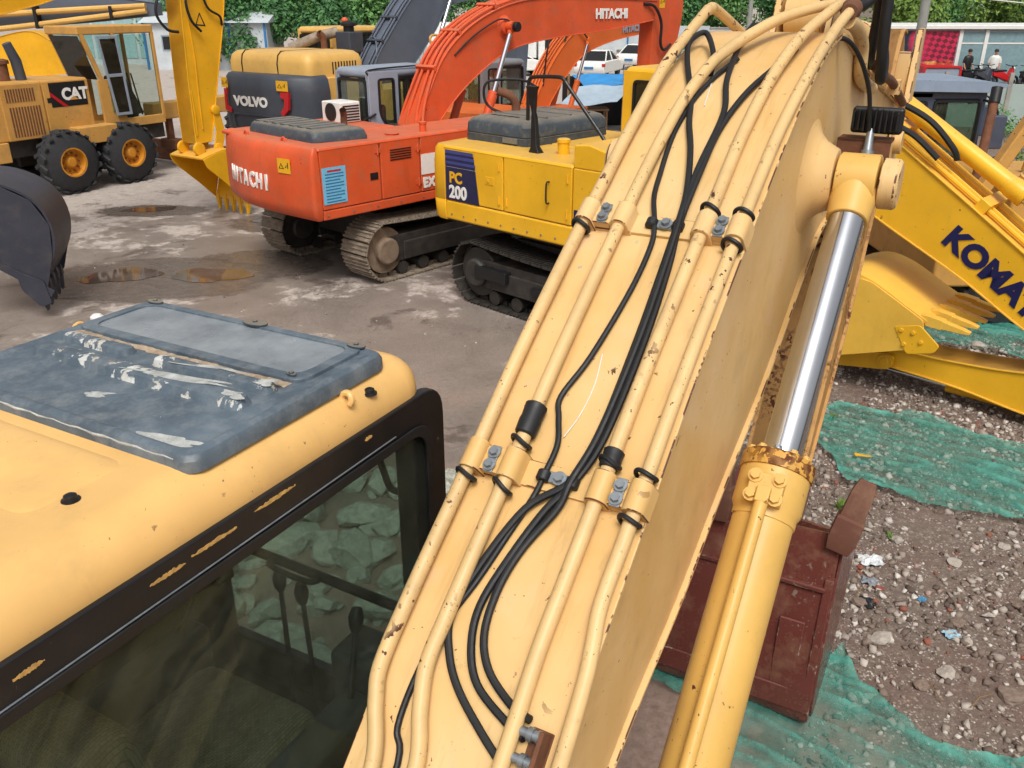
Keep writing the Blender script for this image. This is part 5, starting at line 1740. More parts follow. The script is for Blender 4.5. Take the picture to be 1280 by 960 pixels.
for s in (-1, 1):
    q.prism(fil([(.18, 2.1), (.32, 2.12), (.42, 1.6), (.3, 1.25), (.12, 1.3), (.22, 1.65)], .06), s * .215, s * .25, 'y')
    q.lathe((.26, s * .21, 2.02), (0, s, 0), [(0, .09), (.06, .09), (.07, .06)], 16)
    q.lathe((.22, s * .21, 1.32), (0, s, 0), [(0, .10), (.06, .10), (.07, .06)], 16)
    q.lathe((-.22, s * .21, 1.36), (0, s, 0), [(0, .12), (.06, .12), (.07, .08)], 16)
q.build('bucket_link', M['yellow'], ybk, .008)
tube_part('grease_pipe', [(-.05, -.212, 3.6), (-.02, -.214, 3.0), (-.04, -.214, 2.4), (-.06, -.214, 1.7)], .012, M['yellow'], ys, 6)
tube_part('grease_pipe', [(-.2, -.212, 2.4), (-.18, -.214, 2.0), (-.2, -.214, 1.6)], .012, M['yellow'], ys, 6)
tube_part('hose', [(-.36, -.26, 4.3), (-.62, -.28, 4.0), (-.72, -.28, 3.7), (-.55, -.28, 3.45), (-.32, -.27, 3.4)], .025, M['rubber'], ys, 8)
tube_part('hose', [(.1, -.26, 4.3), (-.10, -.3, 3.95), (-.05, -.3, 3.6), (.15, -.28, 3.4)], .025, M['rubber'], ys, 8)
tube_part('hose', [(.25, -.26, 4.2), (.35, -.28, 3.8), (.6, -.27, 3.65), (.68, -.2, 3.5)], .022, M['rubber'], ys, 8)
q = MB()
q.ring([(.1, 3.5), (.32, 3.48), (.22, 3.72)], [(.13, 3.52), (.285, 3.505), (.215, 3.68)], -.2035, -.200, 'y')
q.build('warning_triangle', M['sticker_ink'], ys)
hyd(YL, (.72, 0, 4.2), (.27, 0, 2.05), .065, .04, 1.2, M['yellow'], 'bucket_cylinder', .06, .07)
q = MB()
q.box(-9.5, -5.6, -1.35, 1.35, 1.1, 2.0)
q.build('house_body', M['yellow'], YL, .06, 3)
for v in (-1.1, 1.1):
    track(YL, v, .6, 4.1, .92, M['darksteel'], M['darksteel'], u0=-7.4, shoes=False)

# ---- dark navy bucket at the left edge, standing on its teeth
DB = thing('excavator_bucket', 'dark navy digging bucket standing on its teeth at the left edge', 'bucket', (-6.84, 11.08), 75)
dbk = bucket(DB, [(.56, .42), (.80, .85), (.84, 1.25), (.68, 1.60), (.30, 1.82), (-.12, 1.86), (-.5, 1.75)], fil([(.62, .36), (.78, .85), (.82, 1.25), (.66, 1.58), (.30, 1.80), (-.12, 1.84), (-.5, 1.72), (-.45, 1.25), (.1, .78)], .04), .3, 1.1, M['navy'], 5, (.04, -1), .32, .03, tw=.11)
q = MB()
q.prism([(.72, .38), (.66, .30), (-.42, 1.14), (-.46, 1.30)], -.285, -.262, 'y')
q.prism(fil([(.30, .70), (.62, .52), (.66, .22), (.52, .18), (.34, .42)], .04), -.30, -.270, 'y')
q.build('side_cutter', M['navy'], dbk, .006)
m = MB()
m.prism([(-.8, 1.4), (-.5, 1.5), (-.2, 2.15), (-.5, 2.3), (-.85, 2.0)], .1, .14, 'y')
m.prism([(-.8, 1.4), (-.5, 1.5), (-.2, 2.15), (-.5, 2.3), (-.85, 2.0)], .46, .50, 'y')
m.build('bucket_ear', M['navy'], dbk, .01)
# ---------------------------------------------------------------- other machines, only partly in view
BB = thing('excavator', 'blue grey excavator boom with two pale yellow pipes behind the grader', 'excavator', (-12.0, 26.4), 90)
bbm = boomplate(BB, [(-9, 1.8), (-7.5, 3.6), (-4.5, 4.15), (0, 4.05), (2.1, 3.85)], [(-8.2, 1.6), (-6.6, 2.7), (-4.2, 3.05), (0, 3.35), (2.1, 3.55)], 0, .25, M['greyboom'])
for k, (z0, z1) in enumerate(((3.55, 3.78), (3.18, 3.66))):
    tube_part('pipe', [(-5.5, -.42, z0 - .2), (-2.4, -.42, z0), (0, -.42, (z0 + z1) / 2 + .02), (1.9, -.42, z1)], .075, M['straw'], bbm, 10)
for u in (-1.2, .9):
    q = MB()
    q.box(u, u + .09, -.52, -.26, 3.2 + .12 * (u + 1.2), 3.78)
    q.build('pipe_clamp', M['black'], bbm, .01)
q = MB()
q.box(-12, -8, -1.3, 1.3, .4, 2.1)
q.build('house_body', M['greyboom'], BB, .05)
Y2 = thing('excavator', 'bright yellow excavator boom low behind the grader exhaust at the left edge', 'excavator', (-12.6, 24.6), 90)
boomplate(Y2, [(-6, 1.9), (-3.5, 2.5), (-1.6, 2.85), (-.1, 3.18), (.5, 2.95)], [(-5.6, 1.2), (-3, 1.7), (-1.2, 2.05), (.1, 2.1), (.95, 2.15)], 0, .26, M['yellow'])
q = MB()
q.box(-8.5, -5.2, -1.3, 1.3, .3, 2.0)
q.build('house_body', M['yellow'], Y2, .05)

WL = thing('wheel_loader', 'ochre wheel loader with slate blue cab and tall rusty exhaust at the right', 'wheel loader', (6.55, 13.2), 90)
M['slate'] = paint('slate_blue_paint', '#414a5c', .4, .1, chipcol=lin('#8a8f98'), dirt=.15)
M['slate_roof'] = paint('pale_blue_roof_paint', '#8696ab', .35, .15, chipcol=lin('#454b55'), dirt=.15)
wc = cab_box(WL, -.95, .32, -.1, 1.2, 1.1, 2.74, M['slate'], gl='glass_green', bev=.05)
q = MB()
q.prism(fil([(-1.05, 2.72, .03), (.30, 2.70, .03), (.60, 2.80, .04), (.30, 2.85, .05), (-1.0, 2.88, .05)], .04), -.2, 1.3, 'y')
q.build('roof_visor', M['slate_roof'], wc, .03, 3)
for s, (u, v) in enumerate(((.36, -.42), (.9, .9))):
    q = MB()
    q.box(u - .13, u + .13, v - .05, v + .05, 1.95, 2.42)
    mr = q.build('mirror', M['slate'], wc, .03, 3)
    tube_part('mirror_arm', [(u, v, 2.42), (u - .05, v + .05, 2.55), (.28, .0 if s == 0 else 1.15, 2.6)], .015, M['black'], mr, 8)
tube_part('mirror_arm', [(.32, .4, 2.5), (.6, .5, 2.52), (.7, .5, 2.4), (.7, .5, 1.5)], .02, M['black'], wc, 8)
q = MB()
q.tube([(-.35, -1.50, 1.2), (-.30, -1.45, 1.95), (-.12, -1.15, 2.72)], [.06, .06, .055], 14)
q.build('exhaust_stack', M['rust'], WL)
q = MB()
q.tube([(-.135, -1.175, 2.66), (-.10, -1.11, 2.85)], .07, 14)
q.build('stack_tip', M['black'], WL)
q = MB()
q.box(-1.2, 1.6, -2.6, 2.2, .55, 1.1)
q.box(-.3, 1.4, -2.4, -.2, 1.1, 1.75)
q.build('chassis', M['ochre'], WL, .04)
q = MB()
q.prism([(-1.18, 1.75), (-1.02, 1.75), (-.18, 3.4), (-.36, 3.4)], -3.08, -2.92, 'y')
q.build('lift_arm', M['ochre'], WL, .02)
for u, z, v in ((.3, 1.85, -1.6), (.75, 1.9, -1.7), (.55, 1.98, -1.2)):
    q = MB()
    q.lathe((u, v, z - .2), (0, -.3, 1), [(0, .12), (.15, .12), (.16, .08), (.26, .08)], 14)
    q.build('engine_fitting', M['straw'] if u < .6 else M['black'], WL)
for u, v in ((-.2, -2.45), (-.2, 1.6)):
    wheel(WL, v * 0 + u, v, .5, .52, .4, -1, lug=14)
for u, v in ((1.3, -2.45), (1.3, 1.6)):
    wheel(WL, u, v, .5, .52, .4, -1, lug=14)

# ---------------------------------------------------------------- sheds, walls, cars and street behind the yard
def corrugated(x0, x1, z0, z1, p=.12, d=.03, t=.006):
    n = int((x1 - x0) / p * 4)
    P = [(x0 + (x1 - x0) * i / n, d * math.sin(i * math.pi / 2)) for i in range(n + 1)]
    m = MB()
    m.prism([(a, b) for a, b in P] + [(a, b + t) for a, b in P[::-1]], z0, z1, 'z')
    return m
M['corr'] = plain('galvanised_sheet', '#7d868c', .5, .3, .2, 3)
M['tarp'] = plain('blue_tarpaulin', '#2f86c4', .55, 0, .2, 3, .1)
M['tarp2'] = plain('pale_grey_tarpaulin', '#96a6b4', .6, 0, .15, 3, .1)
M['wood'] = plain('raw_timber', '#8a6a48', .8, 0, .25, 6, .2)
M['cloth'] = plain('white_cloth', '#c9c9c4', .9, 0, .1, 8)
M['wallw'] = plain('whitewashed_wall', '#b9c0c4', .85, 0, .15, 1.2, .1)
M['conc'] = plain('weathered_concrete', '#9a958c', .9, 0, .3, 2.5, .2)
M['pole'] = plain('concrete_pole', '#8f8f8a', .85, 0, .12, 3)
M['bluep'] = plain('blue_post_paint', '#2a6fa8', .5)
M['leafd'] = None
sh = thing('lean_to', 'open lean-to under a blue and grey tarpaulin beyond the yellow excavator', 'shelter', (2.9, 28.4), 90)
for (x, y) in ((-1.0, 0), (.9, -.1), (-1.0, 2.2), (1.2, 2.2)):
    q = MB()
    q.cyl((x, y, 0), (x, y, 1.3 if y < 1 else 1.68), .045, n=8)
    q.build('post', M['wood'], sh)
def sheet(name, mat, parent, P00, P10, P11, P01, sag=.1, n=10, t=.01):
    m = MB()
    g = []
    for side in (0, 1):
        for j in range(n + 1):
            for i in range(n + 1):
                a, b = i / n, j / n
                p = Vector(P00) * (1 - a) * (1 - b) + Vector(P10) * a * (1 - b) + Vector(P11) * a * b + Vector(P01) * (1 - a) * b
                p.z += -sag * math.sin(math.pi * a) * math.sin(math.pi * b) + .02 * math.sin(9 * a + 5 * b) - side * t
                g.append(p)
    N = n + 1
    fs = []
    for s in (0, N * N):
        for j in range(n):
            for i in range(n):
                fs.append([s + j * N + i, s + j * N + i + 1, s + (j + 1) * N + i + 1, s + (j + 1) * N + i])
    for i in range(n):
        fs += [[i, i + 1, N * N + i + 1, N * N + i], [n * N + i, n * N + i + 1, N * N + n * N + i + 1, N * N + n * N + i]]
        fs += [[i * N, (i + 1) * N, N * N + (i + 1) * N, N * N + i * N], [i * N + n, (i + 1) * N + n, N * N + (i + 1) * N + n, N * N + i * N + n]]
    m.add(g, fs)
    return m.build(name, mat, parent)
sheet('blue_sheet', M['tarp'], sh, (-.6, .6, 1.42), (1.05, .5, 1.52), (1.3, 2.2, 1.70), (-.9, 2.2, 1.66), .06)
sheet('grey_sheet', M['tarp2'], sh, (-1.5, -.3, .85), (.35, -.4, 1.05), (.95, .55, 1.50), (-.8, .62, 1.43), .06)
q = MB()
q.box(-1.2, 1.3, 2.3, 2.34, 0, 1.6)
q.build('back_wall', M['black'], sh)
q = MB()
q.box(-.9, .2, .3, 1.2, .7, .75)
for x in (-.85, .1):
    q.box(x, x + .06, .35, .41, 0, .7)
    q.box(x, x + .06, 1.1, 1.16, 0, .7)
tag(q.build('work_table', M['wood'], None), 'rough timber table in the shade of the tarpaulin lean-to', 'table').location = (2.9, 28.4, 0)
m = MB()
P = [(.0 + .04 * i, .02 * math.sin(i * 1.7)) for i in range(13)]
m.prism(P + [(a, b + .012) for a, b in P[::-1]], .7, 1.15, 'z')
o = tag(m.build('hanging_towel', M['cloth'], None), 'white towel hanging on a line beside the lean-to', 'towel')
o.location = (3.55, 27.7, .1)
q = MB()
q.box(-.25, .25, -.2, .2, 0, .75)
q.box(-.252, .252, -.202, -.1, .73, .755)
tag(q.build('carton', plain('brown_cardboard', '#9a7650', .85), None, .01), 'brown cardboard carton standing by the lean-to', 'carton').location = (4.35, 27.3, 0)
cf = corrugated(0, 2.6, 0, 1.95)
tag(cf.build('corrugated_fence', M['corr'], None), 'grey corrugated metal sheet fence beside the lean-to', 'fence').location = (3.55, 29.2, 0)

def car(label, x, y, yaw, body, s=1.0):
    t = thing('parked_car', label, 'car', (x, y), yaw, 'white cars parked behind the yard')
    m = MB()
    prof = fil([(-2.2, .32, .1), (2.15, .30, .12), (2.25, .62, .15), (1.3, .86, .3), (.95, .92, .2), (-1.45, .95, .2), (-2.2, .92, .12), (-2.28, .6, .1)], .1)
    m.prism(prof, -.86, .86, 'y')
    b = m.build('body', body, t, .07, 4)
    m = MB()
    def row(z, a0, a1, w):
        return [(a0, -w, z), (a1, -w, z), (a1, w, z), (a0, w, z)]
    m.loft([row(.90, -1.75, 1.05, .78), row(1.18, -1.3, .55, .68), row(1.40, -.85, .15, .58)])
    m.build('glasshouse', M['black'], b, .05, 3)
    m = MB()
    m.loft([row(1.395, -.92, .22, .60), row(1.44, -.80, .10, .54)])
    m.build('roof', body, b, .03, 3)
    for u0, u1, z0, z1 in ((-1.78, -.87, .92, 1.40), (-.30, -.22, .92, 1.40), (.16, 1.08, .92, 1.40)):
        for sd in (-1, 1):
            m = MB()
            m.tube([(u0 if u0 < .1 else u1, sd * .79, z0), (u1 if u0 < .1 else u0, sd * .60, z1)], .035, 8)
            m.build('pillar', body, b)
    for sd in (-1, 1):
        m = MB()
        m.box(-2.29, -2.18, sd * .78 - .12, sd * .78 + .06, .68, .84)
        m.build('tail_light', M['red'], b, .02)
        for u in (-1.35, 1.35):
            m = MB()
            m.lathe((u, sd * .72 - .1, .32), (0, 1, 0), [(0, .15), (0, .28), (.03, .32), (.17, .32), (.2, .28), (.2, .15)], 22)
            m.build('wheel', M['tyre'], t)
    m = MB()
    m.box(-2.30, -2.27, -.26, .26, .55, .67)
    m.build('number_plate', M['bluep'], b)
    return t
car('white saloon car parked just behind the blue tarpaulin', 4.9, 51.5, 20, M['white'])
car('white car behind the saloon, partly hidden by the orange stick', 8.1, 58.5, 25, M['white'])
car('white car between the two orange booms further back', .0, 52.5, 80, M['white'])

def truck(label, x, y, yaw):
    t = thing('box_truck', label, 'truck', (x, y), yaw)
    m = MB()
    m.box(-3.2, 1.0, -1.05, 1.05, .85, 2.9)
    m.build('cargo_box', M['white'], t, .04)
    for k in range(5):
        m = MB()
        u = -2.9 + k * .8
        m.box(u, u + .05, -1.075, -1.05, .9, 2.85)
        m.build('box_rib', M['cabgrey'], t)
    m = MB()
    m.prism(fil([(1.1, .5), (2.75, .5), (2.8, 1.2), (2.45, 2.15), (1.1, 2.2)], .12), -.95, .95, 'y')
    c = m.build('cab', M['white'], t, .06, 3)
    m = MB()
    m.prism([(1.5, 1.3), (2.45, 1.3), (2.3, 1.95), (1.5, 1.95)], -.965, .965, 'y')
    m.build('side_window', M['black'], c)
    m = MB()
    m.prism([(2.80, 1.25), (2.81, 1.25), (2.5, 2.05), (2.48, 2.05)], -.8, .8, 'y')
    m.build('windscreen', M['black'], c)
    for u in (-2.2, 1.9):
        for sd in (-1, 1):
            m = MB()
            m.lathe((u, sd * .82 - .12, .42), (0, 1, 0), [(0, .2), (0, .38), (.03, .42), (.21, .42), (.24, .38), (.24, .2)], 20)
            m.build('wheel', M['tyre'], t)
    m = MB()
    m.box(-3.1, 2.3, -.5, .5, .5, .85)
    m.build('chassis', M['black'], t)
truck('white box truck parked behind the grey excavator boom', -3.5, 46.5, 160)
truck('white box truck partly hidden by the orange boom', .6, 55, 100)

def wall(name, label, x0, y0, x1, y1, h, mat, cat='wall', t=.2, posts=0, pmat=None, capm=None):
    L = math.hypot(x1 - x0, y1 - y0)
    w = thing(name, label, cat, (x0, y0), math.degrees(math.atan2(x1 - x0, y1 - y0)))
    n = max(1, posts)
    for k in range(n):
        m = MB()
        m.box(L * k / n + (.03 if posts else 0), L * (k + 1) / n - (.03 if posts else 0), -t / 2, t / 2, 0, h)
        m.build('panel', mat, w, .01)
        if posts:
            m = MB()
            m.box(L * k / n - .06, L * k / n + .06, -t / 2 - .05, t / 2 + .05, 0, h + .35)
            m.build('post', pmat or mat, w)
    if capm:
        m = MB()
        m.box(0, L, -t / 2 - .06, t / 2 + .06, h + .003, h + .1)
        m.build('coping', capm, w)
    return w
wall('boundary_fence', 'long pale panel fence with blue posts behind the cars', -6, 68, 14, 66, 2.3, M['wallw'], 'fence', .1, 7, M['bluep'])
wall('boundary_wall', 'long low white wall behind the boom elbow', 12, 72, 40, 62, 2.0, M['wallw'], 'wall', .25, 0, None, M['conc'])
wall('green_railing', 'green painted rail in front of the low white wall', 10, 64, 17, 63, 1.2, plain('green_rail_paint', '#2f6b4f', .5), 'railing', .06)
rb = random.Random(3)
for k in range(26):
    x = 2 + k * .42 + rb.uniform(-.1, .1)
    m = MB()
    w, h, d = rb.uniform(.5, 1.1), rb.uniform(.3, .55), rb.uniform(.4, .8)
    z = 0 if k % 2 == 0 else .42
    m.box(-w / 2, w / 2, -d / 2, d / 2, 0, h)
    o = tag(m.build('concrete_block', M['conc'], None, .04), 'rough concrete block in the heap along the pale fence', 'block', 'concrete blocks heaped along the pale fence')
    o.location = (x, 62 + rb.uniform(-.5, .5), z)
    o.rotation_euler = (0, 0, rb.uniform(-.5, .5))
# sheds at the far left
s1 = thing('site_shed', 'white site shed with blue posts under the trees', 'shed', (-22.5, 57), 90)
m = MB()
m.box(0, 7.5, 0, 4, 0, 2.7)
sw = m.build('wall', M['wallw'], s1)
m = MB()
m.prism([(-.3, 2.7), (4.3, 2.7), (2.0, 3.3)], -.2, 7.7, 'x')
m.build('roof', M['wallw'], s1)
for x in (.0, 2.6, 5.2, 7.4):
    m = MB()
    m.box(x - .06, x + .06, -.12, -.002, 0, 2.7)
    m.build('post', M['bluep'], s1)
for x in (1.0, 3.6):
    m = MB()
    m.box(x, x + .9, -.03, -.003, 1.1, 2.0)
    f = m.build('window', M['cabgrey'], s1)
    m = MB()
    m.box(x + .08, x + .82, -.045, -.032, 1.18, 1.92)
    m.build('pane', M['black'], f)
s2 = thing('glazed_hall', 'pale hall with tall glazed front behind the grader cab', 'building', (-31, 62), 90)
m = MB()
m.box(0, 9, 0, 6, 0, 6.5)
m.build('wall', M['wallw'], s2)
for i in range(6):
    for j in range(3):
        m = MB()
        m.box(.3 + i * 1.45, 1.55 + i * 1.45, -.04, -.003, .4 + j * 2.0, 2.2 + j * 2.0)
        m.build('pane', plain('pale_glazing', '#8fb2b4', .2) if (i, j) == (0, 0) else bpy.data.materials['pale_glazing'], s2)
# right side: shops across the street
BD = thing('shop_building', 'low white shop row with red poster across the street', 'building', (17.5, 46.4), 93)
m = MB()
m.box(0, 16, 0, 5, 0, 2.62)
bw = m.build('wall', M['wallw'], BD)
m = MB()
m.box(-.2, 16.2, -.25, 5.2, 2.63, 2.82)
m.build('fascia', M['white'], BD, .03)
for x in (4.75, 6.0, 8.35, 10.8, 13.2, 15.6):
    m = MB()
    m.box(x - .09, x + .09, -.09, -.003, 0, 2.62)
    m.build('column', M['white'], BD)
for x0, x1 in ((4.86, 5.9), (6.1, 8.25), (8.45, 10.7), (10.9, 13.1), (13.3, 15.5)):
    m = MB()
    m.box(x0, x1, -.05, -.003, .15, 2.5)
    f = m.build('shop_window', plain('shop_glass', '#7d979d', .12) if x0 < 5 else bpy.data.materials['shop_glass'], BD)
    m = MB()
    m.box(x0, x1, -.07, -.052, 1.95, 2.02)
    m.build('glazing_bar', M['white'], f)
pm_ = NT('poster_print')
gx = pm_.scale((1, 1, 1), 'Generated')
sepg = pm_.n.new('ShaderNodeSeparateXYZ')
pm_.l.new(gx, sepg.inputs[0])
ck = pm_.n.new('ShaderNodeTexChecker')
ck.inputs['Scale'].default_value = 13
ck.inputs['Color1'].default_value = lin('#c2264a')
ck.inputs['Color2'].default_value = lin('#6a1f33')
pm_.l.new(pm_.scale((1, 1, 1), 'Generated', (0, R(35), 0)), ck.inputs['Vector'])
c1 = pm_.mix(pm_.ramp(sepg.outputs['X'], [(.35, 0.0), (.6, 1.0)]), lin('#c93055'), ck.outputs[0])
c2 = pm_.mix(pm_.ramp(pm_.math('ADD', sepg.outputs['X'], pm_.math('MULTIPLY', pm_.noise(3, 3, coord='Generated'), .35)), [(.42, 1.0), (.48, 0.0)]), c1, lin('#1d2a3c'))
c3 = pm_.mix(pm_.ramp(pm_.math('SUBTRACT', pm_.math('ADD', sepg.outputs['Z'], 0.0), pm_.math('MULTIPLY', pm_.noise(5, 3, coord='Generated'), .5)), [(.08, 1.0), (.14, 0.0)]), c2, pm_.ramp(pm_.noise(7, 3, coord='Generated'), [(.4, lin('#b0322c')), (.55, lin('#d98a3a')), (.65, lin('#e2b88a'))]))
pm_.set('Base Color', c3)
pm_.set('Roughness', .4)
m = MB()
m.box(1.6, 4.62, -.06, -.003, .25, 2.55)
m.build('poster', pm_.m, BD)
rv = thing('delivery_tricycle', 'red framed cargo tricycle box in front of the poster', 'tricycle', (20.9, 44.6), 90)
m = MB()
m.ring(fil([(-1.1, .35), (.75, .35), (.75, 1.05), (-1.1, 1.05)], .12), fil([(-1.0, .45), (.65, .45), (.65, .95), (-1.0, .95)], .1), -.5, .5, 'y')
m.build('frame', M['red'], rv, .01)
m = MB()
m.box(-1.0, .65, -.45, .45, .47, .93)
m.build('cargo_box', M['cabgrey'], rv)
for u in (-.7, .4):
    m = MB()
    m.lathe((u, -.55, .3), (0, 1, 0), [(0, .2), (.02, .3), (.1, .3), (.12, .2)], 18)
    m.build('wheel', M['tyre'], rv)
def motorbike(label, x, y, yaw, col):
    t = thing('motorbike', label, 'motorbike', (x, y), yaw, 'motorbikes parked in front of the shops')
    for u in (-.65, .65):
        m = MB()
        P = [(u + .25 * math.cos(a), 0, .3 + .25 * math.sin(a)) for a in [2 * math.pi * i / 18 for i in range(19)]]
        m.tube(P, .055, 8)
        m.cyl((u, -.05, .3), (u, .05, .3), .09, n=12)
        m.build('wheel', M['tyre'], t)
    m = MB()
    m.loft([[(-.75, -.1, .6), (-.75, .1, .6), (-.75, .06, .8), (-.75, -.06, .8)], [(-.2, -.15, .45), (-.2, .15, .45), (-.2, .12, .78), (-.2, -.12, .78)], [(.2, -.16, .3), (.2, .16, .3), (.2, .12, .6), (.2, -.12, .6)], [(.45, -.18, .35), (.45, .18, .35), (.4, .14, .95), (.4, -.14, .95)]])
    m.build('body', col, t, .03)
    m = MB()
    m.box(-.75, .0, -.12, .12, .78, .87)
    m.build('seat', M['black'], t, .04, 3)
    m = MB()
    m.tube([(.65, 0, .3), (.45, 0, .95), (.38, 0, 1.02)], .035, 8)
    m.tube([(.3, -.33, 1.08), (.38, -.15, 1.03), (.38, .15, 1.03), (.3, .33, 1.08)], .018, 8)
    m.build('handlebar', M['black'], t)
    m = MB()
    m.lathe((.44, 0, .9), (1, 0, 0), [(0, .09), (.06, .09), (.09, .05)], 14)
    m.build('headlamp', M['white'], t)
    return t
mk = [M['black'], M['dark'], M['red'], M['black'], M['slate'], M['black']]
for i, (x, y, a) in enumerate(((22.4, 44.6, 60), (23.1, 44.9, 50), (23.9, 44.4, 70), (24.6, 43.9, 40), (25.6, 43.6, 75), (26.5, 43.5, 60))):
    motorbike(('dark motorbike nearest the red poster', 'charcoal motorbike second from the poster', 'red motorbike beside the standing person', 'black motorbike right of the standing person', 'blue grey motorbike near the right edge of the street', 'black motorbike at the far right of the row')[i], x, y, a, mk[i])
def person(label, x, y, yaw, top, legs, hair='#1a1512'):
    t = thing('person', label, 'person', (x, y), yaw)
    J = [((0, 0, .95), .14, .11), ((0, 0, 1.15), .13, .10), ((0, 0, 1.36), .17, .11), ((.01, 0, 1.48), .06, .06), ((.02, 0, 1.56), .08, .075), ((.03, 0, 1.66), .085, .09), ((.02, 0, 1.74), .05, .06)]
    E_ = [(0, 1), (1, 2), (2, 3), (3, 4), (4, 5), (5, 6)]
    for s in (-1, 1):
        b = len(J)
        J += [((0, s * .10, .88), .09, .09), ((.03, s * .11, .48), .062, .062), ((0, s * .12, .08), .045, .045), ((.12, s * .13, .045), .04, .035)]
        E_ += [(0, b), (b, b + 1), (b + 1, b + 2), (b + 2, b + 3)]
        b = len(J)
        J += [((0, s * .19, 1.38), .055, .055), ((-.02, s * .25, 1.12), .043, .043), ((.10, s * .25, .90), .034, .034), ((.16, s * .24, .82), .025, .03)]
        E_ += [(2, b), (b, b + 1), (b + 1, b + 2), (b + 2, b + 3)]
    me = bpy.data.meshes.new('body')
    me.from_pydata([j[0] for j in J], E_, [])
    o = bpy.data.objects.new('body', me)
    COL.objects.link(o)
    o.parent = t
    o.modifiers.new('skin', 'SKIN')
    for i, j in enumerate(J):
        sv = me.skin_vertices[0].data[i]
        sv.radius = (j[1], j[2])
        sv.use_root = (i == 0)
    ss = o.modifiers.new('sub', 'SUBSURF')
    ss.levels = ss.render_levels = 2
    me.materials.append(plain('skin_tone', '#a87a5c', .6) if 'skin_tone' not in bpy.data.materials else bpy.data.materials['skin_tone'])
    m = MB()
    m.loft([[(.19 * .85 * math.sin(a) * .8, .21 * math.cos(a), z) if z < 1.3 else (.15 * math.sin(a) * r, .24 * math.cos(a) * r, z) for a in [2 * math.pi * k / 14 for k in range(14)]] for z, r in ((.86, 1), (1.1, 1), (1.34, 1), (1.43, .8), (1.48, .4))])
    for s in (-1, 1):
        m.tube([(0, s * .17, 1.40), (-.01, s * .23, 1.25), (-.02, s * .25, 1.12)], [.075, .07, .065], 10)
    m.build('shirt', top, t, ang=60)
    m = MB()
    for s in (-1, 1):
        m.tube([(0, s * .09, .95), (.03, s * .11, .5), (0, s * .12, .1)], [.11, .085, .07], 12)
    m.build('trousers', legs, t, ang=60)
    m = MB()
    m.lathe((.015, 0, 1.62), (-.1, 0, 1), [(0, .088), (.05, .1), (.1, .092), (.145, .05), (.15, .01)], 14)
    m.build('hair', plain('dark_hair', hair, .6), t, ang=60)
    return t
person('person in a white shirt standing among the motorbikes', 23.75, 45.3, 200, M['white'], M['slate'])
person('person in dark clothes beside the motorbike nearest the poster', 22.5, 45.4, 160, M['black'], M['black'])
# plain panel fence on the near side of the street
wall('panel_fence', 'pale green grey panel fence behind the wheel loader', 12.6, 31.0, 24, 28.0, 1.4, plain('pale_green_panel', '#9fada8', .5, 0, .08, 1), 'fence', .06, 6, M['conc'])
# far office block on the right, seen between the trees
OB = thing('office_block', 'pale blue office block seen between the trees on the right', 'building', (36, 74), 95)
m = MB()
m.box(0, 22, 0, 10, 0, 4.6)
m.build('wall', plain('pale_blue_wall', '#a9b8c4', .7), OB)
for i in range(5):
    m = MB()
    m.box(1 + i * 4.2, 4.2 + i * 4.2, -.06, -.003, 2.4, 4.0)
    f = m.build('window', M['white'], OB)
    m = MB()
    m.box(1.2 + i * 4.2, 4.0 + i * 4.2, -.09, -.062, 2.55, 3.85)
    m.build('pane', plain('office_glass', '#3c4a68', .15) if i == 0 else bpy.data.materials['office_glass'], f)
for k, (x, y, h, r, lb) in enumerate(((17.05, 38.9, 9, .19, 'thick grey concrete pole right of the boom tip'), (15.2, 60, 10, .14, 'pale grey pole left of the two behind the boom elbow'), (17.4, 60.5, 10, .14, 'pale grey pole right of the two behind the boom elbow'))):
    t = thing('utility_pole', lb, 'pole', (x, y), 0)
    m = MB()
    m.tube([(0, 0, 0), (.02, 0, h)], [r * 1.15, r * .75], 16)
    m.build('shaft', M['pole'], t)
    m = MB()
    m.box(-.9, .9, -.05, .05, h - .8, h - .68)
    m.build('cross_arm', M['zinc'], t)
for (a, b) in (((17.05, 38.9, 6.2), (15.2, 60, 7.0)), ((12.0, 36, 4.9), (30.0, 40, 3.7))):
    pts = []
    for i in range(17):
        f = i / 16
        p = Vector(a).lerp(Vector(b), f)
        p.z -= 1.0 * 4 * f * (1 - f) * .5
        pts.append(p)
    m = MB()
    m.tube(pts, .022, 6)
    tag(m.build('overhead_wire', M['white'], None), 'sagging wire running across above the shops' if a[0] < 15 else 'overhead wire from the thick grey pole to the pale poles', 'wire')
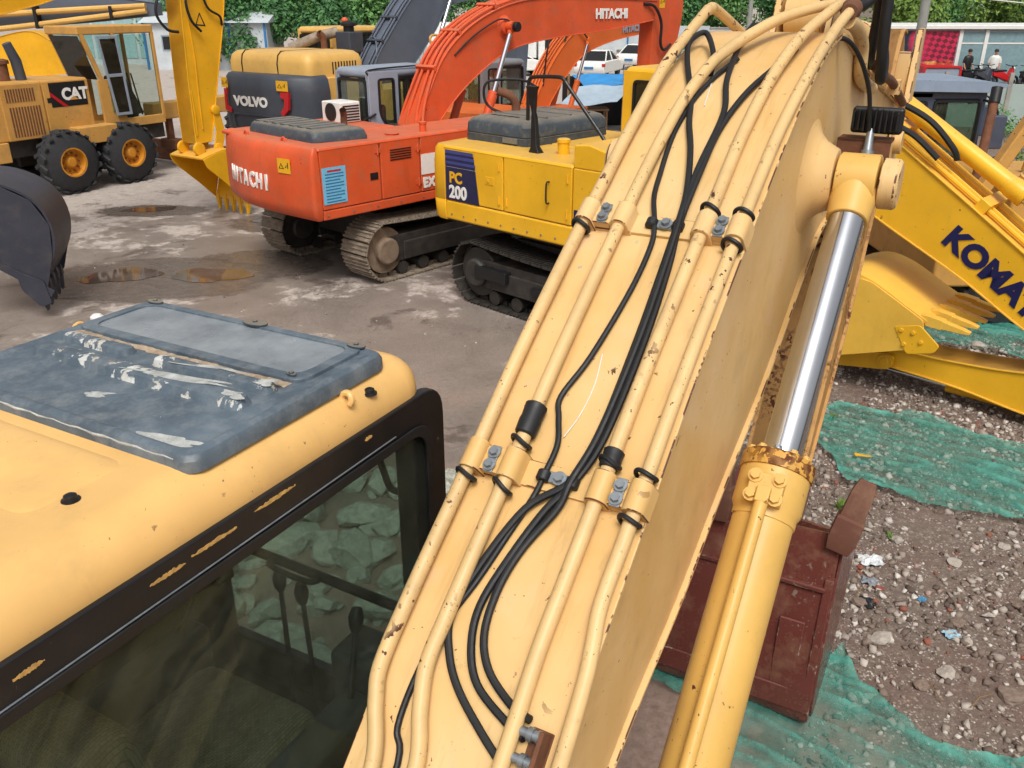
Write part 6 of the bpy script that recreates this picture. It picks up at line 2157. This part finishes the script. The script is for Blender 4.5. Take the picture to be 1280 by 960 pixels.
# ---------------------------------------------------------------- trees
def leaf_mat(name, c1, c2):
    t = NT(name)
    oi = t.n.new('ShaderNodeObjectInfo')
    n = t.noise(.9, 3)
    t.set('Base Color', t.ramp(t.math('ADD', t.math('MULTIPLY', n, .85), t.math('MULTIPLY', oi.outputs['Random'], .15)), [(.3, lin(c1)), (.7, lin(c2))]))
    t.set('Roughness', .55)
    t.set('Specular IOR Level', .35)
    return t.m
LF = [leaf_mat('leaf_mid_green', '#376632', '#6d9a55'), leaf_mat('leaf_dark_green', '#2c5530', '#56854a'), leaf_mat('leaf_yellow_green', '#4a6a26', '#86a04a')]
BK = plain('tree_bark', '#5a4d40', .9, 0, .3, 5, .4)
def tree_proto(seed, h, cr, n, lm, size=.34):
    rnd = random.Random(seed)
    trunk = MB()
    P = [(0, 0, 0)]
    for i in range(1, 6):
        P.append((P[-1][0] + rnd.uniform(-.15, .15), P[-1][1] + rnd.uniform(-.15, .15), h * .62 * i / 5))
    trunk.tube(P, [h * .022 * (1 - .13 * i) for i in range(6)], 10)
    lobes = []
    for k in range(9):
        a = rnd.uniform(0, 6.28)
        z = h * rnd.uniform(.12, .5)
        b = P[min(5, int(z / (h * .62) * 5))]
        r = cr * rnd.uniform(.45, .8)
        e = (b[0] + r * math.cos(a), b[1] + r * math.sin(a), z + h * rnd.uniform(.04, .22))
        mid = ((b[0] + e[0]) / 2, (b[1] + e[1]) / 2, (b[2] + e[2]) / 2 + .1)
        trunk.tube([b, mid, e], [h * .009, h * .006, h * .003], 6)
        lobes.append((Vector(e), cr * rnd.uniform(.32, .55)))
    for k in range(7):
        a = rnd.uniform(0, 6.28)
        r = cr * rnd.uniform(0, .6)
        lobes.append((Vector((r * math.cos(a), r * math.sin(a), h * rnd.uniform(.22, .85))), cr * rnd.uniform(.35, .55)))
    vs, fs = [], []
    for i in range(n):
        c, r = rnd.choice(lobes)
        d = Vector((rnd.gauss(0, 1), rnd.gauss(0, 1), rnd.gauss(0, 1))).normalized()
        p = c + d * r * (rnd.random() ** .35) * Vector((1, 1, .8)).length / 1.62
        nrm = (d + Vector((rnd.uniform(-.8, .8), rnd.uniform(-.8, .8), rnd.uniform(-.2, 1.0)))).normalized()
        u = nrm.orthogonal().normalized()
        u = (Matrix.Rotation(rnd.uniform(0, 6.28), 3, nrm) @ u)
        w = nrm.cross(u)
        s = size * rnd.uniform(.6, 1.25)
        o = len(vs)
        vs += [p - u * s * .5, p + w * s * .26 + nrm * s * .06, p + u * s * .6, p - w * s * .26 + nrm * s * .06]
        fs.append([o, o + 1, o + 2, o + 3])
    me = bpy.data.meshes.new('crown')
    me.from_pydata([tuple(v) for v in vs], [], fs)
    me.materials.append(lm)
    t = trunk.build('trunk', BK, None)
    c = bpy.data.objects.new('crown', me)
    COL.objects.link(c)
    return t, c
protos = [tree_proto(11, 9, 3.6, 7200, LF[0]), tree_proto(12, 8, 3.2, 7000, LF[1]), tree_proto(13, 8.5, 3.4, 6500, LF[2]), tree_proto(14, 5, 2.6, 6500, LF[1], .3)]
first = [True] * 4
def tree(k, x, y, s, label, group='trees behind the yard', rz=0.0):
    t = thing('leafy_tree', label, 'tree', (x, y), 0, group)
    for o in protos[k]:
        c = o if first[k] else cp(o)
        c.parent = t
    first[k] = False
    t.rotation_euler = (0, 0, rz)
    t.scale = (s, s, s)
    return t
ri = random.Random(21)
ORD = ['leftmost', 'second from the left', 'third from the left', 'fourth from the left', 'fifth from the left', 'sixth from the left', 'seventh from the left', 'rightmost']
def row_of(lst, kind, group):
    lst = sorted(lst, key=lambda q: q[0] / q[1])
    for k, (x, y, p, s) in enumerate(lst):
        o = ORD[k] if k < len(lst) - 1 else ORD[-1]
        tree(p, x, y, s, kind % o, group, ri.uniform(0, 6))
row_of(((-21.5, 62, 0, .85), (-18.0, 58, 3, 1.0), (-15.5, 61, 1, .95), (-11.5, 58, 3, 1.05), (-9.8, 63, 0, .9), (-6.2, 64, 1, .95), (-13.4, 66, 2, 1.0), (-26, 66, 1, .9)), '%s of the dense green trees behind the straw yellow excavator', 'trees behind the straw yellow excavator')
row_of(((-1.5, 74, 0, .8), (3.5, 76, 1, .8), (9, 78, 0, .9), (13.5, 76, 1, .95), (17.5, 78, 0, 1.0), (21.5, 75, 1, .95), (25.5, 73, 0, .9), (15.5, 84, 2, 1.1)), '%s of the dark green trees behind the low white wall', 'trees behind the low white wall')
row_of(((22.5, 55, 2, .8), (26, 58, 0, .75), (29.5, 56, 2, .7), (33, 60, 1, .8), (36.5, 63, 2, .8), (30, 66, 0, .9)), '%s of the loose yellow green street trees behind the shop row', 'street trees behind the shops')
def bush(x, y, r, label, n=500, lm=0, size=.1, h=.8, seed=1):
    rnd = random.Random(seed)
    t = thing('bush', label, 'bush', (x, y), 0)
    st = MB()
    for k in range(7):
        a = rnd.uniform(0, 6.28)
        st.tube([(0, 0, 0), (r * .3 * math.cos(a), r * .3 * math.sin(a), h * .5), (r * .7 * math.cos(a), r * .7 * math.sin(a), h * .85)], [.012, .009, .004], 5)
    st.build('stems', BK, t)
    vs, fs = [], []
    for i in range(n):
        d = Vector((rnd.gauss(0, 1), rnd.gauss(0, 1), abs(rnd.gauss(0, 1)))).normalized()
        p = Vector((d.x * r, d.y * r, d.z * h)) * (rnd.random() ** .4)
        p.z += size * .3
        nrm = (d + Vector((rnd.uniform(-.7, .7), rnd.uniform(-.7, .7), .4))).normalized()
        u = Matrix.Rotation(rnd.uniform(0, 6.28), 3, nrm) @ nrm.orthogonal().normalized()
        w = nrm.cross(u)
        s = size * rnd.uniform(.6, 1.3)
        o = len(vs)
        vs += [p - u * s * .5, p + w * s * .25, p + u * s * .6, p - w * s * .25]
        fs.append([o, o + 1, o + 2, o + 3])
    me = bpy.data.meshes.new('leaves')
    me.from_pydata([tuple(v) for v in vs], [], fs)
    me.materials.append(LF[lm])
    o = bpy.data.objects.new('leaves', me)
    COL.objects.link(o)
    o.parent = t
bush(9.6, 16.4, .75, 'leafy bush seen beside the loader mirror', 700, 2, .13, 1.9, 3)
bush(15.4, 28.4, .8, 'low bush at the foot of the pale panel fence', 600, 0, .13, .9, 4)
bush(17.2, 27.6, .7, 'low bush near the right end of the pale panel fence', 500, 0, .13, .7, 5)

# ---------------------------------------------------------------- rubble, litter and green netting on the right
def rock_mesh(name, seed, mat, n=1, rough=.25, flat=.6):
    bm = bmesh.new()
    bmesh.ops.create_icosphere(bm, subdivisions=n, radius=1)
    rnd = random.Random(seed)
    off = Vector((rnd.uniform(0, 99), rnd.uniform(0, 99), rnd.uniform(0, 99)))
    pl = [(Vector((rnd.gauss(0, 1), rnd.gauss(0, 1), rnd.gauss(0, 1))).normalized(), rnd.uniform(.45, .8)) for _ in range(7)]
    for v in bm.verts:
        v.co *= 1 + rough * noise.noise(v.co * 1.3 + off) * 1.6
        for nn, d in pl:
            e = v.co.dot(nn) - d
            if e > 0:
                v.co -= nn * e
        v.co.z *= flat
    me = bpy.data.meshes.new(name)
    bm.to_mesh(me)
    bm.free()
    me.materials.append(mat)
    return me
M['stone'] = plain('pale_rubble_stone', '#a39a90', .9, 0, .25, 3, .3)
M['stone2'] = plain('brown_rubble_stone', '#7d6c60', .9, 0, .3, 3, .3)
M['brick'] = plain('broken_red_brick', '#8a4f3d', .9, 0, .25, 4, .3)
M['rock'] = plain('broken_limestone', '#a8a89c', .9, 0, .45, 5, .6)
STN = [rock_mesh('rubble_stone', k, M['stone'] if k % 3 else M['stone2'], 2, .3, .55) for k in range(9)]
def place(name, me, loc, s, rot, label, cat, group=None):
    o = bpy.data.objects.new(name, me)
    COL.objects.link(o)
    o.location = loc
    o.rotation_euler = rot
    o.scale = s
    return tag(o, label, cat, group)
# gravel: far too many small stones to count
def gravel(n, area, smin, smax, seed, keep, tint):
    rng = np.random.default_rng(seed)
    base = np.array([[-1, -1, -.6], [1, -1, -.6], [1, 1, -.6], [-1, 1, -.6], [-.8, -.7, .6], [.7, -.8, .55], [.8, .7, .6], [-.7, .8, .5]]) * .6
    F = np.array([[0, 3, 2, 1], [4, 5, 6, 7], [0, 1, 5, 4], [1, 2, 6, 5], [2, 3, 7, 6], [3, 0, 4, 7]])
    xs = rng.uniform(area[0], area[1], n)
    ys = rng.uniform(area[2], area[3], n)
    k = np.array([keep(a, b) for a, b in zip(xs, ys)])
    xs, ys = xs[k], ys[k]
    n = len(xs)
    s = smin + (smax - smin) * rng.random(n) ** 3
    V = base[None] + rng.normal(0, .17, (n, 8, 3))
    V *= rng.uniform(.6, 1.3, (n, 1, 3)) * s[:, None, None]
    a = rng.uniform(0, 6.28, n)
    t = rng.uniform(-.6, .6, n)
    c, sn = np.cos(a), np.sin(a)
    y2 = V[:, :, 1] * np.cos(t)[:, None] - V[:, :, 2] * np.sin(t)[:, None]
    z2 = V[:, :, 1] * np.sin(t)[:, None] + V[:, :, 2] * np.cos(t)[:, None]
    X = V[:, :, 0] * c[:, None] - y2 * sn[:, None] + xs[:, None]
    Y = V[:, :, 0] * sn[:, None] + y2 * c[:, None] + ys[:, None]
    Z = z2 + s[:, None] * .25
    verts = np.stack([X, Y, Z], -1).reshape(-1, 3)
    faces = (F[None] + (np.arange(n) * 8)[:, None, None]).reshape(-1, 4)
    me = bpy.data.meshes.new('gravel')
    me.vertices.add(len(verts))
    me.vertices.foreach_set('co', verts.astype(np.float32).ravel())
    me.loops.add(faces.size)
    me.loops.foreach_set('vertex_index', faces.astype(np.int32).ravel())
    me.polygons.add(len(faces))
    me.polygons.foreach_set('loop_start', (np.arange(len(faces)) * 4).astype(np.int32))
    me.update(calc_edges=True)
    me.validate()
    me.materials.append(tint)
    o = bpy.data.objects.new('gravel', me)
    COL.objects.link(o)
    return o
gm = NT('mixed_gravel')
gi = gm.n.new('ShaderNodeNewGeometry')
gm.set('Base Color', gm.ramp(gi.outputs['Random Per Island'], [(0.0, lin('#55463e')), (.3, lin('#78685d')), (.55, lin('#968a80')), (.8, lin('#b5aba1')), (.95, lin('#cbc5bd')), (.978, lin('#8a5240'))]))
gm.set('Roughness', .9)
def keep_r(x, y):
    d = x - 1.55 - max(0, y - 11) * .35 + .9 * noise.noise(Vector((x * .9, y * .9, 3)))
    dens = .75 + 1.0 * noise.noise(Vector((x * 1.1, y * 1.1, 9))) + .5 * noise.noise(Vector((x * 3.1, y * 3.1, 19)))
    return d > .2 and random.random() < dens
gr = gravel(90000, (1.0, 9.0, 2.6, 13.0), .005, .042, 5, keep_r, gm.m)
tag(gr, 'mixed gravel and crushed rubble covering the earth on the right', 'gravel', kind='stuff')
def keep_c(x, y):
    return random.random() < .5 and not (x > 1.5 and y < 11)
gr2 = gravel(1500, (-8, 3, 5, 18), .006, .022, 6, keep_c, gm.m)
tag(gr2, 'scattered grit lying on the damp concrete yard', 'gravel', kind='stuff')
rs = random.Random(31)
special = [((3.05, 4.05), (.115, .075, .05), 'flat pale slab of broken stone nearest the bottom right corner'), ((3.75, 5.05), (.13, .09, .05), 'large pale stone at the right edge above the bare earth patch'), ((3.95, 4.75), (.08, .06, .05), 'pale stone just below the large stone at the right edge'), ((3.05, 4.75), (.07, .05, .04), 'grey stone in the middle of the bare earth patch'), ((2.75, 4.25), (.085, .06, .035), 'flat pale stone left of the bottom right slab'), ((5.75, 9.9), (.13, .1, .09), 'rounded brown stone lying on the far green net'), ((4.30, 6.25), (.07, .06, .05), 'brown stone on the hem of the green net at the right edge')]
for k, ((x, y), s, lb) in enumerate(special):
    place('rubble_stone', STN[k], (x, y, s[2] * .4), s, (0, 0, rs.uniform(0, 6)), lb, 'stone', 'large loose stones on the rubble')
cnt = 0
while cnt < 85:
    x, y = rs.uniform(1.7, 7.5), rs.uniform(3.0, 11.0)
    if x < 1.9 or (abs(x - 1.4) < .9 and y < 5.2) or x > .62 * (y * .95 + 1.6) + .2:
        continue
    s = rs.uniform(.022, .06) * (1.3 if rs.random() < .15 else 1)
    place('rubble_stone', rs.choice(STN), (x, y, s * .3), (s * rs.uniform(.8, 1.4), s * rs.uniform(.7, 1.1), s * rs.uniform(.6, 1)), (rs.uniform(-.3, .3), rs.uniform(-.3, .3), rs.uniform(0, 6)), 'fist-sized loose stone among the rubble on the right', 'stone', 'fist-sized stones scattered over the rubble')
    cnt += 1
BRK = [rock_mesh('brick_fragment', 50 + k, M['brick'], 1, .2, .6) for k in range(3)]
for k in range(14):
    x, y = rs.choice(((2.9, 5.6), (3.2, 7.6), (2.6, 5.2), (3.4, 8.3), (3.9, 5.4)))
    x += rs.gauss(0, .25)
    y += rs.gauss(0, .25)
    s = rs.uniform(.015, .035)
    place('brick_fragment', rs.choice(BRK), (x, y, s * .4), (s * 1.3, s, s * .8), (0, 0, rs.uniform(0, 6)), 'small red brick fragment among the rubble on the right', 'brick', 'red brick fragments in the rubble')
def crumple(seed, mat, r=.06):
    bm = bmesh.new()
    bmesh.ops.create_grid(bm, x_segments=9, y_segments=9, size=1)
    for v in bm.verts:
        p = v.co.copy()
        v.co.z = .35 * noise.noise(p * 2.2 + Vector((seed, seed * 2, 0))) + .2 * noise.noise(p * 5 + Vector((seed, 0, 3)))
        v.co.x += .3 * noise.noise(p * 2 + Vector((0, seed, 1)))
        v.co.y += .3 * noise.noise(p * 2 + Vector((4, seed, 1)))
    bmesh.ops.solidify(bm, geom=bm.faces[:], thickness=.02)
    me = bpy.data.meshes.new('litter')
    bm.to_mesh(me)
    bm.free()
    me.materials.append(mat)
    return me
for k, (x, y, s, mname, colr, lb) in enumerate(((2.72, 5.45, .085, 'white_film', '#c9cdd0', 'crumpled white plastic film beside the bucket tooth'), (2.50, 4.95, .06, 'black_film', '#26282c', 'black plastic scrap right of the brown bucket'), (2.62, 5.2, .055, 'grey_film', '#7a7f86', 'grey plastic scrap right of the brown bucket'), (2.92, 5.0, .03, 'blue_scrap', '#3f7fa6', 'small blue plastic scrap on the rubble'), (2.66, 5.12, .03, 'red_scrap', '#a8352f', 'small red plastic scrap beside the brown bucket'), (2.95, 4.62, .05, 'pale_blue_film', '#8fb0c0', 'pale blue plastic film in front of the pale stones'), (3.5, 4.55, .055, 'white_film2', '#d2d0c8', 'white paper scrap on the bare earth patch'), (3.9, 4.9, .05, 'clear_film', '#aab4ba', 'clear plastic scrap under the large stone at the right'))):
    place('litter', crumple(k * 3.1 + 1, plain(mname, colr, .4)), (x, y, s * .35), (s, s * .8, s), (0, 0, k * 1.3), lb, 'litter')
m = MB()
m.box(-.075, .075, -.022, .022, 0, .006)
o = tag(m.build('yellow_strip', M['sticker'], None), 'flat yellow plastic strip lying on the green net', 'plastic strip')
o.location = (3.25, 7.05, .052)
o.rotation_euler = (0, .04, R(-8))
for (x, y, a, L, lb) in ((2.42, 4.95, .9, .22, 'dry pale twig beside the brown bucket'), (2.75, 3.95, .5, .2, 'dry forked twig on the bare earth'), (2.6, 4.0, 1.6, .16, 'short dry twig near the lower green net')):
    m = MB()
    m.tube([(0, 0, .01), (L * .5, .015, .03), (L, 0, .02)], [.004, .003, .002], 6)
    m.tube([(L * .5, .015, .03), (L * .8, .06, .03)], [.0025, .0015], 5)
    o = tag(m.build('twig', M['wood'], None), lb, 'twig')
    o.location = (x, y, .02)
    o.rotation_euler = (0, 0, a)
def weed(x, y, s, label, seed):
    rnd = random.Random(seed)
    m = MB()
    for k in range(26):
        a = rnd.uniform(0, 6.28)
        L = s * rnd.uniform(.5, 1.1)
        tl = rnd.uniform(.3, 1.1)
        d = Vector((math.cos(a) * math.sin(tl), math.sin(a) * math.sin(tl), math.cos(tl)))
        w = Vector((-math.sin(a), math.cos(a), 0)) * s * .08
        b = Vector((rnd.uniform(-.2, .2) * s, rnd.uniform(-.2, .2) * s, 0))
        m.add([b - w * .4, b + w * .4, b + d * L * .55 + w, b + d * L + Vector((0, 0, -.15 * L)), b + d * L * .55 - w], [[0, 1, 2, 3, 4]])
    o = tag(m.build('weed', LF[2], None, smooth=False, fix=False), label, 'weed')
    o.location = (x, y, 0)
for k, (x, y, s, lb) in enumerate(((2.35, 8.75, .16, 'green weed tuft beside the boom lower edge'), (2.2, 8.1, .12, 'small weed below the larger tuft beside the boom'), (2.75, 6.2, .12, 'weed growing between the bucket teeth and the upper net'), (3.25, 7.9, .1, 'weed poking through the upper green net'), (3.0, 5.75, .09, 'weed beside the white plastic film'), (4.4, 6.0, .12, 'weed on the rubble at the right edge'), (5.2, 10.2, .14, 'weed on the far green net by the yellow bucket'))):
    weed(x, y, s, lb, k)
# broken rock heap ahead of the cab, seen through its glass
RK = [rock_mesh('broken_rock', 70 + k, M['rock'], 2, .3, .7) for k in range(7)]
for k in range(190):
    x, y = rs.uniform(-2.7, -.25), rs.uniform(3.9, 6.7)
    u = (x + .117) * .48 + (y - 1.56) * .877
    if u < 1.5:
        continue
    s = rs.choice((.05, .07, .09, .12, .16, .2)) * rs.uniform(.8, 1.2)
    place('broken_rock', rs.choice(RK), (x, y, s * .3), (s * rs.uniform(.8, 1.4), s * rs.uniform(.8, 1.2), s), (rs.uniform(-.4, .4), rs.uniform(-.4, .4), rs.uniform(0, 6)), 'pale broken rock in the heap seen through the cab window', 'rock', 'broken rocks heaped in front of the cab')
# netting
nm = NT('green_debris_net')
nv = nm.noise(5, 4)
col_ = nm.ramp(nm.noise(9, 4), [(.3, lin('#2f8074')), (.7, lin('#57a897'))])
nm.set('Base Color', col_)
nm.set('Roughness', .6)
wv = nm.n.new('ShaderNodeTexWave')
wv.inputs['Scale'].default_value = 38
wv.inputs['Distortion'].default_value = 4
wv.inputs['Detail'].default_value = 2
nm.l.new(nm.tc.outputs['Object'], wv.inputs['Vector'])
att = nm.n.new('ShaderNodeAttribute')
att.attribute_name = 'gather'
al_ = nm.math('ADD', nm.math('MULTIPLY', wv.outputs['Fac'], .16), nm.ramp(nv, [(.3, .02), (.7, .30)]))
al_ = nm.math('MINIMUM', nm.math('ADD', al_, att.outputs['Fac']), .97)
nm.set('Alpha', al_)
def inside(p, poly):
    x, y = p
    c = False
    for i in range(len(poly)):
        (a, b), (d, e) = poly[i - 1], poly[i]
        if (b > y) != (e > y) and x < (d - a) * (y - b) / (e - b) + a:
            c = not c
    return c
def edge_dist(p, poly):
    best = 9
    P = Vector(p)
    for i in range(len(poly)):
        a, b = Vector(poly[i - 1]), Vector(poly[i])
        t = max(0, min(1, (P - a).dot(b - a) / max(1e-9, (b - a).length_squared)))
        best = min(best, (a + (b - a) * t - P).length)
    return best
def nearest(p, poly):
    best = (9, None)
    P = Vector(p)
    for i in range(len(poly)):
        a, b = Vector(poly[i - 1]), Vector(poly[i])
        t = max(0, min(1, (P - a).dot(b - a) / max(1e-9, (b - a).length_squared)))
        q = a + (b - a) * t
        if (q - P).length < best[0]:
            best = ((q - P).length, q)
    return best
def net(label, poly, ang, res=.03, h=.05, fold=7.0, seed=0, base=.02):
    xs, ys = [p[0] for p in poly], [p[1] for p in poly]
    nx, ny = int((max(xs) - min(xs)) / res) + 1, int((max(ys) - min(ys)) / res) + 1
    vs, ga, idx = [], [], {}
    fs = []
    ca, sa = math.cos(ang), math.sin(ang)
    for j in range(ny + 1):
        for i in range(nx + 1):
            x, y = min(xs) + i * res, min(ys) + j * res
            wob = .06 * noise.noise(Vector((x * 2.2, y * 2.2, seed)))
            if not inside((x + wob, y + wob), poly):
                dd, q = nearest((x + wob, y + wob), poly)
                if dd > res * 1.5:
                    continue
                x, y = q[0] - wob, q[1] - wob
            d = edge_dist((x + wob, y + wob), poly)
            s, t = x * ca + y * sa, -x * sa + y * ca
            f = noise.noise(Vector((s * .8, t * fold, seed + 5)))
            rg = (1 - min(1, abs(noise.noise(Vector((s * .55 + .3 * noise.noise(Vector((x, y, 4))), t * fold * .8, seed + 15)))) * 2.2)) ** 3
            rg2 = (1 - min(1, abs(noise.noise(Vector((s * 1.2, t * fold * 2.2, seed + 25)))) * 2.5)) ** 4
            hem = max(0, 1 - d / .10)
            z = base + h * (.3 + .3 * f + .45 * rg + .12 * rg2) * (.4 + .6 * min(1, d / .25)) + .03 * hem * (1 + noise.noise(Vector((x * 9, y * 9, 2)))) + .03 * noise.noise(Vector((x * 3, y * 3, seed)))
            idx[(i, j)] = len(vs)
            vs.append((x, y, max(.012, z)))
            ga.append(min(.9, .02 + .28 * hem + .45 * rg ** 1.5 + .16 * rg2 + .25 * max(0, noise.noise(Vector((x * 1.3, y * 1.3, seed + 40))))))
    for (i, j), k in idx.items():
        if (i + 1, j) in idx and (i, j + 1) in idx and (i + 1, j + 1) in idx:
            fs.append([k, idx[(i + 1, j)], idx[(i + 1, j + 1)], idx[(i, j + 1)]])
    me = bpy.data.meshes.new('debris_net')
    me.from_pydata(vs, [], fs)
    a = me.attributes.new('gather', 'FLOAT', 'POINT')
    a.data.foreach_set('value', ga)
    me.polygons.foreach_set('use_smooth', [True] * len(fs))
    me.materials.append(nm.m)
    o = bpy.data.objects.new('debris_net', me)
    COL.objects.link(o)
    return tag(o, label, 'netting', 'green debris nets on the rubble')
net('green net with a yellow strip on it, spread over the rubble', [(3.17, 8.08), (2.9, 7.48), (2.96, 6.93), (2.95, 6.57), (3.3, 6.39), (3.71, 6.12), (4.27, 5.94), (5.15, 7.24), (4.88, 7.3), (4.5, 7.6), (4.16, 7.93), (3.73, 8.08), (3.45, 8.21)], R(-35), .03, .06, 6, 1)
net('green net beyond the yellow stick beneath the yellow bucket', [(4.45, 10.09), (5.04, 9.95), (5.69, 9.69), (6.25, 9.31), (7.61, 11.32), (6.74, 11.56), (5.88, 11.15), (5.1, 10.83)], R(-30), .045, .10, 4, 2)
net('green net gathered under the brown bucket in the bottom right', [(0.71, 4.28), (1.02, 4.04), (1.22, 3.82), (1.03, 3.34), (2.95, 3.34), (3.1, 3.58), (2.66, 3.56), (2.42, 3.67), (2.24, 3.91), (2.17, 4.18), (2.14, 4.45), (1.9, 4.28), (1.6, 4.18), (1.21, 4.25)], R(-38), .022, .09, 9, 3)
